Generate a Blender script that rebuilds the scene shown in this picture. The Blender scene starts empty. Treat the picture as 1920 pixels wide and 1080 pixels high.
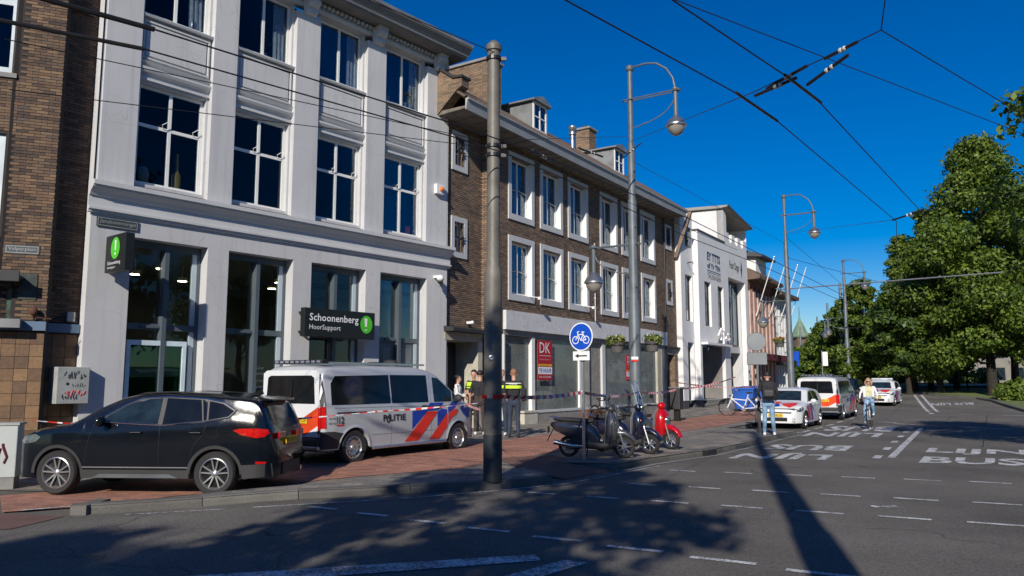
import bpy, bmesh, math, random
import numpy as np
from mathutils import Vector, Matrix
R = math.radians
sc = bpy.context.scene
col = sc.collection
rnd = random.Random(7)

# ------------------------------------------------------------- camera, sky, sun
cd = bpy.data.cameras.new("camera"); cam = bpy.data.objects.new("camera", cd); col.objects.link(cam)
cd.sensor_width = 36; cd.lens = 1460/1920*36; cd.clip_start = .1; cd.clip_end = 3000
cam.location = (0, 0, 1.75); cam.rotation_euler = (R(90)+math.atan(175/1460), 0, 0)
sc.camera = cam
SUN_EL, SUN_AZ = R(27), R(15)            # light travels 15 deg right of the view, 27 deg down
world = bpy.data.worlds.new("World"); sc.world = world; world.use_nodes = True
wn = world.node_tree.nodes; wl = world.node_tree.links; wn.clear()
sky = wn.new("ShaderNodeTexSky"); sky.sky_type = 'NISHITA'; sky.sun_disc = False
sky.sun_elevation = SUN_EL; sky.sun_rotation = math.pi+SUN_AZ
sky.air_density = 1.0; sky.dust_density = .25; sky.ozone_density = 4.0; sky.altitude = 200
hs = wn.new("ShaderNodeHueSaturation"); hs.inputs["Saturation"].default_value = 1.6; hs.inputs["Hue"].default_value = .514
bg = wn.new("ShaderNodeBackground"); bg.inputs["Strength"].default_value = .092
wo = wn.new("ShaderNodeOutputWorld")
wl.new(sky.outputs[0], hs.inputs["Color"]); wl.new(hs.outputs[0], bg.inputs[0]); wl.new(bg.outputs[0], wo.inputs[0])
sd = bpy.data.lights.new("sun", 'SUN'); sun = bpy.data.objects.new("sun", sd); col.objects.link(sun)
sd.energy = 4.9; sd.angle = R(.6); sd.color = (1, .92, .80)
sun.rotation_euler = (math.pi/2-SUN_EL, 0, -SUN_AZ)
sc.view_settings.view_transform = 'Standard'; sc.view_settings.look = 'None'
sc.view_settings.exposure = 0.0; sc.view_settings.gamma = 1; sc.view_settings.use_curve_mapping = False
sc.cycles.max_bounces = 6; sc.cycles.transparent_max_bounces = 12

# ------------------------------------------------------------- materials
MATS = {}
def rgb(c): return (c[0], c[1], c[2], 1)
def node_mat(name):
    m = bpy.data.materials.new(name); m.use_nodes = True; n = m.node_tree.nodes; n.clear()
    o = n.new("ShaderNodeOutputMaterial"); b = n.new("ShaderNodeBsdfPrincipled")
    m.node_tree.links.new(b.outputs[0], o.inputs[0]); MATS[name] = m
    return m, n, m.node_tree.links, b
def mix(n, l, fac, a, b, bt='MIX'):
    x = n.new("ShaderNodeMix"); x.data_type = 'RGBA'; x.blend_type = bt
    for s, v in (("Factor", fac), ("A", a), ("B", b)):
        i = [q for q in x.inputs if q.name == s and (q.type == 'RGBA' or s == "Factor" and q.type == 'VALUE')][0]
        if hasattr(v, 'links'): l.new(v, i)
        else: i.default_value = v if not isinstance(v, tuple) else rgb(v)
    return [q for q in x.outputs if q.type == 'RGBA'][0]
def ramp(n, l, src, stops):
    r = n.new("ShaderNodeValToRGB"); e = r.color_ramp.elements
    while len(e) < len(stops): e.new(.5)
    for i, (p, c) in enumerate(stops):
        e[i].position = p; e[i].color = rgb(c) if isinstance(c, tuple) else (c, c, c, 1)
    l.new(src, r.inputs[0]); return r.outputs[0]
def noise(n, l, vec, scale, detail=4, rough=.55):
    t = n.new("ShaderNodeTexNoise"); t.inputs["Scale"].default_value = scale; t.inputs["Detail"].default_value = detail
    t.inputs["Roughness"].default_value = rough
    if vec is not None: l.new(vec, t.inputs["Vector"])
    return t.outputs[0]
def coords(n): return n.new("ShaderNodeTexCoord").outputs["Object"]
def geo(n): return n.new("ShaderNodeNewGeometry").outputs["Position"]
def bumpn(n, l, b, h, strength, dist=.01):
    u = n.new("ShaderNodeBump"); u.inputs["Strength"].default_value = strength; u.inputs["Distance"].default_value = dist
    l.new(h, u.inputs["Height"]); l.new(u.outputs[0], b.inputs["Normal"])
def M(name, c, rough=.6, met=0, var=.18, scale=1.7, bump=.15, bscale=45, coat=0, dirt=0, emit=0, streak=0, spec=.5, bdist=.01):
    """plain surface: colour with slow stains and fine grain"""
    m, n, l, b = node_mat(name)
    g = geo(n)
    n1 = noise(n, l, g, scale, 5); n2 = noise(n, l, g, bscale, 3)
    lo = tuple(max(0, v*(1-var)) for v in c); hi = tuple(min(1, v*(1+var)) for v in c)
    cc = ramp(n, l, n1, [(.3, lo), (.7, hi)])
    if dirt:
        d = noise(n, l, g, scale*3.1, 6, .7)
        dm = ramp(n, l, d, [(.5, 0.0), (.68, 1.0)])
        mm = n.new("ShaderNodeMath"); mm.operation = 'MULTIPLY'; mm.inputs[1].default_value = dirt; l.new(dm, mm.inputs[0])
        cc = mix(n, l, mm.outputs[0], cc, tuple(v*.45 for v in c))
    if streak:   # rain streaks running down the wall, fading patches
        sp = n.new("ShaderNodeVectorMath"); sp.operation = 'MULTIPLY'; sp.inputs[1].default_value = (5.5, 5.5, .28); l.new(g, sp.inputs[0])
        st = noise(n, l, sp.outputs[0], 1.0, 6, .65); sm_ = ramp(n, l, st, [(.50, 0.0), (.72, 1.0)])
        m3 = n.new("ShaderNodeMath"); m3.operation = 'MULTIPLY'; m3.inputs[1].default_value = streak; l.new(sm_, m3.inputs[0]); cc = mix(n, l, m3.outputs[0], cc, tuple(v*.5 for v in c))
        cr = n.new("ShaderNodeTexVoronoi"); cr.feature = 'DISTANCE_TO_EDGE'; cr.inputs["Scale"].default_value = .45
        wv_ = n.new("ShaderNodeVectorMath"); wv_.operation = 'MULTIPLY_ADD'; wv_.inputs[1].default_value = (1.2,)*3; nv = n.new("ShaderNodeTexNoise"); nv.inputs["Scale"].default_value = 1.4; l.new(g, nv.inputs["Vector"]); l.new(nv.outputs["Color"], wv_.inputs[0]); l.new(g, wv_.inputs[2]); l.new(wv_.outputs[0], cr.inputs["Vector"])
        cc = mix(n, l, ramp(n, l, cr.outputs["Distance"], [(0, .35), (.004, 0.0)]), cc, tuple(v*.35 for v in c))
    l.new(cc, b.inputs["Base Color"])
    rr = n.new("ShaderNodeMapRange"); l.new(n2, rr.inputs[0]); rr.inputs[3].default_value = max(.02, rough-.08); rr.inputs[4].default_value = min(1, rough+.08)
    l.new(rr.outputs[0], b.inputs["Roughness"])
    b.inputs["Metallic"].default_value = met; b.inputs["Coat Weight"].default_value = coat; b.inputs["Coat Roughness"].default_value = .04
    b.inputs["Specular IOR Level"].default_value = spec
    if bump: bumpn(n, l, b, n2, bump, bdist)
    if emit:
        b.inputs["Emission Color"].default_value = rgb(c); b.inputs["Emission Strength"].default_value = emit
    return m
def glass(name, tint, refl=1.0, rough=.015, dust=None):
    m, n, l, b = node_mat(name); n.remove(b)
    o = [q for q in n if q.type == 'OUTPUT_MATERIAL'][0]
    t = n.new("ShaderNodeBsdfTransparent"); t.inputs[0].default_value = rgb(tint)
    g = n.new("ShaderNodeBsdfGlossy"); g.inputs["Roughness"].default_value = rough; g.inputs["Color"].default_value = (.9, .95, 1, 1)
    f = n.new("ShaderNodeFresnel"); f.inputs[0].default_value = 1.5
    nz = noise(n, l, geo(n), .9, 2)
    u = n.new("ShaderNodeBump"); u.inputs["Strength"].default_value = .12; u.inputs["Distance"].default_value = .02
    l.new(nz, u.inputs["Height"]); l.new(u.outputs[0], g.inputs["Normal"])
    k = n.new("ShaderNodeMath"); k.operation = 'MULTIPLY_ADD'; k.inputs[1].default_value = 1.1*refl; k.inputs[2].default_value = .03*refl; l.new(f.outputs[0], k.inputs[0])
    s = n.new("ShaderNodeMixShader"); l.new(k.outputs[0], s.inputs[0]); l.new(t.outputs[0], s.inputs[1]); l.new(g.outputs[0], s.inputs[2]); l.new(s.outputs[0], o.inputs[0])
    if dust:
        d = n.new("ShaderNodeBsdfDiffuse"); d.inputs[0].default_value = rgb(dust); s2 = n.new("ShaderNodeMixShader")
        q = noise(n, l, geo(n), 1.1, 6, .7); l.new(ramp(n, l, q, [(.3, .30), (.7, .62)]), s2.inputs[0]); l.new(s.outputs[0], s2.inputs[1]); l.new(d.outputs[0], s2.inputs[2]); l.new(s2.outputs[0], o.inputs[0])
    return m
def brick(name, c1, c2, mortar, bw=.215, bh=.064, ms=.006, vert=False, dark=.5):
    m, n, l, b = node_mat(name)
    s = n.new("ShaderNodeSeparateXYZ"); l.new(coords(n), s.inputs[0])
    a = n.new("ShaderNodeMath"); a.operation = 'ADD'; l.new(s.outputs[0], a.inputs[0]); l.new(s.outputs[1], a.inputs[1])
    cmb = n.new("ShaderNodeCombineXYZ"); l.new(a.outputs[0], cmb.inputs[0]); l.new(s.outputs[1] if vert else s.outputs[2], cmb.inputs[1])
    if vert: l.new(s.outputs[0], cmb.inputs[0])
    t = n.new("ShaderNodeTexBrick"); l.new(cmb.outputs[0], t.inputs["Vector"])
    t.inputs["Scale"].default_value = 1; t.inputs["Brick Width"].default_value = bw; t.inputs["Row Height"].default_value = bh
    t.inputs["Mortar Size"].default_value = ms; t.inputs["Mortar Smooth"].default_value = .15
    t.inputs["Color1"].default_value = rgb(c1); t.inputs["Color2"].default_value = rgb(c2); t.inputs["Mortar"].default_value = rgb(mortar)
    big = noise(n, l, cmb.outputs[0], .9, 4); fine = noise(n, l, cmb.outputs[0], 38, 3)
    c = mix(n, l, .6, t.outputs[0], ramp(n, l, big, [(.3, (dark,)*3), (.7, (1.15,)*3)]), 'MULTIPLY')
    # single bricks picked out darker or more orange
    v = n.new("ShaderNodeTexWhiteNoise"); v.noise_dimensions = '2D'
    sn = n.new("ShaderNodeVectorMath"); sn.operation = 'SNAP'; sn.inputs[1].default_value = (bw, bh, 1); l.new(cmb.outputs[0], sn.inputs[0]); l.new(sn.outputs[0], v.inputs[0])
    c = mix(n, l, .75, c, ramp(n, l, v.outputs[0], [(0, (.55, .55, .6)), (.5, (1, 1, 1)), (1, (1.35, 1.2, 1.05))]), 'MULTIPLY')
    c = mix(n, l, .3, c, ramp(n, l, fine, [(.3, (.6,)*3), (.7, (1.2,)*3)]), 'MULTIPLY')
    l.new(c, b.inputs["Base Color"]); b.inputs["Roughness"].default_value = .85
    inv = n.new("ShaderNodeMath"); inv.operation = 'MULTIPLY_ADD'; inv.inputs[1].default_value = -1; inv.inputs[2].default_value = 1; l.new(t.outputs[1], inv.inputs[0])
    ad = n.new("ShaderNodeMath"); ad.operation = 'MULTIPLY_ADD'; ad.inputs[1].default_value = .35; l.new(fine, ad.inputs[0]); l.new(inv.outputs[0], ad.inputs[2])
    bumpn(n, l, b, ad.outputs[0], .7, .012)
    return m
def island_mat(name, stops, rough=.85, bump=.5, bscale=30):
    """pieces laid one by one: each its own shade"""
    m, n, l, b = node_mat(name)
    oi = n.new("ShaderNodeObjectInfo"); ge = n.new("ShaderNodeNewGeometry")
    a = n.new("ShaderNodeMath"); a.operation = 'ADD'; l.new(oi.outputs["Random"], a.inputs[0]); l.new(ge.outputs["Random Per Island"], a.inputs[1])
    f = n.new("ShaderNodeMath"); f.operation = 'FRACT'; l.new(a.outputs[0], f.inputs[0])
    c = ramp(n, l, f.outputs[0], stops)
    g = ge.outputs["Position"]; fine = noise(n, l, g, bscale, 4); big = noise(n, l, g, 2.2, 4)
    c = mix(n, l, .5, c, ramp(n, l, fine, [(.3, (.65,)*3), (.7, (1.25,)*3)]), 'MULTIPLY')
    c = mix(n, l, .5, c, ramp(n, l, big, [(.3, (.65,)*3), (.7, (1.2,)*3)]), 'MULTIPLY')
    l.new(c, b.inputs["Base Color"]); b.inputs["Roughness"].default_value = rough
    bumpn(n, l, b, fine, bump, .01)
    return m
def leafmat(name, stops, trans=.25):
    m, n, l, b = node_mat(name); ge = n.new("ShaderNodeNewGeometry")
    nz = noise(n, l, ge.outputs["Position"], .8, 3)
    a = n.new("ShaderNodeMath"); a.operation = 'MULTIPLY_ADD'; a.inputs[1].default_value = .5; l.new(nz, a.inputs[0])
    h = n.new("ShaderNodeMath"); h.operation = 'MULTIPLY'; h.inputs[1].default_value = .5; l.new(ge.outputs["Random Per Island"], h.inputs[0]); l.new(h.outputs[0], a.inputs[2])
    c = ramp(n, l, a.outputs[0], stops); l.new(c, b.inputs["Base Color"]); b.inputs["Roughness"].default_value = .55
    o = [q for q in n if q.type == 'OUTPUT_MATERIAL'][0]
    t = n.new("ShaderNodeBsdfTranslucent"); l.new(c, t.inputs[0]); s = n.new("ShaderNodeMixShader"); s.inputs[0].default_value = trans
    l.new(b.outputs[0], s.inputs[1]); l.new(t.outputs[0], s.inputs[2]); l.new(s.outputs[0], o.inputs[0])
    return m
def asphalt(name, c, patch=.34, bs=130):
    m, n, l, b = node_mat(name); g = geo(n)
    a = noise(n, l, g, bs, 2, .7); big = noise(n, l, g, .35, 5, .6); mid = noise(n, l, g, 26, 4, .7)
    v = n.new("ShaderNodeTexVoronoi"); v.inputs["Scale"].default_value = 55; l.new(g, v.inputs["Vector"])
    cc = ramp(n, l, a, [(.28, tuple(x*.42 for x in c)), (.5, c), (.74, tuple(min(1, x*2.3) for x in c))])
    cc = mix(n, l, .8, cc, ramp(n, l, big, [(.3, (1-patch,)*3), (.7, (1+patch,)*3)]), 'MULTIPLY')
    cc = mix(n, l, .5, cc, ramp(n, l, mid, [(.3, (.6,)*3), (.7, (1.4,)*3)]), 'MULTIPLY')
    cc = mix(n, l, .5, cc, ramp(n, l, v.outputs["Color"], [(.15, (.6,)*3), (.5, (1.,)*3), (.9, (1.5,)*3)]), 'MULTIPLY')
    # tarred hairline cracks
    wv = n.new("ShaderNodeTexVoronoi"); wv.feature = 'DISTANCE_TO_EDGE'; wv.inputs["Scale"].default_value = .16
    wr = n.new("ShaderNodeVectorMath"); wr.operation = 'MULTIPLY_ADD'; wr.inputs[1].default_value = (1.6,)*3
    nzv = n.new("ShaderNodeTexNoise"); nzv.inputs["Scale"].default_value = .7; l.new(g, nzv.inputs["Vector"])
    l.new(nzv.outputs["Color"], wr.inputs[0]); l.new(g, wr.inputs[2]); l.new(wr.outputs[0], wv.inputs["Vector"])
    cc = mix(n, l, ramp(n, l, wv.outputs["Distance"], [(.0, .55), (.0035, 0.0)]), cc, tuple(x*.3 for x in c))
    l.new(cc, b.inputs["Base Color"]); b.inputs["Roughness"].default_value = .93; b.inputs["Specular IOR Level"].default_value = .2
    bumpn(n, l, b, a, .55, .012)
    return m
def paintmat(name, c, wear=.5):
    """road paint, worn through in places"""
    m, n, l, b = node_mat(name); g = geo(n)
    a = noise(n, l, g, 30, 5, .75); q = noise(n, l, g, 3, 3)
    s = n.new("ShaderNodeMath"); s.operation = 'MULTIPLY_ADD'; s.inputs[1].default_value = .4; l.new(q, s.inputs[0]); l.new(a, s.inputs[2])
    k = ramp(n, l, s.outputs[0], [(.5+.12*wear, 0.0), (.62+.12*wear+.1, 1.0)])
    l.new(mix(n, l, k, c, (.09, .09, .095)), b.inputs["Base Color"]); b.inputs["Roughness"].default_value = .75
    bumpn(n, l, b, a, .3, .004); return m

plaster = M('white_plaster', (.545, .55, .56), .85, var=.05, scale=.5, bump=.12, bscale=30, dirt=.10, streak=.3)
trimw = M('white_trim', (.55, .56, .57), .6, var=.05, scale=1, bump=.05, dirt=.08)
jambw = M('window_white', (.78, .78, .76), .45, var=.04, bump=.03)
frame_g = M('grey_blue_frame', (.085, .11, .13), .4, var=.08, bump=.03)
frame_lt = M('pale_frame', (.42, .5, .56), .4, var=.06, bump=.03)
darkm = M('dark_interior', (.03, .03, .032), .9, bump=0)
roomm = M('room_wall', (.2, .2, .19), .9, bump=0)
ceilm = M('room_ceiling', (.4, .4, .38), .9, bump=0)
lampm = M('warm_ceiling_lamp', (1, .85, .6), .5, emit=16, bump=0)
winglass = glass('window_glass', (.50, .56, .60), .6)
upglass = glass('upper_glass', (.66, .71, .76), .28)
dusty = glass('dusty_shop_glass', (.70, .74, .74), .4, dust=(.30, .33, .315))
shopglass = glass('shop_glass', (.74, .78, .78), .36)
brick2 = brick('brown_brick', (.33, .225, .145), (.19, .135, .10), (.045, .04, .037), ms=.010)
brick0b = brick('dark_brown_brick', (.15, .095, .065), (.10, .07, .055), (.03, .027, .025))
brickpale = brick('pale_brick', (.27, .19, .12), (.20, .14, .10), (.12, .11, .09))
brickpink = brick('red_brick', (.32, .13, .10), (.24, .10, .08), (.2, .17, .15))
piecem = island_mat('laid_brick', [(0, (.06, .042, .036)), (.3, (.11, .072, .05)), (.6, (.16, .10, .062)), (.85, (.21, .135, .08)), (1, (.09, .07, .06))])
tilem = island_mat('brown_tile', [(0, (.09, .05, .03)), (.35, (.16, .09, .045)), (.7, (.24, .14, .065)), (1, (.12, .07, .04))], .55, .6, 14)
kerbm = island_mat('kerb_stone', [(0, (.10, .10, .095)), (.5, (.135, .13, .12)), (1, (.17, .165, .15))], .9, .7, 40)
mortar = M('mortar', (.035, .03, .028), .95)
asph = asphalt('asphalt', (.130, .122, .110))
pavem = brick('paving_slab', (.26, .245, .22), (.21, .195, .175), (.10, .09, .08), .3, .3, .006, True, .6)
redm = brick('red_paver', (.43, .215, .155), (.37, .18, .13), (.24, .125, .095), .21, .07, .005, True, .65)
greyslab = M('grey_concrete', (.24, .24, .235), .9, var=.15, bump=.3, dirt=.3)
wpaint = paintmat('road_paint', (.74, .75, .76), .9)
wpaint2 = paintmat('worn_road_paint', (.75, .77, .8), .6)
grassm = M('dry_grass', (.13, .17, .05), .95, var=.4, scale=2.5, bump=.8, bscale=60)
rooft = M('roof_tile', (.12, .085, .065), .8, var=.3, bump=.3)
roofred = M('red_roof_tile', (.26, .09, .05), .8, var=.3, bump=.3)
zinc = M('zinc_sheet', (.23, .24, .245), .55, .3, var=.25, scale=2.4, bump=.1)
fasc = M('grey_fascia', (.33, .34, .35), .6, var=.1)
soff = M('weathered_soffit', (.16, .145, .12), .8, var=.3, scale=4)
polem = M('galvanised_pole', (.11, .13, .147), .5, .1, var=.2, scale=3, bump=.1)
polebig = M('painted_tram_pole', (.15, .14, .12), .55, .1, var=.25, scale=2.5, bump=.15, dirt=.3)
poledk = M('dark_pole_sleeve', (.035, .045, .05), .6, .2, var=.2, bump=.1)
steel = M('brushed_steel', (.5, .51, .52), .35, .9, var=.1, bump=.05)
blackm = M('black_metal', (.015, .015, .016), .4, var=.1, bump=.03)
rubber = M('tyre_rubber', (.022, .022, .023), .85, var=.2, bump=.2)
blackpl = M('black_plastic', (.03, .031, .033), .6, var=.15, bump=.1)
silver = M('silver_alloy', (.55, .56, .57), .28, .85, var=.06, bump=.02)
darkalloy = M('dark_hub', (.05, .05, .055), .5, .5)
white = M('white_gloss', (.75, .76, .77), .35, var=.03, bump=.02)
carblack = M('black_car_paint', (.004, .006, .010), .16, 0, var=.1, bump=0, coat=.25, spec=.4)
carsilver = M('silver_van_paint', (.50, .52, .56), .32, .2, var=.04, bump=0, coat=.6)
carwhite = M('white_car_paint', (.70, .72, .74), .3, 0, var=.03, bump=0, coat=.7)
carglass = M('tinted_car_glass', (.008, .010, .012), .06, 0, var=.3, scale=4, bump=0, spec=.45)
carglass2 = M('blue_tinted_glass', (.015, .026, .034), .06, 0, var=.5, scale=3, bump=0, spec=.5)
polred = M('signal_red', (.68, .035, .02), .4, var=.05, bump=0)
polblue = M('police_blue', (.01, .045, .38), .4, var=.05, bump=0)
lampred = M('red_tail_light', (.5, .006, .006), .15, var=.3, scale=30, bump=0, coat=1)
lampclr = M('clear_headlight', (.13, .15, .17), .1, .5, var=.3, scale=25, bump=0, coat=1)
orange = M('orange_reflector', (.75, .2, .03), .3, bump=0)
yellow = M('yellow_plate', (.75, .5, .02), .5, bump=0, var=.05)
ink = M('black_lettering', (.015, .015, .018), .6, bump=0)
lettw = M('white_lettering', (.82, .83, .84), .5, bump=0, var=.03)
signblk = M('black_sign_board', (.012, .014, .014), .45, var=.1, bump=.03)
signgrn = M('bright_green_disc', (.07, .52, .02), .4, var=.08, bump=0)
signblue = M('traffic_blue', (.005, .07, .48), .35, var=.05, bump=0)
signgrey = M('sign_back_grey', (.17, .185, .20), .5, .4, var=.1, bump=.03)
placard = M('dark_name_plate', (.05, .06, .065), .5, bump=.03)
nameborder = M('name_plate_edge', (.35, .37, .38), .5, bump=.03)
postred = M('crimson_poster', (.42, .008, .02), .5, bump=0, var=.05)
cabgrey = M('grey_cabinet', (.36, .38, .37), .6, var=.1, scale=4, bump=.08, dirt=.35)
bandblue = M('blue_grey_band', (.10, .16, .25), .5, var=.1, bump=.05)
wood = M('varnished_door', (.09, .035, .015), .35, var=.3, scale=5)
curtain = M('pale_curtain', (.72, .72, .70), .9, var=.2, scale=9)
greenpanel = M('green_shop_panel', (.02, .22, .13), .6, bump=0)
bark = M('dark_bark', (.028, .023, .018), .95, var=.35, scale=8, bump=1, bscale=18, bdist=.04)
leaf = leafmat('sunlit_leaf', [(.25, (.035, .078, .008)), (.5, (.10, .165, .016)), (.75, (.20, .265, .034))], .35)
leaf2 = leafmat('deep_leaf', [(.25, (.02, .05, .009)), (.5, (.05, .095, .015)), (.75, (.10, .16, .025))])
flower = leafmat('basket_leaf', [(.25, (.05, .09, .02)), (.5, (.12, .16, .03)), (.75, (.22, .24, .06))])
petal = leafmat('basket_flower', [(.25, (.5, .15, .03)), (.75, (.7, .35, .05))])
skin = M('skin', (.55, .30, .22), .5, var=.06, bump=0)
hairdk = M('dark_hair', (.015, .011, .009), .6, bump=.3)
hairbl = M('blonde_hair', (.40, .27, .14), .6, bump=.3)
hairgr = M('short_grey_brown_hair', (.30, .15, .09), .7, bump=.3)
cloth_blk = M('black_cloth', (.02, .02, .024), .9, var=.3, scale=12, bump=.3)
cloth_navy = M('navy_trousers', (.03, .04, .07), .9, var=.3, scale=10, bump=.3)
cloth_brn = M('dark_brown_trousers', (.05, .04, .038), .9, var=.3, scale=10, bump=.3)
cloth_wht = M('white_cloth', (.7, .7, .7), .9, var=.12, scale=9, bump=.3)
denim = M('light_denim', (.22, .36, .52), .9, var=.25, scale=11, bump=.3)
hivis = M('fluorescent_yellow', (.55, .85, .03), .6, bump=.05)
shirt_y = M('pale_yellow_top', (.62, .6, .36), .9, var=.1, bump=.2)
shoew = M('white_shoe', (.72, .73, .74), .6, bump=.1)
bluebin = M('blue_container', (.01, .09, .42), .45, var=.12, bump=.05)
scooterdk = M('graphite_scooter_paint', (.075, .077, .085), .28, .3, bump=0, coat=.8)
scooterbl = M('midnight_scooter_paint', (.012, .014, .035), .25, .2, bump=0, coat=.8)
scooterred = M('red_scooter_paint', (.52, .004, .01), .25, .1, bump=0, coat=.8)
chrome = M('chrome', (.7, .7, .7), .12, 1, bump=0, var=.05)
turretg = M('copper_green_roof', (.17, .24, .16), .7, var=.3, scale=.8)

# ------------------------------------------------------------- mesh and object helpers
class MB:
    """collects shapes, then becomes ONE mesh object"""
    def __init__(s): s.v = []; s.f = []; s.m = []; s.mi = 0
    def add(s, vs, fs):
        k = len(s.v); s.v += [tuple(v) for v in vs]; s.f += [tuple(i+k for i in f) for f in fs]; s.m += [s.mi]*len(fs); return s
    def box(s, x0, x1, y0, y1, z0, z1, T=None):
        p = [(x, y, z) for z in (z0, z1) for y in (y0, y1) for x in (x0, x1)]
        if T: p = [T(*q) if callable(T) else T @ Vector(q) for q in p]
        return s.add(p, [(0, 2, 3, 1), (4, 5, 7, 6), (0, 1, 5, 4), (2, 6, 7, 3), (0, 4, 6, 2), (1, 3, 7, 5)])
    def quad(s, a, b, c, d): return s.add([a, b, c, d], [(0, 1, 2, 3)])
    def tube(s, pts, r, seg=8, cap=True):
        pts = [Vector(p) for p in pts]; n = len(pts); rr = r if isinstance(r, (list, tuple)) else [r]*n
        vs = []; up = None
        for i, p in enumerate(pts):
            t = (pts[min(i+1, n-1)]-pts[max(i-1, 0)]).normalized()
            if up is None: up = Vector((0, 0, 1)) if abs(t.z) < .9 else Vector((1, 0, 0))
            a = t.cross(up).normalized(); b = a.cross(t).normalized(); up = b
            for j in range(seg):
                an = 2*math.pi*j/seg; vs.append(p+(a*math.cos(an)+b*math.sin(an))*rr[i])
        fs = [(i*seg+j, i*seg+(j+1) % seg, (i+1)*seg+(j+1) % seg, (i+1)*seg+j) for i in range(n-1) for j in range(seg)]
        if cap: fs += [tuple(range(seg-1, -1, -1)), tuple((n-1)*seg+j for j in range(seg))]
        return s.add(vs, fs)
    def lathe(s, prof, seg=16, T=None, cap=True):
        """prof: (radius, height) along local z"""
        vs = [(r*math.cos(2*math.pi*j/seg), r*math.sin(2*math.pi*j/seg), z) for r, z in prof for j in range(seg)]
        if T: vs = [T(*q) if callable(T) else T @ Vector(q) for q in vs]
        fs = [(i*seg+j, i*seg+(j+1) % seg, (i+1)*seg+(j+1) % seg, (i+1)*seg+j) for i in range(len(prof)-1) for j in range(seg)]
        if not cap or prof[0] == prof[-1]: return s.add(vs, fs)
        if prof[0][0] > 1e-4: fs.append(tuple(range(seg-1, -1, -1)))
        if prof[-1][0] > 1e-4: fs.append(tuple((len(prof)-1)*seg+j for j in range(seg)))
        return s.add(vs, fs)
    def ball(s, c, r, seg=12, rings=8):
        if not isinstance(r, (tuple, list)): r = (r, r, r)
        pr = [(math.sin(math.pi*i/rings), -math.cos(math.pi*i/rings)) for i in range(rings+1)]
        return s.lathe(pr, seg, lambda x, y, z: (c[0]+x*r[0], c[1]+y*r[1], c[2]+z*r[2]))
    def prism(s, prof, a, b, axis='x'):
        """closed 2-D profile swept from a to b; axis x: profile is (y,z), y: (x,z), z: (x,y)"""
        def P(u, v, t): return (t, u, v) if axis == 'x' else (u, t, v) if axis == 'y' else (u, v, t)
        n = len(prof); vs = [P(u, v, a) for u, v in prof]+[P(u, v, b) for u, v in prof]
        return s.add(vs, [tuple(range(n-1, -1, -1)), tuple(range(n, 2*n))]+[(i, (i+1) % n, n+(i+1) % n, n+i) for i in range(n)])
    def mesh(s, name, mats, smooth=False, fix=True):
        me = bpy.data.meshes.new(name); me.from_pydata(s.v, [], s.f)
        for m in mats: me.materials.append(m)
        if len(mats) > 1: me.polygons.foreach_set("material_index", s.m)
        if fix:
            bm = bmesh.new(); bm.from_mesh(me); bmesh.ops.recalc_face_normals(bm, faces=bm.faces); bm.to_mesh(me); bm.free()
        if smooth:
            me.polygons.foreach_set("use_smooth", [True]*len(me.polygons)); me.set_sharp_from_angle(angle=R(38))
        me.update(); return me
    def build(s, name, mat, parent=None, smooth=False, bevel=0, fix=True):
        mats = mat if isinstance(mat, (list, tuple)) else [mat]
        return obj(name, s.mesh(name, mats, smooth, fix), parent, bevel)
def obj(name, me, parent=None, bevel=0):
    o = bpy.data.objects.new(name, me); col.objects.link(o)
    if parent: o.parent = parent
    if bevel:
        b = o.modifiers.new("bevel", 'BEVEL'); b.width = bevel; b.segments = 2; b.limit_method = 'ANGLE'; b.angle_limit = R(40)
    return o
def tag(o, label=None, cat=None, group=None, kind=None):
    if label: o['label'] = label
    if cat: o['category'] = cat
    if group: o['group'] = group
    if kind: o['kind'] = kind
    return o
def empty(name, loc=(0, 0, 0), rz=0, label=None, cat=None, group=None):
    o = bpy.data.objects.new(name, None); col.objects.link(o); o.location = loc; o.rotation_euler = (0, 0, rz)
    o.empty_display_size = .2
    return tag(o, label, cat, group)
def copy_tree(o, parent=None):
    c = o.copy(); col.objects.link(c)
    if parent: c.parent = parent
    for ch in list(o.children): copy_tree(ch, c)
    return c
def sm(t): t = max(0., min(1., t)); return t*t*(3-2*t)
BF = None
def text_geo(txt, size=1, ax='LEFT', bold=0, res=2, extr=0):
    c = bpy.data.curves.new("t", 'FONT'); c.body = txt; c.size = size; c.align_x = ax; c.resolution_u = res; c.offset = bold; c.extrude = extr; c.space_character = 1.02
    o = bpy.data.objects.new("t", c); col.objects.link(o)
    dg = bpy.context.evaluated_depsgraph_get(); me = o.evaluated_get(dg).to_mesh()
    v = [tuple(q.co) for q in me.vertices]; f = [tuple(p.vertices) for p in me.polygons]
    o.evaluated_get(dg).to_mesh_clear(); bpy.data.objects.remove(o); bpy.data.curves.remove(c)
    return v, f
def lettering(name, txt, width, height, T, mat, parent, bold=0, smallcaps=False):
    """text fitted to width x height, mapped by T(x, y) -> point"""
    v, f = text_geo(txt, 1, 'LEFT', bold)
    xs = [p[0] for p in v]; ys = [p[1] for p in v]
    x0, x1, y0, y1 = min(xs), max(xs), min(ys), max(ys)
    mb = MB(); mb.add([T((p[0]-x0)/(x1-x0)*width, (p[1]-y0)/(y1-y0)*height) for p in v], f)
    return mb.build(name, mat, parent, fix=False)

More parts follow.
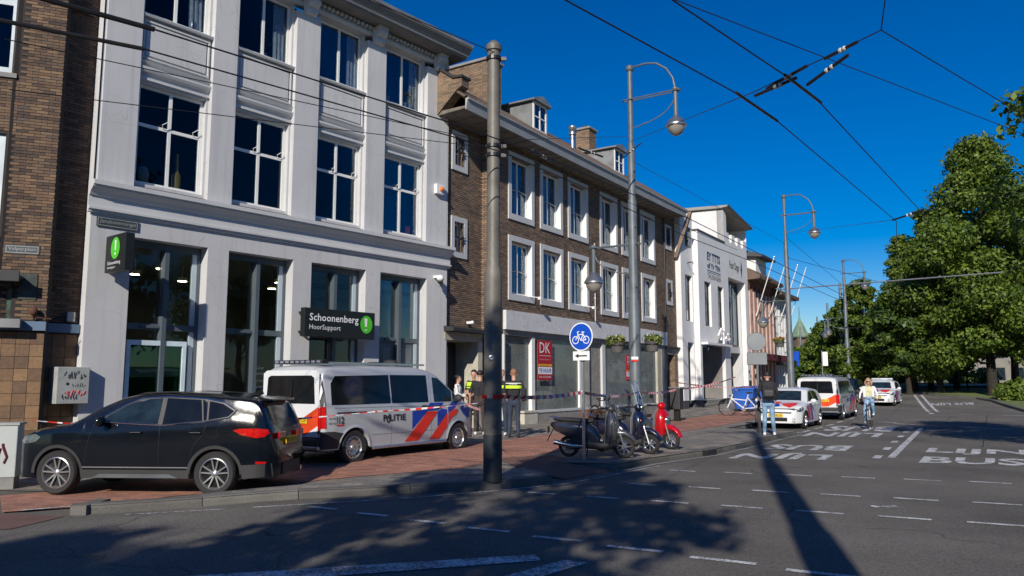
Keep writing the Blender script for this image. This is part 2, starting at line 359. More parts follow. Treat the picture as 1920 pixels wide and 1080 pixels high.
# ------------------------------------------------------------- the lie of the land
SD = (math.sin(R(32.7)), math.cos(R(32.7))); SN = (SD[1], -SD[0])      # along the street, and across it to the right
def rise(Y): return float(np.interp(Y, [34, 40, 46, 52, 58, 64, 75, 100, 160, 400], [0, .07, .22, .50, .78, .92, 1.06, 1.22, 1.36, 1.5]))
def road_z(X, Y): return rise(Y) - .04*sm((-3.5-X)/2)
KERB = [(2.1, 15.75), (2.9, 16.9), (4.75, 18.95), (6.3, 21.25), (7.75, 23.6), (9.35, 26.0)]
def kdist(X, Y):
    """metres behind the kerb line of the street (left of it)"""
    dx, dy = X-2.4, Y-16.1
    return -(dx*.80-dy*.60)
def pave_z(X, Y):
    q = X*.57+Y*.82; d = kdist(X, Y)
    return road_z(X, Y)+.012+.118*sm((q-7.5)/5)+.10*sm((d-1.5)/4.5)*sm((q-7)/4)
def sheet(name, poly, zf, mat, step=.8, parent=None):
    bm = bmesh.new(); vs = [bm.verts.new((x, y, 0)) for x, y in poly]; bm.faces.new(vs)
    xs = [p[0] for p in poly]; ys = [p[1] for p in poly]
    def cut(co, no): bmesh.ops.bisect_plane(bm, geom=bm.verts[:]+bm.edges[:]+bm.faces[:], plane_co=co, plane_no=no, dist=1e-5)
    if step:
        x = math.floor(min(xs)/step)*step+step
        while x < max(xs): cut((x, 0, 0), (1, 0, 0)); x += step
        y = math.floor(min(ys)/step)*step+step
        while y < max(ys): cut((0, y, 0), (0, 1, 0)); y += step*(1 if y < 60 else 3)
    for v in bm.verts: v.co.z = zf(v.co.x, v.co.y)
    bmesh.ops.triangulate(bm, faces=[f for f in bm.faces if len(f.verts) > 4])
    for f in bm.faces:
        f.normal_update()
        if f.normal.z < 0: f.normal_flip()
    me = bpy.data.meshes.new(name); bm.to_mesh(me); bm.free(); me.materials.append(mat)
    return obj(name, me, parent)
def grid_ground(name, mat, zf, xs, ys):
    v = [(x, y, zf(x, y)) for y in ys for x in xs]; n = len(xs)
    f = [(j*n+i, j*n+i+1, (j+1)*n+i+1, (j+1)*n+i) for j in range(len(ys)-1) for i in range(n-1)]
    me = bpy.data.meshes.new(name); me.from_pydata(v, [], f); me.materials.append(mat); return obj(name, me)
gx = [-600, -300, -120, -60, -30, -15]+[x*.75 for x in range(-14, 40)]+[32, 40, 50, 70, 100, 160, 300, 600]
gy = [-300, -100, -40, -15, -5]+[y*1.0 for y in range(0, 80)]+[84, 90, 100, 115, 130, 160, 220, 400, 900]
road = tag(grid_ground('road', asph, road_z, gx, gy), kind='structure')
F1O = (-2.02, 24.55); F1A = 39.33; F2O = (.92, 28.85); F2A = 32.73
def fpt(O, A, s, o=0):
    a = R(A); return (O[0]+math.sin(a)*s+math.cos(a)*o, O[1]+math.cos(a)*s-math.sin(a)*o)
bayline = [(7.35, 27.2), (19.5, 46.3), (30.5, 63.5), (48, 92), (80, 145)]
pave_poly = [(-40, 13.4), (-9.2, 13.2), (-6.9, 12.9), (-6.6, 11.7), (-5.9, 11.45), (-5.3, 12.2), (-2.9, 13.75), (-1.0, 14.75), (.3, 14.75), (.2, 15.5), (.1, 16.25), (1.35, 15.9)]+KERB+bayline+[
    (70, 150), (25, 75), fpt(F2O, F2A, 26, -.5), fpt(F2O, F2A, 14, -1), fpt(F2O, F2A, -6, -1), fpt(F1O, F1A, -11, -1), (-11, 16.5), (-40, 26)]
pavement = tag(sheet('pavement', pave_poly, lambda x, y: pave_z(x, y), pavem, .9), kind='structure')
red_poly = [(-6.95, 10.9), (-7.98, 12.43), (-7.66, 12.67), (-6.7, 13.9), (-5.2, 15.0), (-.24, 20.7), (1.76, 24.1), (6.38, 30.95), (10.5, 38), (18, 50), (20, 48.6), (12, 36.4), (7.54, 28.4), (4.73, 24.1), (1.3, 18.6), (-.05, 16.5), (-1.0, 14.85), (-2.9, 13.85), (-5.3, 12.3), (-5.95, 11.4)]
cyc = tag(sheet('cycle_path', red_poly, lambda x, y: max(pave_z(x, y), road_z(x, y)+.006)+.010, redm, .7), kind='structure')
exitp = tag(sheet('cycle_path_exit', [(-.3, 16.6), (.15, 14.72), (.45, 14.70), (.95, 14.25), (2.05, 15.75), (1.35, 15.9), (.9, 17.4)], lambda x, y: max(road_z(x, y)+.012, pave_z(x, y)+.016 if kdist(x, y) > 1.2 else road_z(x, y)+.012+.12*sm(kdist(x, y)/1.2)), M('dark_red_asphalt', (.16, .085, .07), .95, bump=.5, bscale=120), .4), kind='structure')
# paver island that carries the tram pole, edged with long kerb stones
isl = [(-5.95, 10.75), (-4.4, 11.35), (-3.2, 11.95), (-1.6, 12.55), (-.17, 13.05), (.45, 13.55), (.72, 14.15), (.3, 14.75), (-1.0, 14.75), (-2.9, 13.75), (-5.3, 12.2), (-5.9, 11.45)]
BACK = [(-5.9, 11.45), (-5.3, 12.2), (-2.9, 13.75), (-1.0, 14.75), (.3, 14.75), (.72, 14.15)]
def seg_d(x, y, a, b):
    dx, dy = b[0]-a[0], b[1]-a[1]; t = max(0, min(1, ((x-a[0])*dx+(y-a[1])*dy)/(dx*dx+dy*dy))); return math.hypot(x-a[0]-t*dx, y-a[1]-t*dy)
def isl_z(x, y):
    t = sm(min(seg_d(x, y, a, b) for a, b in zip(BACK[:4], BACK[1:5]))/.7); r_ = road_z(x, y); return pave_z(x, y)*(1-t)+(r_+.118)*t
island = tag(sheet('pavement_island', isl, isl_z, pavem, .4), kind='structure')
def kerb_run(parent, pts, w=.22, h=.13, length=1.0, side=1, zf=None, gap=.012):
    """stones laid end to end along a line; each a part"""
    for a, b in zip(pts[:-1], pts[1:]):
        d = math.dist(a, b); n = max(1, round(d/length)); ux, uy = (b[0]-a[0])/d, (b[1]-a[1])/d; nx, ny = -uy*side, ux*side
        for i in range(n):
            s0, s1 = d*i/n+gap/2, d*(i+1)/n-gap/2
            c = (a[0]+ux*(s0+s1)/2, a[1]+uy*(s0+s1)/2); hh = h+rnd.uniform(-.004, .006)
            def T(x, y, z, s0=s0, s1=s1):
                return (a[0]+ux*x+nx*y, a[1]+uy*x+ny*y, z+(zf or road_z)(a[0]+ux*x, a[1]+uy*x))
            m = MB()
            pr = [(0, -.1), (w, -.1), (w, hh), (.035, hh), (.01, hh-.02), (0, hh-.05)]
            vs = [T(s0, y, z) for y, z in pr]+[T(s1, y, z) for y, z in pr]; k = len(pr)
            m.add(vs, [tuple(range(k-1, -1, -1)), tuple(range(k, 2*k))]+[(i2, (i2+1) % k, k+(i2+1) % k, k+i2) for i2 in range(k)])
            m.build('kerb_stone', kerbm, parent)
kerb_run(island, [(-5.95, 11.4), (-5.95, 10.75), (-4.4, 11.35), (-3.2, 11.95), (-1.6, 12.55), (-.17, 13.05), (.45, 13.55), (.72, 14.15)], length=1.3)
kerb_run(pavement, [(.1, 16.3), (1.35, 15.95)]+KERB+[(8.5, 26.5), (7.35, 27.2), (13.4, 36.8), (19.5, 46.3)], length=1.0)
# red verge strip with white hatching where the path meets the road on the left
tag(sheet('kerb_verge', [(-12, 9.2), (-6.1, 9.75), (-5.95, 10.65), (-6.95, 10.85), (-12, 10.6)], lambda x, y: road_z(x, y)+.008, M('verge_brick', (.14, .075, .065), .95, bump=.4), 1), kind='structure')
def flat(parent, poly, mat, name='road_marking', dz=.008, zf=road_z):
    m = MB(); m.add([(x, y, zf(x, y)+dz) for x, y in poly], [tuple(range(len(poly)))]); return m.build(name, mat, parent, fix=False)
def strip(parent, a, b, w, mat=wpaint, name='road_marking', dz=.008, zf=road_z):
    d = math.dist(a, b); n = max(1, int(d/3)); ux, uy = (b[0]-a[0])/d, (b[1]-a[1])/d; m = MB(); vs = []
    for i in range(n+1):
        x, y = a[0]+(b[0]-a[0])*i/n, a[1]+(b[1]-a[1])*i/n
        for k in (-w/2, w/2): vs.append((x-uy*k, y+ux*k, zf(x, y)+dz))
    m.add(vs, [(2*i+1, 2*i, 2*i+2, 2*i+3) for i in range(n)]); return m.build(name, mat, parent, fix=False)
# four rows of short crossing dashes, across the street
rows = [((-2.63, 11.1), (2.85, 7.37), 8), ((.46, 12.52), (5.97, 9.86), 7), ((2.22, 13.57), (6.97, 11.48), 6), ((3.35, 15.6), (8.3, 13.82), 6)]
for a, b, n in rows:
    for i in range(-1 if n == 6 else 0, n+3):
        t = i/(n-1); c = (a[0]+(b[0]-a[0])*t, a[1]+(b[1]-a[1])*t); L = .25+.012*i
        if i < 0: continue
        an = R(118); u = (math.sin(an), math.cos(an))
        strip(road, (c[0]-u[0]*L, c[1]-u[1]*L), (c[0]+u[0]*L, c[1]+u[1]*L), .10, name='crossing_dash')
# bus lane lettering
def ground_text(txt, O, along, up, W, Hh, bold=.03):
    # letters built of painted bars with gaps, as stencilled on the carriageway
    v, f = text_geo(txt, 1, 'LEFT', bold); xs = [p[0] for p in v]; ys = [p[1] for p in v]; x0, x1, y0, y1 = min(xs), max(xs), min(ys), max(ys)
    a, u = R(along), R(up); A = (math.sin(a), math.cos(a)); U = (math.sin(u), math.cos(u)); m = MB(); vs = []
    for p in v:
        x = (p[0]-x0)/(x1-x0)*W; y = (p[1]-y0)/(y1-y0)*Hh; X = O[0]+A[0]*x+U[0]*y; Y = O[1]+A[1]*x+U[1]*y
        vs.append((X, Y, road_z(X, Y)+.009))
    m.add(vs, f); return m.build('lane_lettering', wpaint, road, fix=False)
ground_text('BUS', (8.75, 17.1), 108, 31.5, 2.05, 1.72)
ground_text('LIJN', (10.0, 19.25), 107, 31.5, 2.25, 1.9)
ground_text('BUS', (9.3, 21.55), 285, 210, 2.05, 1.8)
ground_text('LIJN', (7.9, 19.3), 280, 210, 2.1, 1.8)
ground_text('BUS', (14.9, 30.5), 285, 210, 2.3, 3.4)
ground_text('LIJN', (12.9, 27.3), 282, 210, 2.3, 2.8)
ground_text('BUS LIJN', (29.6, 50.6), 255, 208, 3.2, 2.6)
# lane lines
strip(road, (8.72, 18.25), (15.4, 29.7), .16, name='lane_line')
for i in range(6):
    t = i/5; a = (8.3+6.5*t, 18.1+11.3*t); strip(road, a, (a[0]+.42, a[1]+.72), .17, name='lane_dash')
strip(road, (22.3, 42.2), (30.6, 60), .16, name='lane_line'); strip(road, (22.75, 42.1), (31.1, 60), .16, name='lane_line')
for a, b in (((15.95, 34.2), (16.4, 33.5)), ((15.9, 32.9), (16.25, 31.9)), ((17.2, 30.2), (18.3, 28.9)), ((21.6, 40.6), (21.9, 41.2)), ((22.7, 40.2), (23.4, 39.9)), ((24.4, 39.2), (25.6, 38.6)), ((27, 38), (28.5, 37.2))):
    strip(road, a, b, .22, name='lane_dash')
for a, b in (((9.95, 26.75), (9.75, 27.35)), ((10.05, 27.3), (10.7, 28.35)), ((11.2, 29.2), (11.95, 30.4)), ((12.5, 31.3), (13.2, 32.4)), ((13.8, 33.5), (14.5, 34.6)), ((15.4, 36), (16.2, 37.3))):
    strip(road, a, b, .12, name='bay_dash')
flat(road, [(-3.38, 7.15), (.23, 8.16), (.29, 7.90), (-2.1, 7.12)], wpaint2, 'give_way_line')
flat(road, [(-.2, 7.15), (.52, 7.92), (.74, 7.80), (.16, 7.15)], wpaint2, 'give_way_line')
edge = [(-5.2, 10.75), (-3.03, 11.38), (-1.67, 11.93), (-.17, 12.85), (.85, 13.6), (1.5, 14.4), (2.3, 15.5), (3.08, 16.5)]
for a, b in zip(edge[:-1], edge[1:]): strip(road, a, b, .05, wpaint2, 'edge_line', .009)
strip(cyc, (-6.75, 10.97), (-6.2, 11.35), .07, name='path_line', dz=.022, zf=lambda x, y: max(pave_z(x, y), road_z(x, y)+.006))
# gutter edge: pale strip along the kerb
for a, b in zip(KERB[:-1], KERB[1:]): strip(road, (a[0]+.12, a[1]-.12), (b[0]+.12, b[1]-.12), .11, greyslab, 'gutter_strip', .012)
# small cycle symbol by the crossing
strip(road, (5.1, 11.2), (5.42, 11.26), .05, name='cycle_symbol'); flat(road, [(5.08+.05*math.cos(t*.7), 11.19+.09*math.sin(t*.7)) for t in range(9)], wpaint, 'cycle_symbol', .012)
strip(road, (5.2, 11.12), (5.38, 11.12), .06, name='cycle_symbol', dz=.012)
# storm drain in the kerb
m = MB(); m.box(-.28, .28, -.03, .1, .01, .14)
dr = m.build('kerb_drain', blackm, pavement); dr.location = (4.72, 18.82, 0); dr.rotation_euler = (0, 0, R(52))
# park side: raised lawn behind a kerb
PK = [(19, 20), (24.2, 33.5), (26.5, 40.2), (28.6, 45), (30.8, 50.5), (31.3, 53), (30.6, 57), (30.6, 62), (35, 74), (45, 92), (75, 140)]
park = tag(sheet('park_lawn', PK+[(260, 300), (260, 10), (30, 5)], lambda x, y: road_z(x, y)+.13+.25*sm((y-50)/30), grassm, 6), kind='structure')
kerb_run(park, PK[:9], w=.25, h=.15, length=1.6, side=-1)
tag(sheet('park_path', [(33, 66), (60, 69.5), (120, 75), (120, 82), (50, 76), (37, 72)], lambda x, y: road_z(x, y)+.42, M('gravel_path', (.38, .36, .3), .95), 4), kind='structure')

# tar seams
tar = M('tar_seam', (.02, .02, .02), .5)
for a, b in (((13.2, 25.0), (21.5, 38.6)), ((12.6, 21.2), (24.0, 39.8)), ((14.8, 30.0), (17.8, 29.2)), ((17.9, 36.2), (24.6, 34.6))): strip(road, a, b, .022, tar, 'tar_seam', .0065)

# ------------------------------------------------------------- buildings: local x runs along the front, y goes inward, z up
def front(name, O, A, label, cat='building', group=None): return empty(name, (O[0], O[1], 0), R(90-A), label, cat, group)
def wall(m, s0, s1, z0, z1, y=0, ops=(), rev=.3, back=None):
    xs = sorted({s0, s1, *[v for o in ops for v in o[:2]]}); zs = sorted({z0, z1, *[v for o in ops for v in o[2:4]]})
    xs = [x for x in xs if s0 <= x <= s1]; zs = [z for z in zs if z0 <= z <= z1]
    for a, b in zip(xs[:-1], xs[1:]):
        for c, d in zip(zs[:-1], zs[1:]):
            if any(o[0] < (a+b)/2 < o[1] and o[2] < (c+d)/2 < o[3] for o in ops): continue
            m.quad((a, y, c), (b, y, c), (b, y, d), (a, y, d))
    for o in ops:
        a, b, c, d = o[:4]; r = y+rev
        m.quad((a, y, c), (a, y, d), (a, r, d), (a, r, c)); m.quad((b, y, d), (b, y, c), (b, r, c), (b, r, d))
        m.quad((a, y, d), (b, y, d), (b, r, d), (a, r, d)); m.quad((b, y, c), (a, y, c), (a, r, c), (b, r, c))
    return m
def room(parent, s0, s1, z0, z1, y0, y1, mat=None, ceil=None, name='room'):
    m = MB(); m.mi = 0
    m.quad((s0, y1, z0), (s1, y1, z0), (s1, y1, z1), (s0, y1, z1)); m.quad((s0, y0, z0), (s0, y1, z0), (s0, y1, z1), (s0, y0, z1))
    m.quad((s1, y1, z0), (s1, y0, z0), (s1, y0, z1), (s1, y1, z1)); m.quad((s0, y0, z0), (s1, y0, z0), (s1, y1, z0), (s0, y1, z0))
    m.mi = 1; m.quad((s0, y1, z1), (s1, y1, z1), (s1, y0, z1), (s0, y0, z1))
    return m.build(name, [mat or roomm, ceil or ceilm], parent, fix=False)
def window(parent, s0, s1, z0, z1, y, fw=.07, fmat=None, bars=(), rails=(), bw=.045, gmat=None, dep=.07, name='window', pname='pane'):
    """frame with its bars; every light of glass a sub-part"""
    m = MB(); q = .5*dep
    m.box(s0, s0+fw, y-q, y+q, z0, z1); m.box(s1-fw, s1, y-q, y+q, z0, z1)
    m.box(s0+fw, s1-fw, y-q, y+q, z0, z0+fw); m.box(s0+fw, s1-fw, y-q, y+q, z1-fw, z1)
    bx = [s0+(s1-s0)*t for t in bars]; rz = [z0+(z1-z0)*t for t in rails]
    for x in bx: m.box(x-bw/2, x+bw/2, y-q*.8, y+q*.8, z0+fw, z1-fw)
    for z in rz:
        e = [s0+fw]+[v for x in bx for v in (x-bw/2, x+bw/2)]+[s1-fw]
        for a, b in zip(e[::2], e[1::2]): m.box(a, b, y-q*.7, y+q*.7, z-bw/2, z+bw/2)
    w = m.build(name, fmat or jambw, parent)
    ex = [s0+fw]+[v for x in bx for v in (x-bw/2, x+bw/2)]+[s1-fw]; ez = [z0+fw]+[v for z in rz for v in (z-bw/2, z+bw/2)]+[z1-fw]
    for a, b in zip(ex[::2], ex[1::2]):
        for c, d in zip(ez[::2], ez[1::2]):
            kx, kz = rnd.uniform(-.007, .007), rnd.uniform(-.007, .007)      # no pane sits dead true in its rebate
            g = MB(); g.box(a, b, y-.004, y+.004, c, d, lambda X, Y, Z: (X, Y+kx*(X-a)/(b-a)+kz*(Z-c)/(d-c), Z)); g.build(pname, gmat or winglass, w)
    return w
def bld_text(name, txt, parent, s, z, w, h, y, mat, bold=0): return lettering(name, txt, w, h, lambda a, b: (s+a, y, z+b), mat, parent, bold)
def place(root, O, A, s, y, z, rz=0):
    """stand something at (s along the front, y inward, z) of a building"""
    a = R(A); root.location = (O[0]+math.sin(a)*s-math.cos(a)*y, O[1]+math.cos(a)*s+math.sin(a)*y, z); root.rotation_euler = (0, 0, R(90-A)+rz); return root

# ===== white shop building
B1 = front('white_shop_building', F1O, F1A, 'tall white plastered corner shop building with pilasters and four tall shop windows')
G1 = [(-9.98, -8.18), (-7.64, -5.80), (-5.23, -3.37), (-2.83, -.96)]
m = MB(); wall(m, -10.85, -.07, -.2, 5.36, 0, [(a, b, .02, 4.9) for a, b in G1], .30)
m.quad((-.07, 0, -.2), (-.07, 9, -.2), (-.07, 9, 12.2), (-.07, 0, 12.2)); m.quad((-10.85, 9, -.2), (-10.85, 0, -.2), (-10.85, 0, 12.2), (-10.85, 9, 12.2))
m.build('ground_floor_wall', plaster, B1, fix=False)
prof = [(.0, 5.30), (-.06, 5.31), (-.06, 5.36), (-.11, 5.37), (-.11, 5.42), (-.05, 5.43), (-.05, 5.66), (-.09, 5.67), (-.13, 5.74), (-.24, 5.83), (-.24, 5.86), (-.29, 5.87), (-.29, 5.965), (0, 5.985)]
m = MB(); m.prism(prof, -10.85-.09, .02); m.build('string_course', trimw, B1)
P1 = [(-10.78, -9.99), (-8.27, -7.62), (-5.93, -5.15), (-3.48, -2.75), (-1.03, -.09)]
Bx = [(-9.99, -8.27), (-7.62, -5.93), (-5.15, -3.48), (-2.75, -1.03)]
for a, b in P1:
    m = MB(); m.box(a, b, 0, .32, 5.975, 11.72); m.build('pilaster', plaster, B1, bevel=.012)
m = MB(); m.box(-10.80, -10.78, .02, 6, 5.975, 12.2); m.build('corner_strip', trimw, B1)
m = MB()
for a, b in Bx: wall(m, a, b, 5.975, 11.95, .14, [(a+.06, b-.06, 6.16, 8.50), (a+.06, b-.06, 10.16, 11.86)], .2)
m.build('bay_wall', plaster, B1, fix=False)
for i, (a, b) in enumerate(Bx):
    m = MB(); m.box(a, b, .09, .139, 8.56, 8.62); m.prism([(.139, 8.70), (.0+.06, 8.74), (.03, 8.80), (.03, 8.85), (.139, 8.86)], a, b)
    m.prism([(.139, 8.92), (.08, 8.94), (.05, 9.0), (.139, 9.01)], a, b); m.build('lintel_moulding', trimw, B1)
    m = MB(); m.box(a+.13, b-.13, .105, .139, 9.14, 9.90)
    w_ = .045
    for q in ((a+.05, b-.05, 9.05, 9.05+w_), (a+.05, b-.05, 9.97-w_, 9.97)): m.box(q[0], q[1], .085, .139, q[2], q[3])
    for x in (a+.05, b-.05-w_): m.box(x, x+w_, .085, .139, 9.05+w_, 9.97-w_)
    m.build('spandrel_panel', plaster, B1, bevel=.008)
    m = MB(); m.prism([(.139, 10.03), (.03, 10.04), (.01, 10.09), (.139, 10.13)], a, b); m.build('window_sill', trimw, B1)
    m = MB(); m.prism([(.139, 5.985), (-.04, 5.987), (-.04, 6.03), (.32, 6.15), (.32, 5.985)], a+.04, b-.04); m.build('window_sill', M('brown_sill', (.075, .045, .04), .7) if i == 0 else MATS['brown_sill'], B1)
    W = window(B1, a+.065, b-.065, 6.17, 8.49, .30, .07, jambw, (.5,), (.6,), .075, upglass)
    window(B1, a+.065, b-.065, 10.17, 11.85, .30, .06, jambw, (.5,), (), .075, upglass)
    # window stays seen on the upper lights
    for x in (a+.70, b-.28):
        t = MB(); t.tube([(x, .27, 7.58), (x-.05, .20, 7.64), (x+.08, .19, 7.74)], .010, 5); t.build('window_stay', jambw, W)
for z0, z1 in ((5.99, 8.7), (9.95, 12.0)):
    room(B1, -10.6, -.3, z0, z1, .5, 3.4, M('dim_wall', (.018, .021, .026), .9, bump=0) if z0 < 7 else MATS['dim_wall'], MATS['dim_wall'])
for i in (0, 1, 2, 3):
    a, b = Bx[i]; m = MB(); vs = []
    for k in range(13):
        x = b-.48+.38*k/12; vs += [(x, .38+.02*math.sin(k*1.7), 10.2), (x+.02*(i-2), .38+.02*math.sin(k*1.7), 11.8)]
    m.add(vs, [(2*k, 2*k+2, 2*k+3, 2*k+1) for k in range(12)]); m.build('curtain', curtain, B1, fix=False)
# ground floor glazing
for i, (a, b) in enumerate(G1):
    c = (a+b)/2+.02
    m = MB(); y = .30
    m.box(a, a+.08, y, y+.12, .02, 4.9); m.box(b-.08, b, y, y+.12, .02, 4.9)
    m.box(a+.08, b-.08, y, y+.12, 4.74, 4.9); m.box(a+.08, b-.08, y, y+.12, 2.90, 3.04)
    m.box(a+.08, b-.08, y, y+.12, .02, .16)
    m.box(c-.055, c+.055, y-.12, y+.13, .16, 4.735); m.box(c-.5, c-.06, y-.05, y-.003, 2.94, 3.0)
    w = m.build('shop_window_frame', frame_g, B1, bevel=.006)
    m = MB(); m.box(b-.20, b-.085, y+.02, y+.10, 3.045, 4.735); m.box(b-.20, b-.085, y+.02, y+.10, .165, 2.895); m.build('side_lining', frame_lt, w)
    for x0, x1 in ((a+.08, c-.055), (c+.055, b-.205)):
        for z0, z1 in ((.16, 2.9), (3.04, 4.74)):
            if i == 3 and z1 < 3: continue
            g = MB(); g.box(x0, x1, y+.05, y+.06, z0, z1); g.build('pane', shopglass, w)
# lighter-framed glass door behind the first opening
D = MB(); a, b = G1[0]
D.box(a+.12, a+.21, .20, .285, .1, 2.66); D.box(b-.40, b-.31, .20, .285, .1, 2.66); D.box(a+.21, b-.40, .20, .285, 2.55, 2.66)
dd = D.build('door_frame', M('pale_blue_white_frame', (.6, .72, .78), .4), B1)
g = MB(); g.box(a+.21, b-.40, .24, .25, .1, 2.55); g.build('door_glass', glass('green_tinted_glass', (.35, .75, .6), .7), dd)
m = MB(); m.box(a+.1, b-.3, .8, .85, .1, 2.7); m.build('display_panel', greenpanel, B1)
m = MB(); m.box(a+.3, a+.85, .5, .53, .1, 1.2); m.build('display_poster', M('pale_green_poster', (.3, .55, .42), .6), B1)
# panelled door behind the fourth opening
a, b = G1[3]; m = MB(); m.box(a+.08, -1.95, .34, .4, .16, 2.895); m.box(-1.83, b-.2, .34, .4, .16, 2.895)
dr = m.build('entrance_door', frame_g, B1)
for x0, x1 in ((a+.45, -2.1), (-1.72, b-.3)):
    m = MB(); m.box(x0, x1, .333, .338, .3, 2.75); m.build('door_panel', M('dim_panel', (.14, .16, .17), .4) if 'dim_panel' not in MATS else MATS['dim_panel'], dr)
m = MB(); m.tube([(-2.02, .27, .9), (-2.02, .27, 2.3)], .02, 8); m.build('door_handle', steel, dr)
room(B1, -10.7, -.25, .06, 4.95, .5, 6.5)
for q in ((-9.75, 1.6), (-9.1, 2.6), (-8.45, 1.7), (-8.4, 3.2), (-7.2, 1.6), (-6.3, 2.6), (-6.9, 3.6), (-5.0, 1.8), (-4.3, 3.2)):
    m = MB(); m.lathe([(.09, 4.62), (.13, 4.60), (.13, 4.52)], 14, lambda x, y, z, q=q: (x+q[0], y+q[1], z)); m.tube([(q[0], q[1], 4.62), (q[0], q[1], 4.94)], .012, 5)
    L = m.build('ceiling_lamp', white, B1); g = MB(); g.lathe([(.115, 4.515), (.115, 4.505)], 14, lambda x, y, z, q=q: (x+q[0], y+q[1], z)); g.build('lamp_face', lampm, L)
m = MB(); m.box(-7.5, -7.0, .44, .45, .95, 1.45); m.build('window_poster', M('blue_poster', (.03, .14, .3), .6), B1)
for k, (w_, z) in enumerate(((.22, 2.05), (.3, 1.9), (.42, 1.72), (.45, 1.57), (.3, 1.42), (.45, 1.3), (.42, 1.12), (.36, .98), (.45, .82))):
    bld_text('window_lettering', ['Gehoor', 'specialist', 'in hoorzorg', 'gratis test', 'maandag', 'dinsdag 9-17', 'woensdag', 'vrijdag', 'zaterdag 10-16'][k], B1, -6.55, z, w_, .085, .345, lettw)
# entablature, dentils, consoles, cornice
m = MB(); m.box(-10.85, -.07, .0, .34, 11.955, 12.02); m.box(-10.85, -.07, .03, .34, 12.021, 12.19); m.prism([(.14, 11.87), (.02, 11.88), (-.03, 11.95), (.14, 11.954)], -10.85, -.07); m.build('architrave', plaster, B1)
m = MB(); x = -10.7
while x < -.25: m.box(x, x+.07, -.10, .029, 12.05, 12.13); x += .15
m.build('dentil_row', trimw, B1)
for a, b in P1:
    c = (a+b)/2; m = MB()
    m.prism([(-.002, 11.66), (-.10, 11.68), (-.16, 11.78), (-.12, 11.85), (-.24, 11.92), (-.30, 12.03), (-.25, 12.10), (-.30, 12.12), (-.30, 12.185), (-.002, 12.185)], c-.17, c+.17)
    m.box(c-.21, c+.21, -.04, -.003, 11.70, 12.18)
    k = m.build('console', trimw, B1, bevel=.012)
    g = MB()
    for t in (-.11, -.037, .037, .11): g.ball((c+t, -.27, 11.97), .032, 8, 6)
    for t in (-.11, -.037, .037, .11): g.ball((c+t, -.14, 11.74), .03, 8, 6)
    g.build('console_scroll', trimw, k, smooth=True)
prof = [(.3, 12.19), (-.52, 12.19), (-.54, 12.25), (-.60, 12.26), (-.60, 12.30), (-.66, 12.31), (-.74, 12.44), (-.78, 12.46), (-.78, 12.56), (.3, 12.56)]
m = MB(); m.prism(prof, -11.1, .22); m.build('cornice', M('cornice_timber', (.20, .195, .185), .7, var=.15, dirt=.2), B1)
m = MB(); m.box(-11.1, .223, -.605, -.545, 12.254, 12.305); m.build('cornice_fillet', jambw, B1)
m = MB(); m.prism([(-.80, 12.50), (-.80, 12.60), (-.76, 12.60), (-.76, 12.54), (-.62, 12.54), (-.62, 12.60), (-.60, 12.60), (-.60, 12.50)], -11.1, .25); m.build('gutter', zinc, B1)
m = MB(); m.quad((-11, -.55, 12.56), (.15, -.55, 12.56), (-1.6, 4.5, 15.2), (-9, 4.5, 15.2)); m.quad((.15, -.55, 12.56), (.15, 9, 12.56), (-1.6, 4.5, 15.2), (-1.6, 4.5, 15.2)); m.add([(.15, -.55, 12.56), (.15, 9, 12.56), (-1.6, 4.5, 15.2)], [(0, 1, 2)])
rf = m.build('roof', roofred, B1, fix=False)
m = MB()
for i in range(34):
    x = -10.6+i*.31; t = .0
    m.tube([(x, -.5, 12.60), (x-.05*(i-17)/17, 1.0, 13.38)], .06, 5)
m.build('roof_tile_row', roofred, rf)

# things on and in it
def street_name(txt, parent_front, s, z, w, h, lab, y=-.03):
    t = empty('street_name_sign', label=lab, cat='street sign'); place(t, *parent_front, s, y, z)
    m = MB(); m.box(0, w, 0, .018, 0, h); m.build('plate', placard, t)
    m = MB(); e = .012
    for q in ((.02, w-.02, .02, .02+e), (.02, w-.02, h-.02-e, h-.02)): m.box(q[0], q[1], -.004, -.001, q[2], q[3])
    for x in (.02, w-.02-e): m.box(x, x+e, -.004, -.001, .02+e, h-.02-e)
    m.build('border', nameborder, t)
    lettering('lettering', txt, w-.12, h*.5, lambda a, b: (.06+a, -.004, h*.27+b), nameborder, t)
    return t
street_name('Jansbuitensingel', (F1O, F1A), -10.74, 5.03, .88, .215, 'dark enamel street name plate high at the left end of the white shop building')
fl = empty('projecting_shop_sign', label='black flag sign with green disc sticking out at the white shop corner', cat='shop sign'); place(fl, F1O, F1A, -10.56, 0, 4.02)
m = MB(); m.box(-.0, .19, -1.02, -.12, 0, .78); m.build('sign_box', signblk, fl, bevel=.01)
m = MB(); m.box(.06, .13, -.12, 0, .06, .14); m.box(.06, .13, -.12, 0, .62, .70); m.build('bracket', blackm, fl)
m = MB(); m.add([(-.004, -.58+.20*math.cos(t), .49+.23*math.sin(t)) for t in [2*math.pi*k/28 for k in range(28)]], [tuple(range(28))]); m.build('green_disc', signgrn, fl, fix=False)
m = MB(); m.add([(-.008, -.60-.035, .66), (-.008, -.60+.045, .66), (-.008, -.60+.03, .44), (-.008, -.60-.02, .44)], [(0, 1, 2, 3)])
m.add([(-.008, -.595+.035*math.cos(t), .37+.03*math.sin(t)) for t in [2*math.pi*k/12 for k in range(12)]], [tuple(range(12))]); m.build('exclamation_mark', M('pale_green_mark', (.6, .85, .6), .4), fl, fix=False)
lettering('lettering', 'Schoonenberg', .58, .095, lambda a, b: (-.006, -.88+a, .13+b), lettw, fl)
lettering('lettering', 'HoorSupport', .36, .06, lambda a, b: (-.006, -.88+a, .055+b), lettw, fl)
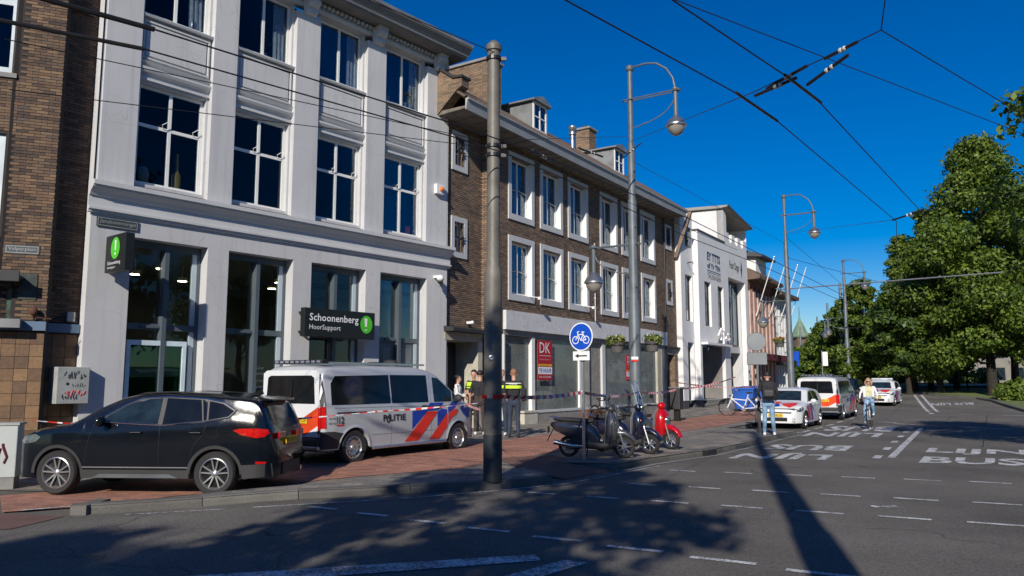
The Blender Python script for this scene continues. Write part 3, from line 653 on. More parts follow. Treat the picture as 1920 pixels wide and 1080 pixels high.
# mirror letters so they read from the left side: y grows inward, so text runs from the wall outward
for ch in fl.children:
    if ch.name.startswith('lettering'):
        for v in ch.data.vertices: v.co.y = -1.14-v.co.y+.0
fs = empty('shop_name_sign', label='wide black box sign with white letters and green disc above the police van', cat='shop sign'); place(fs, F1O, F1A, -5.70, 0, 2.90)
m = MB(); m.box(0, 2.34, -.42, -.24, 0, .74); m.build('sign_box', signblk, fs, bevel=.012)
m = MB(); m.box(.1, .14, -.24, -.02, .1, .16); m.box(2.2, 2.24, -.24, -.02, .1, .16); m.box(.1, .14, -.24, -.02, .6, .66); m.box(2.2, 2.24, -.24, -.02, .6, .66); m.build('bracket', blackm, fs)
lettering('lettering', 'Schoonenberg', 1.60, .25, lambda a, b: (.15+a, -.428, .355+b), lettw, fs, .012)
lettering('lettering', 'HoorSupport', 1.0, .17, lambda a, b: (.15+a, -.428, .15+b), lettw, fs)
m = MB(); m.add([(2.03+.21*math.cos(t), -.426, .40+.245*math.sin(t)) for t in [2*math.pi*k/32 for k in range(32)]], [tuple(range(32))]); m.build('green_disc', signgrn, fs, fix=False)
m = MB(); m.add([(1.96, -.43, .57), (2.06, -.43, .57), (2.05, -.43, .34), (1.98, -.43, .34)], [(0, 1, 2, 3)])
m.add([(2.015+.05*math.cos(t), -.43, .27+.04*math.sin(t)) for t in [math.pi+math.pi*k/10 for k in range(11)]]+[(2.015+.03*math.cos(t), -.43, .27+.02*math.sin(t)) for t in [2*math.pi-math.pi*k/10 for k in range(11)]], [tuple(range(22))]); m.build('exclamation_mark', lettw, fs, fix=False)
al = empty('alarm_box', label='small white alarm box with orange lamp at the right end of the white building', cat='alarm box'); place(al, F1O, F1A, -.70, 0, 7.62)
m = MB(); m.box(0, .36, -.13, 0, 0, .32); m.build('housing', white, al, bevel=.02); m = MB(); m.ball((.2, -.15, .16), .08); m.build('lamp', orange, al)
cm = empty('security_camera', label='white dome security camera beside the fourth shop window of the white building', cat='camera'); place(cm, F1O, F1A, -.62, 0, 4.72)
m = MB(); m.box(-.05, .05, -.25, 0, .22, .30); m.ball((0, -.25, .2), (.12, .12, .11)); m.build('housing', white, cm, smooth=True); m = MB(); m.ball((0, -.25, .1), .09); m.tube([(0, -.25, .08), (.02, -.25, -.06)], .03); m.build('lens', blackpl, cm)
def vase(prof, mat, s, y, z, lab, name='vase', cat='vase'):
    m = MB(); m.lathe(prof, 14); o = m.build(name, mat, smooth=True); tag(o, lab, cat); place(o, F1O, F1A, s, y, z); return o
vase([(.07, 0), (.10, .03), (.10, .36), (.06, .44), (.035, .5), (.035, .85), (.04, .88)], M('yellow_bottle_label', (.55, .36, .05), .5), -8.83, .43, 6.22, 'tall bottle with yellow label inside the lowest left upper window', 'bottle', 'bottle')
vase([(.08, 0), (.12, .05), (.13, .3), (.09, .4)], M('stone_vase', (.35, .35, .32), .8), -9.62, .44, 6.22, 'stone grey vase inside the lowest left upper window')
vase([(.05, 0), (.08, .04), (.08, .22), (.03, .34), (.02, .5)], steel, -8.62, .42, 10.22, 'glass carafe on the sill of the top left window', 'carafe', 'bottle')
m = MB(); m.box(0, .15, 0, .12, 0, .3); o = m.build('red_box', M('red_card', (.6, .02, .04), .6)); tag(o, 'small red box behind the glass of the rightmost first-floor window', 'box'); place(o, F1O, F1A, -1.45, .42, 6.22)
LEAFQ = {}
def leaves(name, mat, centres, n, size, parent=None, seed=1, flatness=.6, shell=.55, fold=False):
    """leaf clumps through the volume of several ellipsoids: (x, y, z, rx, ry, rz)"""
    g = np.random.default_rng(seed); C = np.array(centres, float); w = (C[:, 3]*C[:, 4]*C[:, 5])**(2/3); k = g.choice(len(C), n, p=w/w.sum())
    d = g.normal(size=(n, 3)); d /= np.linalg.norm(d, axis=1)[:, None]; r = (shell+(1-shell)*g.random(n)**.7)*(1+.12*g.normal(size=n))
    p = C[k, :3]+d*r[:, None]*C[k, 3:]
    nrm = d*.8+g.normal(size=(n, 3))*flatness+np.array([0, 0, .35]); nrm /= np.linalg.norm(nrm, axis=1)[:, None]
    t = np.cross(nrm, g.normal(size=(n, 3))); t /= np.linalg.norm(t, axis=1)[:, None]; b = np.cross(nrm, t)
    s = size*(.6+.8*g.random(n))[:, None]
    tip = t*s*1.1; side = b*s*.62; drop = nrm*s*.22
    V = np.empty((n, 4, 3)); V[:, 0] = p-tip; V[:, 1] = p+side-drop; V[:, 2] = p+tip*.9; V[:, 3] = p-side-drop
    me = bpy.data.meshes.new(name); me.vertices.add(n*4); me.vertices.foreach_set("co", V.reshape(-1))
    me.loops.add(n*4); me.loops.foreach_set("vertex_index", np.arange(n*4, dtype=np.int32))
    me.polygons.add(n); me.polygons.foreach_set("loop_start", np.arange(0, n*4, 4, dtype=np.int32)); me.polygons.foreach_set("loop_total", np.full(n, 4, dtype=np.int32))
    me.materials.append(mat); me.update(calc_edges=True); return obj(name, me, parent)
for s, lab, sd in ((-2.35, 'small leafy pot plant at the left of the top right window', 3), (-1.62, 'bushy pot plant at the right of the top right window', 4), (-1.35, 'pot plant squeezed beside the bushy one in the top right window', 5)):
    t = empty('pot_plant', label=lab, cat='plant'); place(t, F1O, F1A, s, .45, 10.22)
    m = MB(); m.lathe([(.08, 0), (.12, .2), (.125, .2)], 12); m.build('pot', trimw, t, smooth=True)
    leaves('foliage', flower, [(0, 0, .42, .17, .08, .24)], 90, .05, t, sd)
t = empty('pot_plant', label='arched leafy plant alone in the second top floor window', cat='plant'); place(t, F1O, F1A, -6.6, .45, 10.22)
m = MB(); m.lathe([(.05, 0), (.06, .15)], 10); m.build('pot', trimw, t); leaves('foliage', flower, [(0, 0, .5, .12, .07, .3)], 80, .06, t, 8)
# paving slabs in front of the door, counted as its own step

# ===== brown brick terrace with white window surrounds
B2 = front('brown_brick_building', F2O, F2A, 'long brown brick building with white window surrounds, dormers and an empty shop below')
TW = [(-1.98, -.2), (.24, 2.01), (2.45, 4.22), (5.34, 7.13), (7.56, 9.31), (9.73, 11.51)]
ops = []
for a, b in TW:
    for z0, z1 in ((4.6, 6.93), (7.5, 10.02)): ops.append((a+.2, b-.2, z0+.22, z1-.2))
SW = [(12.87, 13.76, 8.55, 9.85), (12.87, 13.76, 5.66, 6.98)]
ops2 = [(a+.17, b-.17, c+.17, d-.17) for a, b, c, d in SW]
m = MB(); wall(m, -3.25, 14.32, 3.45, 10.3, 0, ops+ops2, .24)
m.quad((-3.25, .3, 3.45), (-3.25, 0, 3.45), (-3.25, 0, 10.3), (-3.25, .3, 10.3)); m.quad((14.32, 0, -.1), (14.32, 9, -.1), (14.32, 9, 10.9), (14.32, 0, 10.9)); m.build('brick_wall', brick2, B2, fix=False)
SWL = [(-4.99, -4.12, 8.64, 9.97), (-4.99, -4.12, 5.75, 7.1)]
m = MB(); wall(m, -5.6, -3.25, 3.3, 11.3, .25, [(a+.17, b-.17, c+.17, d-.17) for a, b, c, d in SWL], .25); m.build('recessed_brick_wall', brick2, B2, fix=False)
def surround(a, b, c, d, y, w, t=.045):
    m = MB(); m.box(a, a+w, y-t, y, c, d); m.box(b-w, b, y-t, y, c, d); m.box(a+w, b-w, y-t, y, c, c+w+.02); m.box(a+w, b-w, y-t, y, d-w, d); return m
for a, b in TW:
    for z0, z1 in ((4.6, 6.93), (7.5, 10.02)):
        s = surround(a, b, z0, z1, -.002, .2).build('window_surround', trimw, B2, bevel=.006)
        m = MB(); r = .22; e = .004
        m.quad((a+.2+e, -.04, z0+.22), (a+.2+e, -.04, z1-.2), (a+.2+e, r, z1-.2), (a+.2+e, r, z0+.22)); m.quad((b-.2-e, -.04, z1-.2), (b-.2-e, -.04, z0+.22), (b-.2-e, r, z0+.22), (b-.2-e, r, z1-.2))
        m.quad((a+.2, -.04, z0+.22+e), (a+.2, r, z0+.22+e), (b-.2, r, z0+.22+e), (b-.2, -.04, z0+.22+e)); m.build('window_reveal', jambw, s, fix=False)
        w = window(B2, a+.205, b-.205, z0+.225, z1-.205, .20, .085, jambw, (.5,), (), .085, upglass)
        m = MB(); zz = z0+(z1-z0)*.45
        m.tube([(a+.32, .13, zz), (a+.75, .07, zz+.04), (b-.3, .13, zz)], .014, 5); m.build('window_bar', steel, w)
        m = MB(); vs = []
        for k in range(11):
            x = (a+b)/2+.06+.28*k/10; vs += [(x, .36+.02*math.sin(k*2), z0+.3), (x-.03, .36+.02*math.sin(k*2), z1-.28)]
        m.add(vs, [(2*k, 2*k+2, 2*k+3, 2*k+1) for k in range(10)]); m.build('curtain', curtain, w, fix=False)
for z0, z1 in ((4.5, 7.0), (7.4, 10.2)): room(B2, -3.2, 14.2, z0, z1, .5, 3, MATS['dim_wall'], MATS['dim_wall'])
for (a, b, c, d), y in [(q, .25) for q in SWL]+[(q, 0.) for q in SW]:
    s = surround(a, b, c, d, y-.002, .17).build('window_surround', trimw, B2, bevel=.005)
    w = window(B2, a+.175, b-.175, c+.175, d-.175, y+.22, .06, jambw, (.5,), (.5,), .04, upglass)
    g = MB(); x = (a+b)/2
    for q in (-.16, 0, .16): g.tube([(x+q, y-.06, c+.2), (x+q, y-.06, d-.18)], .012, 5)
    g.tube([(a+.15, y-.08, (c+d)/2), (b-.15, y-.08, (c+d)/2)], .016, 5); g.ball((x, y-.09, (c+d)/2), .075, 6, 4)
    for t in range(6): g.tube([(x, y-.08, (c+d)/2), (x+.18*math.cos(t*1.05), y-.08, (c+d)/2+.24*math.sin(t*1.05))], .013, 4)
    g.build('iron_grille', blackm, s)
# fascia band, lintel, shop glazing
m = MB(); m.box(-2.29, 12.62, -.14, -.005, 3.54, 4.21); m.build('fascia_board', M('weathered_fascia_board', (.62, .63, .64), .8, var=.08, scale=2.5, dirt=.4, bump=.2), B2, bevel=.008)
m = MB(); m.box(-2.25, 12.6, -.03, 1.05, 3.36, 3.535); m.build('shop_lintel', greyslab, B2)
m = MB(); m.box(-2.35, -2.295, -.10, .6, -.1, 3.36); m.build('shop_jamb', trimw, B2)
stallr = M('stall_riser_stone', (.26, .25, .23), .85, var=.25, scale=5, dirt=.4)
m = MB(); m.box(-.02, 11.5, -.02, .14, -.1, .60); m.build('stall_riser', stallr, B2)
m = MB(); m.box(-.12, 11.52, -.05, .16, .605, .70); m.build('shop_sill', trimw, B2, bevel=.006)
m = MB(); m.box(-.95, -.025, -.05, .5, -.1, .62); m.box(-1.02, -.125, -.08, .55, .625, .70); m.build('entrance_plinth', M('cream_stone', (.5, .48, .41), .7, dirt=.2), B2, bevel=.006)
m = MB(); m.box(-.36, -.14, -.0, .16, .705, 3.355); m.build('shop_post', jambw, B2)
m = MB(); m.box(3.35, 3.60, .0, .2, .705, 3.355); m.build('shop_post', jambw, B2)
cream = M('cream_stone_pier', (.42, .40, .33), .7, dirt=.2)
m = MB(); m.box(3.603, 4.15, -.04, .2, .705, 3.355); m.build('shop_pier', cream, B2)
m = MB(); m.box(4.153, 5.45, .10, .3, .705, 3.355); m.build('shop_pier', stallr, B2)
m = MB(); m.box(5.453, 5.75, .0, .2, .705, 3.355); m.build('shop_post', trimw, B2)
m = MB(); m.box(11.5, 12.0, -.03, .2, -.1, 3.355); m.build('shop_pier', cream, B2)
m = MB(); m.box(12.003, 12.6, -.06, .2, -.1, 3.355); m.build('shop_pier', stallr, B2)
for a, b, y in ((-.13, 3.345, .08), (5.76, 11.49, .08)):
    g = MB(); g.box(a, b, y, y+.012, .71, 3.355); g.build('shop_pane', dusty, B2)
for a, b in ((-2.2, -1.95),): m = MB(); m.box(a+.04, a+.12, .5, .58, .25, 3.355); m.build('entrance_post', frame_lt, B2)
g = MB(); g.box(-2.2, -.37, .14, .152, .35, 3.355); g.build('entrance_glass', dusty, B2); m = MB(); m.box(-2.29, -1.03, .1, .3, -.1, .35); m.build('entrance_step', stallr, B2)
room(B2, -2.25, 12.4, .2, 3.36, 1.0, 4.5, M('empty_shop_wall', (.17, .19, .18), .8, var=.3, bump=.05), M('empty_shop_ceiling', (.2, .22, .21), .9))
m = MB(); m.box(9.3, 9.4, .6, 2.2, .7, 3.2); m.quad((9.45, .25, .72), (10.4, 1.6, .72), (10.9, 1.6, 3.2), (10.2, .4, 3.2)); m.build('dust_sheet', M('hanging_dust_sheet', (.5, .55, .54), .9, var=.2, scale=3), B2, fix=False)
# left door niche
m = MB(); m.box(-5.35, -5.15, .22, .26, -.1, 3.2); m.box(-3.55, -3.3, .15, 1.1, -.1, 3.2); m.box(-5.35, -3.3, .15, 1.15, 3.05, 3.31); m.build('door_surround', cream, B2)
m = MB(); m.prism([(-.22, 3.32), (-.22, 3.42), (.24, 3.5), (.24, 3.32)], -5.4, -3.27); m.build('door_canopy', blackpl, B2)
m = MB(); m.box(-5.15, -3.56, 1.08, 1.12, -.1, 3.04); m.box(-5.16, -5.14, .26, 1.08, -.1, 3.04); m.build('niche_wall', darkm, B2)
m = MB(); m.box(-5.05, -4.25, 1.0, 1.06, .2, 2.8); d2 = m.build('front_door', wood, B2)
m = MB(); m.box(-5.12, -5.055, .96, 1.06, .2, 2.88); m.box(-4.245, -4.15, .96, 1.06, .2, 2.88); m.box(-5.05, -4.25, .96, 1.06, 2.81, 2.88); m.build('door_frame', trimw, d2)
m = MB(); m.box(-4.85, -4.75, .93, .995, .9, 2.5); m.build('door_handle', steel, d2)
# right door niche
m = MB(); m.box(12.66, 14.3, -.02, .16, 3.12, 3.42); m.build('door_surround', stallr, B2)
m = MB(); m.box(13.85, 14.3, -.03, 1.3, -.1, 3.115); m.build('door_pier', brickpale, B2)
m = MB(); m.prism([(-.18, 3.425), (-.18, 3.50), (.0, 3.55), (.0, 3.425)], 12.6, 14.34); m.build('door_canopy', blackpl, B2)
m = MB(); m.box(12.6, 13.85, 1.25, 1.3, -.1, 3.11); m.build('niche_door', wood, B2)
# eaves
prof = [(.02, 10.19), (-.86, 10.24), (-.86, 10.28), (-.93, 10.29), (-.95, 10.58), (-.80, 10.60), (-.80, 10.66), (.1, 10.9)]
m = MB(); m.prism([(.25, 10.21), (-.86, 10.26), (-.86, 10.34), (.25, 10.34)], -5.75, 13.6); m.build('soffit', soff, B2)
m = MB(); x = -5.6
while x < 13.5: m.box(x, x+.03, -.86, .0, 10.20, 10.235, lambda X, Y, Z: (X, Y, Z+(-Y)*.05)); x += .62
m.build('soffit_batten', soff, B2)
m = MB(); m.prism([(-.862, 10.22), (-.90, 10.22), (-.95, 10.52), (-1.0, 10.53), (-1.0, 10.58), (-.862, 10.58)], -5.75, 13.65); m.build('eaves_gutter', fasc, B2)
m = MB(); m.quad((-5.8, -.85, 10.6), (14.35, -.85, 10.6), (14.35, 4.5, 14.4), (-5.8, 4.5, 14.4)); m.quad((-5.8, 9.8, 10.6), (-5.8, 4.5, 14.4), (14.35, 4.5, 14.4), (14.35, 9.8, 10.6)); RF = m.build('roof', rooft, B2, fix=False)
def rz(y): return 10.6+(y+.85)*3.8/5.35
m = MB(); x = -5.7
while x < 14.3: m.tube([(x, -.84, rz(-.84)+.02), (x, 1.4, rz(1.4)+.02)], .07, 5, False); x += .24
t_ = m.build('roof_tile', rooft, RF); t_['kind'] = 'stuff'
# parapet gable at the left end
m = MB(); m.prism([(.24, 10.2), (-.55, 10.9), (-.75, 11.0), (-.75, 11.25), (-.45, 11.3), (4.4, 14.7), (4.4, 10.2)], -5.80, -5.42); m.build('gable_parapet', brickpale, B2)
m = MB(); m.prism([(-.80, 11.26), (-.8, 11.34), (-.44, 11.38), (4.4, 14.8), (4.4, 14.72), (-.42, 11.3)], -5.86, -5.36); m.build('parapet_coping', blackpl, B2)
# dormers
def dormer(s, y):
    z0 = rz(y)+.02; zt = z0+1.15; w = .52; yb = y+1.7
    m = MB(); m.prism([(y, z0), (y, zt), (yb, zt), (yb, rz(yb))], s-w, s-w+.03); m.prism([(y, z0), (y, zt), (yb, zt), (yb, rz(yb))], s+w-.03, s+w)
    d = m.build('dormer', zinc, RF)
    f = MB(); a, b, c, e = s-w+.001, s+w-.001, z0, zt
    f.box(a, a+.09, y-.05, y-.003, c, e); f.box(b-.09, b, y-.05, y-.003, c, e); f.box(a+.09, b-.09, y-.05, y-.003, c, c+.09); f.box(a+.09, b-.09, y-.05, y-.003, e-.08, e)
    f.box(s-.03, s+.03, y-.045, y-.005, c+.09, e-.08); f.box(a+.09, s-.03, y-.04, y-.005, (c+e)/2-.025, (c+e)/2+.025); f.box(s+.03, b-.09, y-.04, y-.005, (c+e)/2-.025, (c+e)/2+.025)
    f.build('dormer_window', jambw, d)
    g = MB(); g.box(a+.09, b-.09, y-.02, y-.015, c+.09, e-.08); g.build('dormer_glass', upglass, d)
    h = MB(); h.prism([(s-w-.16, zt+.0), (s-w-.16, zt+.06), (s, zt+.30), (s+w+.16, zt+.06), (s+w+.16, zt)], y-.2, yb+.3, 'y'); h.build('dormer_roof', zinc, d)
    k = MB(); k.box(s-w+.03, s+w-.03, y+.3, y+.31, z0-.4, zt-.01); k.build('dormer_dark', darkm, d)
dormer(1.0, .45); dormer(8.4, .45)
def chimney(s0, s1, y0, y1, z0, z1, mat=brickpale):
    m = MB(); m.box(s0, s1, y0, y1, z0, z1); c = m.build('chimney', mat, RF)
    m = MB(); m.box(s0-.08, s1+.08, y0-.08, y1+.08, z1, z1+.1); m.build('chimney_cap', greyslab, c, bevel=.01)
    m = MB(); m.lathe([(.10, z1+.1), (.12, z1+.3), (.08, z1+.32)], 10, lambda x, y, z: (x+s0+.4, y+(y0+y1)/2, z)); m.build('chimney_pot', blackpl, c)
chimney(-1.6, -.75, 1.1, 3.6, 11.5, 13.8)
chimney(8.2, 8.95, 1.9, 2.8, 12.0, 14.0)
m = MB(); m.tube([(5.0, 1.1, 12.0), (5.0, 1.1, 12.9)], .10, 10); m.lathe([(.17, 12.75), (.17, 12.85), (.1, 12.9), (.19, 13.05), (.19, 13.12), (.08, 13.2)], 12, lambda x, y, z: (x+5.0, y+1.1, z-.1)); m.build('flue', steel, RF, smooth=True)
m = MB(); m.tube([(5.35, 1.2, 12.1), (5.35, 1.2, 12.9)], .07, 10); m.lathe([(.12, 12.9), (.12, 13.0), (.05, 13.05)], 12, lambda x, y, z: (x+5.35, y+1.2, z)); m.build('flue', steel, RF, smooth=True)
# sloping verge board and downpipes
m = MB(); m.box(0, .17, -.2, .0, 0, 2.35, lambda x, y, z: (x+14.05+z*.0, y-.02-z*.36, z+8.25)); m.build('verge_brace', M('weathered_timber', (.2, .15, .12), .85, var=.35, scale=4), B2)
def downpipe(O, A, s, y, z0, z1, lab, mat, r=.045):
    t = empty('downpipe', label=lab, cat='downpipe'); place(t, O, A, s, y, 0); m = MB(); m.tube([(0, 0, z0), (0, 0, z1)], r, 8); m.build('pipe', mat, t)
    m = MB(); z = z0+1
    while z < z1-.3: m.lathe([(r+.012, z), (r+.012, z+.05)], 8); m.box(-.02, .02, .0, .12, z+.01, z+.04); z += 1.9
    m.build('pipe_clip', mat, t); return t
downpipe(F2O, F2A, 12.68, -.06, .2, 10.1, 'black downpipe near the right end of the brown brick building', blackpl)
downpipe(F2O, F2A, 4.72, -.06, 4.22, 7.6, 'thin white conduit rising from the shop fascia between the brick windows', trimw, .025)
def floodbar(s, z, lab):
    t = empty('fascia_lamp', label=lab, cat='lamp'); place(t, F2O, F2A, s, 0, z)
    m = MB(); m.tube([(0, 0, 0), (-.02, -.5, -.10)], .018, 6); m.box(-.10, .06, -.56, -.44, -.16, -.06); m.build('arm', white, t)
floodbar(-.55, 4.85, 'small white lamp arm under the first lower brick window'); floodbar(3.75, 4.85, 'small white lamp arm under the third lower brick window')
def estate_board(s, z, w, h, y, rows, lab):
    t = empty('estate_agent_board', label=lab, cat='poster'); place(t, F2O, F2A, s, y, z)
    m = MB(); m.box(0, w, 0, .02, 0, h); m.build('board', postred, t)
    f = h/1.5
    if rows:
        m = MB(); m.box(.05, w-.05, -.004, -.001, .52*f, .60*f); m.build('yellow_band', yellow, t); lettering('lettering', 'Beschikbaar', w*.66, .04, lambda a, b: (.16+a, -.008, .54*f+b), postred, t)
        m = MB(); m.box(.02, w-.02, -.004, -.001, .22*f, .49*f); m.build('white_band', lettw, t); lettering('lettering', 'TE HUUR', w*.86, .15*f, lambda a, b: (.07+a, -.008, .28*f+b), signblue, t, .02)
        lettering('lettering', 'DK', w*.72, .40*f, lambda a, b: (.12+a, -.006, 1.02*f+b), lettw, t); m = MB(); m.box(.1, w-.1, -.004, -.001, .91*f, .925*f); m.build('rule', lettw, t)
        lettering('lettering', 'makelaars', w*.74, .07*f, lambda a, b: (.12+a, -.006, .75*f+b), M('pink_lettering', (.8, .35, .4), .5) if 'pink_lettering' not in MATS else MATS['pink_lettering'], t)
        lettering('lettering', '026 5532548', w*.82, .07*f, lambda a, b: (.08+a, -.006, .08*f+b), lettw, t)
    return t
estate_board(-.03, 1.80, 1.06, 1.47, -.06, 1, 'tall crimson estate agent board with letters DK in the empty shop window')
estate_board(8.0, 1.80, .62, 1.15, .05, 1, 'narrow red and white estate agent board seen behind the lamp pole with baskets')
cm = empty('security_camera', label='small white camera above the door niche beside the tram pole', cat='camera'); place(cm, F2O, F2A, -4.1, .2, 3.62)
m = MB(); m.box(-.05, .05, -.2, .0, 0, .08); m.ball((0, -.2, .04), .06); m.build('housing', white, cm)

def bird(loc, lab):
    t = empty('gull', loc, R(20), lab, 'bird'); m = MB(); m.lathe([(.0, -.22), (.05, -.15), (.085, 0), (.07, .12), (.03, .2), (0, .22)], 10, lambda x, y, z: (z, x, y*.9+.18)); m.ball((.2, 0, .27), .05); m.build('body', white, t, smooth=True)
    m = MB(); m.tube([(.24, 0, .27), (.31, 0, .26)], [.014, .003], 6); m.build('beak', orange, t); m = MB(); m.tube([(0, .03, .1), (0, .03, 0)], .006, 4); m.tube([(0, -.03, .1), (0, -.03, 0)], .006, 4); m.build('leg', orange, t)
p = fpt(F2O, F2A, -.9, -2.0); bird((p[0], p[1], 13.9), 'white gull standing on the large left chimney')

# ===== white rendered building
B3 = front('white_rendered_building', F2O, F2A, 'white rendered building with a flat overhanging tower roof past the brown brick one')
wr = M('white_render', (.74, .74, .74), .85, var=.05, scale=.6, bump=.08, dirt=.15); wrs = MATS['white_render']
slate = M('slate_plinth', (.07, .075, .085), .7)
m = MB(); wall(m, 14.33, 16.2, .75, 9.0, -.3, [(14.93, 16.02, 4.95, 7.45), (15.05, 15.92, 9.0, 9.0), (15.1, 16.05, .75, 3.82)], .22)
m.add([(14.33, -.3, 9.0), (16.2, -.3, 9.0), (16.2, -.3, 10.85), (14.33, -.3, 10.55)], [(0, 1, 2, 3)]); m.quad((14.33, 0.3, .75), (14.33, -.3, .75), (14.33, -.3, 10.55), (14.33, .3, 10.55))
m.quad((14.33, -.3, 10.55), (16.2, -.3, 10.85), (16.2, 5, 10.85), (14.33, 5, 10.55)); m.build('stair_bay_wall', wr, B3, fix=False)
m = MB(); wall(m, 16.2, 20.9, .75, 10.0, -.6, [(17.15, 18.25, 4.8, 7.3), (19.45, 20.5, 4.7, 7.25), (16.5, 20.5, .75, 3.75)], .2); m.quad((16.2, 0, .75), (16.2, -.6, .75), (16.2, -.6, 10.0), (16.2, 0, 10.0))
m.build('middle_wall', wr, B3, fix=False)
m = MB(); m.box(16.15, 20.95, -.64, -.3, 10.0, 10.09); m.build('parapet_coping', slate, B3)
for q in ((14.33, 15.1, -.29, 1), (16.2, 16.5, -.59, .6), (20.5, 20.9, -.59, .6)): m = MB(); m.box(*q, -.2, .75); m.build('plinth', slate, B3)
for a, b, c, d, y in ((14.94, 16.01, 4.96, 7.44, -.1), (17.16, 18.24, 4.81, 7.29, -.42), (19.46, 20.49, 4.71, 7.24, -.42)):
    window(B3, a, b, c, d, y, .1, blackm, (.5,), (.66,), .07, upglass)
m = MB(); m.box(15.05, 15.92, -.32, -.302, 9.0, 10.1); bw = m.build('stair_window', blackm, B3); m = MB(); m.box(15.12, 15.85, -.328, -.322, 9.07, 10.03); m.build('pane', upglass, bw)
# deep entrance under a canopy
m = MB(); m.quad((16.5, 1.2, .1), (20.5, 1.2, .1), (20.5, 1.2, 3.75), (16.5, 1.2, 3.75)); m.quad((20.5, -.4, .75), (20.5, -.4, 3.75), (20.5, 1.2, 3.75), (20.5, 1.2, .75)); m.build('entrance_wall', M('taupe_panel', (.2, .19, .18), .7), B3, fix=False)
m = MB(); m.box(16.6, 17.2, .3, 1.1, .1, 3.6); m.build('entrance_door', frame_g, B3)
m = MB(); m.box(16.3, 20.6, -1.0, -.62, 3.74, 3.86); m.build('entrance_canopy', wr, B3)
al_ = empty('letter_sign', label='white block letters standing on the canopy of the white rendered building', cat='sign'); place(al_, F2O, F2A, 18.4, -.9, 3.88)
v, f = text_geo('4ps', 1, extr=.06); xs = [q[0] for q in v]; m = MB(); m.add([((q[0]-min(xs))/(max(xs)-min(xs))*2.1, -q[2], q[1]*1.0+.2) for q in v], f); m.build('letter', white, al_, fix=False)
# tower
m = MB(); wall(m, 20.9, 25.6, .1, 10.0, -.6, [(21.5, 25.0, .1, 8.0)], 1.0)
m.quad((20.9, 5, 9.0), (20.9, -.6, 9.0), (20.9, -.6, 12.1), (20.9, 5, 12.1)); m.quad((25.6, -.6, 0), (25.6, 5, 0), (25.6, 5, 12.1), (25.6, -.6, 12.1))
m.box(20.9, 21.45, -.6, -.2, 10.0, 12.15)
m.build('tower_wall', wr, B3, fix=False)
def arched(x0, x1, z0, zc, n=10):
    c = (x0+x1)/2; r = (x1-x0)/2; return [(c+r*math.cos(math.pi-math.pi*i/n), zc+r*.9*math.sin(math.pi-math.pi*i/n)) for i in range(n+1)]
m = MB(); x = 21.45
pr = [(21.45, 10.0), (21.45, 10.75), (21.9, 10.75), (21.9, 10.35), (22.2, 10.15), (22.5, 10.35), (22.5, 10.75), (23.1, 10.75), (23.1, 10.35), (23.4, 10.15), (23.7, 10.35), (23.7, 10.75), (24.3, 10.75), (24.3, 10.35), (24.6, 10.15), (24.9, 10.35), (24.9, 10.75), (25.6, 10.75), (25.6, 10.0)]
m.prism(pr, -.6, -.4, 'y'); m.build('loggia_balustrade', wr, B3)
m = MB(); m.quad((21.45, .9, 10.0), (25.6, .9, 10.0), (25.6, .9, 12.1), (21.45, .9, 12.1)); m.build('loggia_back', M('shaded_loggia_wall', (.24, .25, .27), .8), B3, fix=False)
m = MB(); m.prism([(-.95, 12.18), (-.95, 12.26), (3.5, 12.45), (3.5, 12.25), (-.55, 12.12)], 20.7, 25.75); m.v = [(x, y, z-(x-20.7)/5*.6) for x, y, z in m.v]; m.build('tower_roof', M('roof_soffit_grey', (.33, .31, .28), .7, dirt=.2), B3)
m = MB(); m.box(20.65, 25.8, -.99, -.955, 12.14, 12.30, lambda x, y, z: (x, y, z-(x-20.7)/5*.6)); m.build('roof_edge', slate, B3)
window(B3, 21.7, 24.8, 3.9, 7.9, -.1, .12, blackm, (.33, .66), (), .1, upglass)
m = MB(); m.box(21.5, 21.7, -.3, .4, .1, 7.98); m.box(24.85, 25.0, -.3, .4, .1, 7.98); m.build('portal_lining', trimw, B3)
m = MB(); m.box(21.8, 23.2, .3, .4, .15, 3.5); m.box(23.5, 24.8, .3, .4, .15, 3.3); m.build('portal_door', darkm, B3)
m = MB(); m.box(21.72, 24.83, -.2, .3, 3.5, 3.88); m.build('portal_panel', trimw, B3)
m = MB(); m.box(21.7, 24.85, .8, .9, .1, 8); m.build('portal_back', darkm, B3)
sg = empty('painted_wall_sign', label='dark blue and grey lettering painted on the middle wall of the white rendered building', cat='sign'); place(sg, F2O, F2A, 17.7, -.605, 7.75)
navy = M('navy_sign_paint', (.05, .08, .16), .6, bump=0)
for t_, z, h_, w_ in (('EY TTTS', .80, .5, 2.3), ('of Yr TIN', .35, .33, 2.3)): lettering('lettering', t_, w_, h_, lambda a, b, z=z: (a, -.004, z+b), navy, sg, .05)
m = MB(); m.box(0, 2.35, -.006, -.001, .22, .26); m.box(0, 2.35, -.006, -.001, .12, .15); m.build('rule', navy, sg)
lettering('lettering', 'THUISINGEN', 2.35, .28, lambda a, b: (a, -.004, -.24+b), M('grey_sign_paint', (.16, .16, .17), .6, bump=0), sg, .02)
sg = empty('tower_wall_sign', label='black script lettering with a tall emblem on the tower of the white rendered building', cat='sign'); place(sg, F2O, F2A, 21.85, -.605, 8.35)
lettering('lettering', 'Four Dogs', 1.9, .62, lambda a, b: (a, -.004, .1+b), ink, sg, .02)
m = MB(); m.add([(2.25, -.004, .45), (2.45, -.004, 1.05), (2.62, -.004, .45), (2.45, -.004, -.2)], [(0, 3, 2, 1)]); m.build('emblem', navy, sg, fix=False)
t = empty('wall_intercom', label='dark letter box and bell panels on the white wall left of the parked bicycle', cat='letter box'); place(t, F2O, F2A, 25.1, -.62, 1.3)
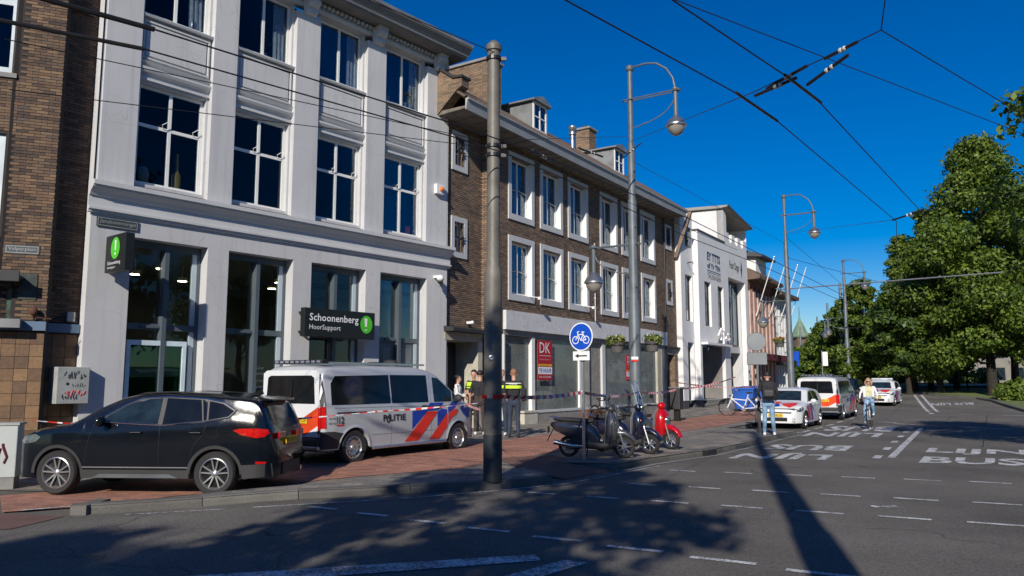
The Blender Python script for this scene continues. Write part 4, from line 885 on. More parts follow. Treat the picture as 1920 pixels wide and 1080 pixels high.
m = MB(); m.box(-.05, .35, -.06, 0, 0, .5); m.box(.0, .15, -.03, 0, 1.0, 1.15); m.box(.25, .33, -.03, 0, .75, .85); m.build('panel', blackpl, t)
t = empty('wall_hook', label='black iron hook high on the narrow left bay of the white building', cat='hook'); place(t, F2O, F2A, 15.3, -.32, 8.1); m = MB(); m.tube([(0, 0, 0), (0, -.3, .02), (.05, -.3, -.1)], .03, 6); m.build('hook', blackm, t)

# ===== red brick house with flagpoles and white front beyond
B4 = front('red_brick_house', F2O, F2A, 'narrow red brick house with striped pale piers and flagpoles, past the white tower')
m = MB(); wall(m, 25.62, 31.5, .1, 8.3, -.6, [(26.1+i*.95, 26.6+i*.95, z, z+1.9) for i in range(6) for z in (1.0, 3.9, 6.1)], .25); m.quad((31.5, -.6, 0), (31.5, 6, 0), (31.5, 6, 8.3), (31.5, -.6, 8.3)); m.build('brick_wall', brickpink, B4, fix=False)
for i in range(7):
    m = MB(); m.box(25.68+i*.95, 26.04+i*.95, -.70, -.603, .1, 7.6); m.build('pier', M('pinkish_pier', (.5, .36, .31), .8, var=.15) if i == 0 else MATS['pinkish_pier'], B4)
for i in range(6):
    for z in (1.0, 3.9, 6.1):
        m = MB(); m.box(26.1+i*.95, 26.6+i*.95, -.40, -.37, z, z+1.9); m.build('window', carglass2, B4)
m = MB(); m.prism([(-.6, 8.3), (-1.4, 8.35), (-1.4, 8.55), (-.6, 9.1), (3, 10.4), (3, 8.3)], 25.6, 31.7); m.build('roof', rooft, B4)
m = MB(); m.prism([(-.62, 9.0), (-.62, 10.1), (.5, 10.4), (3, 10.4), (3, 9)], 27.6, 30.2); m.build('gabled_dormer', wr, B4)
m = MB(); m.prism([(-1.2, 10.0), (-1.2, 10.15), (.5, 10.7), (3, 10.7), (3, 10.4)], 27.2, 30.6); m.build('dormer_roof', slate, B4)
m = MB(); m.box(25.62, 31.5, -1.6, -.61, 3.1, 3.5); m.build('awning', M('dark_red_awning', (.12, .02, .03), .8), B4)
def flagpole(s, z, lab, L=4.2):
    t = empty('flagpole', label=lab, cat='flagpole', group='slanted flagpoles on the far facades'); place(t, F2O, F2A, s, -.7, z)
    m = MB(); m.tube([(0, 0, 0), (0, -1.3, L*.9)], .03, 6); m.build('pole', white, t); m = MB(); m.ball((0, -1.32, L*.9+.06), .06); m.build('knob', steel, t)
for s, z, lab in ((26.9, 6.0, 'slanted white flagpole on the red brick house, nearest one'), (30.2, 6.2, 'slanted white flagpole on the red brick house, farther one'), (33.5, 6.3, 'slanted white flagpole on the white fluted front, nearer one'), (36.2, 6.4, 'slanted white flagpole on the white fluted front, farther one')): flagpole(s, z, lab)
B5 = front('white_columned_house', F2O, F2A, 'far white house front with thin vertical ribs, last in the row before the trees')
m = MB(); wall(m, 31.52, 36.6, .1, 7.8, -.5, [(31.9+i*.8, 32.3+i*.8, z, z+2.2) for i in range(6) for z in (.8, 4.2)], .3); m.quad((36.6, -.5, 0), (36.6, 8, 0), (36.6, 8, 7.8), (36.6, -.5, 7.8)); m.build('wall', wr, B5, fix=False)
for i in range(7):
    m = MB(); m.tube([(31.7+i*.8, -.6, .1), (31.7+i*.8, -.6, 7.4)], .10, 6); m.build('rib', trimw, B5)
m = MB(); m.box(31.6, 36.5, -.2, -.15, .8, 7); m.build('window', carglass2, B5)
m = MB(); m.prism([(-.5, 7.8), (-1.3, 7.85), (-1.3, 8.1), (3, 10), (3, 7.8)], 31.5, 36.8); m.build('roof', rooft, B5)
m = MB(); m.box(31.55, 36.6, -1.0, -.51, 2.9, 3.3); m.build('awning', slate, B5)

# ===== brick corner building at the left
A0 = 68.; K0 = fpt(F1O, F1A, -11.62, .12)
B0 = front('corner_brick_building', K0, A0, 'dark brown brick corner building with glazed brown tiles below, at the left edge')
OPN = [(-1.95, -.84, 7.94, 11), (-1.95, -.92, 4.6, 6.68), (-2.2, -.62, 2.95, 3.60)]
# mortar-backed wall, then the bricks themselves
m = MB(); wall(m, -4.5, 0, 2.93, 13, 0, OPN, .25); wall(m, -4.5, 0, -.2, 2.74, 0, (), 0)
m.quad((0, 0, -.2), (0, .6, -.2), (0, .6, 13), (0, 0, 13)); m.build('backing_wall', mortar, B0, fix=False)
bm_ = MB(); bm_.box(0, .208, -.012, .01, 0, .052); BRM = bm_.mesh('brick', [piecem]); nb = 0; rest = MB()
row = 0; z = 2.96
while z < 10.2:
    x = -.215-(.107 if row % 2 else 0) if row % 2 == 0 else -.1075
    if row % 2: rest.box(x, 0, -.012, .01, z, z+.052); x -= .215
    else: pass
    x = x
    while x > -2.3:
        if not any(o[0]-.01 < x+.208 and x < o[1]+.01 and o[2]-.02 < z+.052 and z < o[3]+.02 for o in OPN):
            if nb < 290 and z < 5.4:
                b = obj('brick', BRM, B0); b.location = (x, rnd.uniform(-.003, .003), z); nb += 1
            else:
                j = rnd.uniform(-.003, .003); rest.box(x, x+.208, -.012+j, .01, z, z+.052)
        x -= .215
    z += .062; row += 1
o = rest.build('brick', piecem, B0); o['kind'] = 'stuff'
# side return and the recessed strip beside the white building (runs parallel to the white front)
m = MB(); th = R(A0-F1A)
def rec(s, y, z):   # point on the white building's frame -> corner building's frame
    a = R(F1A); X = F1O[0]+math.sin(a)*s-math.cos(a)*y-K0[0]; Y = F1O[1]+math.cos(a)*s+math.sin(a)*y-K0[1]; a0 = R(A0)
    return (X*math.sin(a0)+Y*math.cos(a0), -X*math.cos(a0)+Y*math.sin(a0), z)
def recb(m, s0, s1, y0, y1, z0, z1): m.box(s0, s1, y0, y1, z0, z1, rec)
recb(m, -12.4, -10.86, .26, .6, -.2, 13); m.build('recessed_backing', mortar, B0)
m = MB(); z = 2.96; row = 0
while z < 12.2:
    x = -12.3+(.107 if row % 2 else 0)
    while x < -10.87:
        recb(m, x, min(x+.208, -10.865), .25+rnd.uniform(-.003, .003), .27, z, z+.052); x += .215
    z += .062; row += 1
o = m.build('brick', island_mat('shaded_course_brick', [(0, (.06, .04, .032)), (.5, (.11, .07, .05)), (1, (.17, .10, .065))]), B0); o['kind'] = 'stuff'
# glazed tiles below the band
TM = [MB().box(0, .232, -.014, .01, 0, h).mesh('tile', [tilem]) for h in (.232,)][0]
k = 0; z = 2.72-.24
while z > -.1:
    x = -.24; k += 1
    while x > -1.9:
        if k < 12:
            t_ = obj('tile', TM, B0); t_.location = (x, rnd.uniform(-.004, .004), z); t_.rotation_euler = (rnd.uniform(-.012, .012), 0, rnd.uniform(-.01, .01))
        x -= .24
    x = -12.05
    while x < -10.9:
        mm_ = MB(); recb(mm_, x, min(x+.232, -10.865), .246+rnd.uniform(-.004, .004), .27, z, z+.232); mm_.build('tile', tilem, B0); x += .24
    z -= .24
m = MB(); m.box(-4.5, .02, -.10, .0, 2.745, 2.925); recb(m, -11.75, -10.87, .14, .26, 2.745, 2.925); m.build('stone_band', bandblue, B0)
for (a, b, c, d) in OPN[:2]:
    window(B0, a+.01, b-.01, c+.01, d-.01, .10, .13, M('white_pvc_frame', (.55, .62, .66), .5) if 'white_pvc_frame' not in MATS else MATS['white_pvc_frame'], (), (.5,) if d > 10 else (), .12, upglass)
    m = MB(); m.box(a-.05, b+.03, -.06, .2, c-.10, c-.005); m.build('window_sill', greyslab, B0)
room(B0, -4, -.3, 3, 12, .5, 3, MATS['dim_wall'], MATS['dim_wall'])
m = MB(); m.box(-2.2, -.62, .05, .12, 2.96, 3.6); m.build('fanlight', M('green_cloudy_glass', (.06, .10, .08), .2, scale=4, var=.5, spec=.8), B0)
m = MB(); m.box(-2.6, -.42, -.42, -.02, 3.72, 3.80); m.box(-2.6, -.42, -.46, -.43, 3.66, 3.88); m.box(-2.6, -.6, -.3, -.02, 3.60, 3.715); m.build('awning_box', blackpl, B0, bevel=.015)
m = MB(); m.box(-2.6, -.38, -.34, -.11, 2.78, 2.95); m.build('shop_ledge', M('grey_ledge', (.22, .23, .24), .5), B0)
m = MB(); m.box(-.50, -.19, -.035, -.014, 3.36, 3.88); o = m.build('wall_plaque', M('green_bronze_plaque', (.035, .045, .04), .4, var=.4, scale=9)); tag(o, 'dark square plaque on the brick above the blue-grey band', 'plaque'); o.location = (K0[0], K0[1], 0); o.rotation_euler = (0, 0, R(90-A0))
street_name('Velperplein', (K0, A0), -.79, 4.26, .60, .18, 'dark street name plate on the brown brick corner building')
dp = empty('downpipe', label='dark full-height rain pipe in the corner between the brick building and white shop', cat='downpipe'); place(dp, F1O, F1A, -11.55, .10, 0)
m = MB(); m.tube([(0, 0, .0), (0, 0, 9.55), (.08, .04, 9.68), (.6, .12, 9.7)], .04, 10); m.build('pipe', M('dark_lead_pipe', (.10, .10, .10), .35, .6), dp, smooth=True)
for q in ((.06, 0, .9), (.055, 1.9, 1.96), (.055, 4.9, 4.96)): m = MB(); m.lathe([(q[0], q[1]), (q[0], q[2])], 10); m.build('pipe_shoe' if q[1] == 0 else 'pipe_collar', blackm, dp)
t = empty('wall_lamp', label='rusty iron wall fitting on the brick beside the plaque', cat='lamp'); place(t, K0, A0, -.20, -.02, 3.0); m = MB(); m.ball((0, -.1, .12), (.08, .08, .09)); m.tube([(0, -.1, .05), (0, -.02, -.05)], .02); m.tube([(.05, -.1, .0), (.3, -.03, -.02)], .015); m.build('fitting', M('rusty_iron', (.10, .04, .025), .8), t)
t = empty('junction_box', label='small grey cable box on the recessed brick strip by the white corner', cat='junction box'); place(t, F1O, F1A, -11.12, .24, 2.98); m = MB(); m.box(0, .16, -.08, 0, 0, .2); m.build('box', cabgrey, t, bevel=.01); m = MB(); m.tube([(0, -.03, .04), (-.35, -.05, .0)], .012); m.build('cable', blackpl, t)
# graffiti meter box on the wall
gb = empty('meter_box', label='grey metal wall box covered in black and red graffiti, left of the shop', cat='meter box'); place(gb, F1O, F1A, -11.36, 0.24, 1.30)
m = MB(); m.box(0, .62, -.42, 0, 0, .74); m.build('cabinet', cabgrey, gb, bevel=.012)
def scrawl(parent, x0, z0, w, h, y, n, r, mat, seed, name='graffiti', ax='y'):
    g = random.Random(seed); m = MB(); x = x0
    for i in range(n):
        pts = [(x+g.uniform(-.3, .5)*w/n, y, z0+g.uniform(0, 1)*h) for _ in range(4)]
        if ax == 'x': pts = [(y, p[0], p[2]) for p in pts]
        m.tube(pts, r, 4); x += w/n
    return m.build(name, mat, parent)
scrawl(gb, .14, .48, .44, .18, -.424, 7, .007, ink, 5); scrawl(gb, .12, .08, .30, .12, -.424, 6, .006, ink, 9); scrawl(gb, .30, .33, .26, .09, -.424, 6, .004, ink, 3)
scrawl(gb, .16, .15, .42, .13, -.425, 7, .008, M('red_graffiti', (.5, .03, .05), .6), 11); m = MB(); m.ball((.2, -.424, .40), (.03, .004, .03)); m.build('graffiti', ink, gb)
cb = empty('utility_cabinet', (-8.28, 13.25, 0), R(18), 'pale grey street cabinet with graffiti, cut off by the left edge', 'utility cabinet')
m = MB(); m.box(-1.0, .0, 0, .38, .16, 1.02); m.build('cabinet', M('pale_cabinet', (.42, .46, .46), .55, var=.08, dirt=.1), cb, bevel=.015); m = MB(); m.box(-.98, -.02, .02, .36, -.1, .16); m.build('plinth', greyslab, cb); m = MB(); m.box(-1.02, .02, -.02, .4, 1.02, 1.06); m.build('lid', cabgrey, cb)
scrawl(cb, -.5, .35, .42, .4, -.004, 4, .022, M('dark_red_graffiti', (.13, .02, .03), .6), 21)

# ------------------------------------------------------------- vehicles: x forward, y to the car's left, z up
class Car:
    def __init__(s, top, plan, belt, tumble, sill, xf, xr, wr, arch, corner=.10, bulge=.03, nexp=3.2):
        s.tx, s.tz = zip(*sorted(top)); s.px, s.pw = zip(*sorted(plan)); s.bx, s.bz = zip(*sorted(belt)); s.tumble = tumble; s.sill = sill
        s.xf, s.xr, s.wr, s.arch, s.corner, s.bulge, s.n = xf, xr, wr, arch, corner, bulge, nexp; s.x0, s.x1 = s.tx[0], s.tx[-1]
        xs = np.linspace(s.x0, s.x1, 240); z = np.interp(xs, s.tx, s.tz); k = np.ones(7)/7
        zz = np.convolve(np.pad(z, 3, 'edge'), k, 'valid'); s.gx, s.gz = xs, zz
    def top(s, x): return float(np.interp(x, s.gx, s.gz))
    def c(s, x):
        t = s.top(x); return min(s.corner, (t-s.sill)*.4)
    def base(s, x, z):
        w = float(np.interp(x, s.px, s.pw)); b = float(np.interp(x, s.bx, s.bz)); zm = (s.sill+b)*.52
        w -= s.bulge*((z-zm)/max(.2, b-s.sill))**2*1.6 if z < b else s.bulge*.35
        if z > b: w -= s.tumble*(z-b)
        return w
    def hw(s, x, z):
        t = s.top(x); c = s.c(x); zs = t-c
        if z <= zs: return s.base(x, z)
        q = min(1., (z-zs)/c); return s.base(x, zs)*max(0., 1-q**s.n)**(1/s.n)
    def ztop(s, x, y):
        t = s.top(x); c = s.c(x); w = s.base(x, t-c); q = min(1., abs(y)/w); return t-c+c*max(0., 1-q**s.n)**(1/s.n)
    def low(s, x):
        z = s.sill
        for xw in (s.xf, s.xr):
            d = abs(x-xw)
            if d < s.arch: z = max(z, s.wr+math.sqrt(s.arch**2-d*d)-.02)
        return z
    def body(s, mat, parent, name='body'):
        xs = set(np.linspace(s.x0, s.x1, 64))
        for xw in (s.xf, s.xr):
            for k in range(17): xs.add(xw-s.arch*math.cos(math.pi*k/16)*.9999)
            xs.add(xw-s.arch-1e-3); xs.add(xw+s.arch+1e-3)
        for d in (.01, .03, .06, .1): xs.add(s.x0+d); xs.add(s.x1-d)
        xs = sorted(x for x in xs if s.x0 <= x <= s.x1); m = MB(); ring = []
        for x in xs:
            lo = s.low(x); c = s.c(x); zs = s.top(x)-c; zs = max(zs, lo+.02)
            pts = []
            for k in range(10):
                z = lo+(zs-lo)*k/9; pts.append((s.base(x, z), z))
            w = s.base(x, zs)
            for k in range(1, 9):
                a = math.pi/2*k/8; yy = w*math.cos(a)**(2/s.n) if k < 8 else 0; zz = zs+(s.top(x)-zs)*math.sin(a)**(2/s.n); pts.append((yy, zz))
            ring.append([(x, y, z) for y, z in pts]+[(x, -y, z) for y, z in reversed(pts[:-1])])
        n = len(ring[0])
        for r in ring: m.v += r
        for i in range(len(ring)-1):
            for j in range(n-1): m.f.append((i*n+j, i*n+j+1, (i+1)*n+j+1, (i+1)*n+j))
        m.f.append(tuple(range(n))); k = (len(ring)-1)*n; m.f.append(tuple(range(k+n-1, k-1, -1))); m.m = [0]*len(m.f)
        b = m.build(name, mat, parent, smooth=True)
        u = MB(); u.box(s.x0+.12, s.x1-.12, -s.pw[len(s.pw)//2]+.25, s.pw[len(s.pw)//2]-.25, s.sill-.03, s.wr*2+.1); u.build('underbody', blackpl, parent)
        return b
    def decal(s, name, poly, mat, parent, kind='L', eps=.006, step=.14, th=None):
        """panel laid on the body. kind L/R: poly in (x,z) on that side; T: (x,y) on top; F/B: (y,z) on the end face"""
        bm = bmesh.new(); f = bm.faces.new([bm.verts.new((a, b, 0)) for a, b in poly])
        us = [p[0] for p in poly]; vs = [p[1] for p in poly]
        for ax, lo, hi in ((0, min(us), max(us)), (1, min(vs), max(vs))):
            q = math.floor(lo/step)*step+step
            while q < hi:
                bmesh.ops.bisect_plane(bm, geom=bm.verts[:]+bm.edges[:]+bm.faces[:], plane_co=(q, 0, 0) if ax == 0 else (0, q, 0), plane_no=(1, 0, 0) if ax == 0 else (0, 1, 0), dist=1e-5); q += step
        for v in bm.verts:
            a, b = v.co.x, v.co.y
            if kind == 'L': v.co = (a, s.hw(a, b)+eps, b)
            elif kind == 'R': v.co = (a, -s.hw(a, b)-eps, b)
            elif kind == 'T': v.co = (a, b, s.ztop(a, b)+eps)
            elif kind == 'F': v.co = (s.x1+eps, a, b)
            else: v.co = (s.x0-eps, a, b)
        bmesh.ops.recalc_face_normals(bm, faces=bm.faces)
        me = bpy.data.meshes.new(name); bm.to_mesh(me); bm.free(); me.materials.append(mat)
        me.polygons.foreach_set("use_smooth", [True]*len(me.polygons))
        return obj(name, me, parent)
    def text(s, name, txt, x, z, w, h, mat, parent, side='R', eps=.012, bold=0):
        d = 1 if side == 'R' else -1
        return lettering(name, txt, w, h, lambda a, b: (x+d*a, (-1 if side == 'R' else 1)*(s.hw(x+d*a, z+b)+eps), z+b), mat, parent, bold)
    def line(s, name, pts, r, mat, parent, side='R', eps=.004):
        g = -1 if side == 'R' else 1; m = MB(); out = []
        for (a, b), (c, d) in zip(pts[:-1], pts[1:]):
            n = max(1, int(math.dist((a, b), (c, d))/.12))
            for k in range(n): t = k/n; x, z = a+(c-a)*t, b+(d-b)*t; out.append((x, g*(s.hw(x, z)+eps), z))
        x, z = pts[-1]; out.append((x, g*(s.hw(x, z)+eps), z)); m.tube(out, r, 5); return m.build(name, mat, parent)
WH = {}
def wheel(parent, x, y, r, w, side, style, rimr=None, steer=0):
    rimr = rimr or r*.68; key = (style, round(r, 3))
    if key not in WH:
        m = MB(); pr = [(rimr, -w/2+.01), (r-.03, -w/2), (r-.006, -w/2+.03), (r, -w*.2), (r, w*.2), (r-.006, w/2-.03), (r-.03, w/2), (rimr+.005, w/2-.008)]
        m.lathe(pr+[pr[0]], 40, lambda a, b, c: (a, -c, b)); ty = m.mesh('tyre', [rubber], True)
        m = MB(); o = w/2-.012
        m.lathe([(rimr+.004, o-.005), (rimr-.014, o+.004), (rimr-.03, o-.03), (rimr-.035, -o)], 36, lambda a, b, c: (a, -c, b), False)
        def spoke(an, w0, w1, r0=.035, r1=None, y0=o-.028, y1=o-.012):
            r1 = r1 or rimr-.012; ca, sa = math.cos(an), math.sin(an)
            def T(u, v, d): return (u*ca-v*sa, -d, u*sa+v*ca)
            m.add([T(r0, -w0, y0), T(r0, w0, y0), T(r1, w1, y1), T(r1, -w1, y1), T(r0, -w0, y0-.03), T(r0, w0, y0-.03), T(r1, w1, y1-.03), T(r1, -w1, y1-.03)], [(0, 1, 2, 3), (4, 7, 6, 5), (0, 4, 5, 1), (1, 5, 6, 2), (2, 6, 7, 3), (3, 7, 4, 0)])
        if style == 'ten':
            for k in range(5):
                a = 2*math.pi*k/5+math.pi/2
                for d in (-.235, .235): spoke(a+d, .013, .010)
            m.lathe([(.0, o-.005), (.035, o-.008), (.05, o-.02), (.055, o-.05)], 16, lambda a, b, c: (a, -c, b))
        elif style == 'steel':
            m.lathe([(.0, o-.005), (.05, o-.01), (.06, o-.03), (rimr*.62, o-.02), (rimr*.72, o-.045), (rimr-.02, o-.05)], 32, lambda a, b, c: (a, -c, b))
        elif style == 'five':
            for k in range(5): spoke(2*math.pi*k/5+math.pi/2, .03, .045)
            m.lathe([(.0, o-.005), (.05, o-.01), (.06, o-.04)], 16, lambda a, b, c: (a, -c, b))
        elif style == 'scooter':
            for k in range(8): spoke(2*math.pi*k/8, .012, .012, .02)
            m.lathe([(.0, o), (.035, o), (.04, -o)], 12, lambda a, b, c: (a, -c, b))
        rm = m.mesh('rim', [silver], True)
        m = MB(); m.lathe([(0, o-.06), (rimr-.03, o-.06)], 24, lambda a, b, c: (a, -c, b))
        m.lathe([(.0, -.02), (rimr*.62, -.02), (rimr*.62, -.04)], 20, lambda a, b, c: (a, -c+.01, b)); dk = m.mesh('brake_disc', [darkalloy])
        ex = None
        if style == 'steel':
            m = MB()
            for k in range(14):
                a = 2*math.pi*k/14; m.lathe([(0, 0), (.016, 0), (.016, -.012), (0, -.012)], 6, lambda u, v, q, a=a: (rimr*.80*math.cos(a)+u, -(o-.03)+q*.3, rimr*.80*math.sin(a)+v))
            ex = m.mesh('rim_slot', [blackm])
        WH[key] = (ty, rm, dk, ex)
    ty, rm, dk, ex = WH[key]
    e = obj('wheel', ty, parent); e.location = (x, y, r); e.rotation_euler = (0, 0, (math.pi if side < 0 else 0)+steer)
    for q in (rm, dk, ex):
        if q: obj(q.name.split('.')[0], q, e)
    return e
def mirror(car, parent, x, z, w, mat, ys=(1, -1), dx=0):
    for g in ys:
        m = MB(); y = car.hw(x, z); m.box(x-.02, x+.03, g*(y-.02), g*(y+.09), z-.01, z+.03)
        m.ball((x+dx, g*(y+.15), z+.06), (.07, .11, .085), 12, 8); m.build('wing_mirror', mat, parent, smooth=True)
def plate(parent, x, y, z, txt, face, w=.52, h=.11, tilt=0):
    m = MB(); m.box(x-.006, x+.006, y-w/2, y+w/2, z-h/2, z+h/2); p = m.build('number_plate', yellow, parent); d = 1 if face == 'F' else -1
    lettering('plate_lettering', txt, w*.86, h*.62, lambda a, b: (x+d*.009, y+d*(a-w*.43), z-h*.31+b), ink, p); return p

# ---- black hatchback SUV in front
Z0 = .0
def black_suv():
    root = empty('parked_car', label='black compact SUV with silver ten-spoke wheels parked half on the kerb in front', cat='car')
    c = Car([(-2.26, .55), (-2.25, .88), (-2.2, 1.02), (-2.12, 1.18), (-2.0, 1.46), (-1.92, 1.525), (-1.2, 1.60), (-.4, 1.625), (.05, 1.61), (.35, 1.55), (.65, 1.42), (1.1, 1.17), (1.25, 1.12), (1.7, 1.06), (2.0, .97), (2.12, .86), (2.17, .6), (2.18, .45)],
            [(-2.26, .66), (-2.18, .78), (-2.0, .86), (-1.4, .905), (-.3, .91), (.9, .91), (1.4, .90), (1.8, .84), (2.05, .70), (2.18, .50)],
            [(-2.3, 1.08), (-1.6, 1.17), (-.5, 1.10), (1.0, 1.02), (2.2, .9)], .36, .27, 1.30, -1.34, .345, .405, .12, .045)
    b = c.body(carblack, root)
    for sd in ('L', 'R'):
        g = 1 if sd == 'L' else -1
        # plastic arches and sills
        for xw in (c.xf, c.xr):
            P = [(xw+(.405+.055)*math.cos(t), c.wr-.02+(.405+.055)*math.sin(t)) for t in [math.pi*k/18*.98+.03 for k in range(19)]]; Q = [(xw+.408*math.cos(t), c.wr-.02+.408*math.sin(t)) for t in [math.pi*k/18*.98+.03 for k in range(19)]]
            m = MB(); vs = [(x, g*(c.hw(x, z)+.012), z) for x, z in P]+[(x, g*(c.hw(x, max(z, .3))+.004), z) for x, z in Q]+[(x, g*(c.hw(x, max(z, .3))-.10), z) for x, z in Q]
            m.add(vs, [(k, k+1, 20+k, 19+k) for k in range(18)]+[(19+k, 20+k, 39+k, 38+k) for k in range(18)]); m.build('wheel_arch_trim', blackpl, root, smooth=True)
        c.decal('sill_trim', [(-.92, .27), (.88, .27), (.88, .40), (-.92, .40)], blackpl, root, sd, .012)
        c.decal('sill_blade', [(-.75, .275), (.70, .275), (.55, .335), (-.60, .335)], M('sill_silver', (.16, .18, .2), .4, .5) if sd == 'L' else MATS['sill_silver'], root, sd, .02)
        c.decal('lower_chrome', [(-.9, .43), (.86, .43), (.86, .447), (-.9, .447)], silver, root, sd, .012)
        W1 = [(.60, 1.16), (.50, 1.25), (.22, 1.41), (-.02, 1.495), (-.36, 1.52), (-.36, 1.115), (.2, 1.125)]
        W2 = [(-.44, 1.52), (-.44, 1.11), (-1.10, 1.165), (-1.02, 1.495)]; W2b = [(-1.045, 1.495), (-1.125, 1.17), (-1.17, 1.175), (-1.13, 1.48)]
        W3 = [(-1.20, 1.18), (-1.165, 1.475), (-1.40, 1.43), (-1.60, 1.32), (-1.52, 1.235)]
        ol = [(.66, 1.15), (.53, 1.26), (.24, 1.42), (-.02, 1.52), (-.5, 1.545), (-1.1, 1.515), (-1.42, 1.455), (-1.64, 1.33), (-1.54, 1.215), (-1.14, 1.15), (-.4, 1.095), (.2, 1.125), (.66, 1.15)]
        c.decal('window_surround', ol, blackm, root, sd, .003)
        for w, mt in ((W1, carglass2), (W2, carglass), (W2b, carglass), (W3, carglass)): c.decal('side_window', w, mt, root, sd, .007)
        c.line('chrome_trim', ol, .010, chrome, root, sd, .006)
        for x in (.0, -1.0):
            m = MB(); zz = .985; y = c.hw(x, zz); m.box(x-.12, x+.10, g*(y+.012), g*(y+.035), zz-.014, zz+.014); m.build('door_handle', carblack if x else carblack, root, bevel=.008)
            m = MB(); m.box(x-.1, x+.08, g*(y+.034), g*(y+.04), zz-.004, zz+.006); m.build('handle_strip', chrome, root)
        c.line('door_gap', [(-.40, 1.11), (-.41, .42)], .004, blackm, root, sd, .0); c.line('door_gap', [(.72, 1.1), (.80, .8), (.84, .42)], .004, blackm, root, sd, .0); c.line('door_gap', [(-1.2, 1.18), (-1.12, .95), (-.98, .78), (-.93, .6)], .004, blackm, root, sd, .0)
        c.line('crease', [(1.1, .86), (-.4, .90), (-1.5, .98), (-2.05, .97)], .006, carblack, root, sd, -.001)
        c.decal('tail_light', [(-1.62, 1.02), (-1.72, 1.045), (-2.0, 1.05), (-2.16, 1.03), (-2.2, .93), (-2.0, .90), (-1.75, .95)], lampred, root, sd, .014)
        c.decal('headlight', [(1.62, .90), (1.72, .95), (2.0, .90), (2.08, .80), (1.9, .79), (1.7, .83)], lampclr, root, sd, .012)
        c.decal('side_reflector', [(-2.0, .50), (-2.0, .535), (-2.15, .53), (-2.15, .50)], lampred, root, sd, .014)
        c.decal('lower_bumper', [(-1.79, .27), (-1.76, .48), (-2.22, .50), (-2.24, .30)], blackpl, root, sd, .012)
        m = MB(); m.tube([(.15, g*.62, 1.56), (.0, g*.62, 1.60), (-.5, g*.62, 1.615), (-1.3, g*.62, 1.575), (-1.5, g*.62, 1.52)], .014, 6); m.build('roof_rail', blackm, root)
        wheel(root, c.xf, g*(.80), c.wr, .225, -g, 'ten', .245); wheel(root, c.xr, g*(.80), c.wr, .225, -g, 'ten', .245)
    c.decal('windscreen', [(1.10, -.62), (.36, -.50), (.36, .50), (1.10, .62)], carglass2, root, 'T', .006)
    c.decal('rear_window', [(-2.13, -.60), (-2.13, .60), (-2.01, .54), (-2.01, -.54)], carglass, root, 'T', .012, .05)
    m = MB(); m.prism([(-1.85, 1.54), (-2.12, 1.50), (-2.12, 1.475), (-1.95, 1.465)], -.54, .54, 'y'); m.build('roof_spoiler', carblack, root, bevel=.012)
    m = MB(); m.prism([(-1.55, 1.58), (-1.72, 1.66), (-1.76, 1.575)], -.02, .02, 'y'); m.build('roof_fin', carblack, root)
    m = MB(); m.box(-2.29, -2.26, -.40, .40, .30, .48); m.build('rear_diffuser', blackpl, root); plate(root, -2.275, 0, .83, 'PX-502-D', 'B')
    for q in (-.6, .3): m = MB(); m.box(-2.28, -2.255, q, q+.3, .88, .98); m.build('tail_light', lampred, root, bevel=.01)
    m = MB(); m.lathe([(.03, 0), (.04, 0), (.04, .06), (.03, .06)], 12, lambda x, y, z: (-2.24-z, y-.45, x+.32)); m.build('exhaust', chrome, root)
    m = MB(); m.box(2.165, 2.19, -.2, -.03, .62, .82); m.box(2.165, 2.19, .03, .2, .62, .82); m.build('grille', blackm, root, bevel=.02)
    mirror(c, root, .52, 1.10, .1, carblack)
    m = MB()
    for y in (-.36, .36): m.box(-.15, -.02, y-.12, y+.12, 1.12, 1.38)
    m.build('headrest', blackpl, root)
    return root
CAR = black_suv()
f_, r_ = Vector((-7.17, 12.43, 0)), Vector((-4.63, 12.26, 0)); d_ = (f_-r_).normalized(); ctr = (f_+r_)/2+Vector((-d_.y, d_.x, 0))*-.90
CAR.location = (ctr.x, ctr.y, -.012); CAR.rotation_euler = (0, 0, math.atan2(d_.y, d_.x)); CAR.scale = (.965, .965, .985)

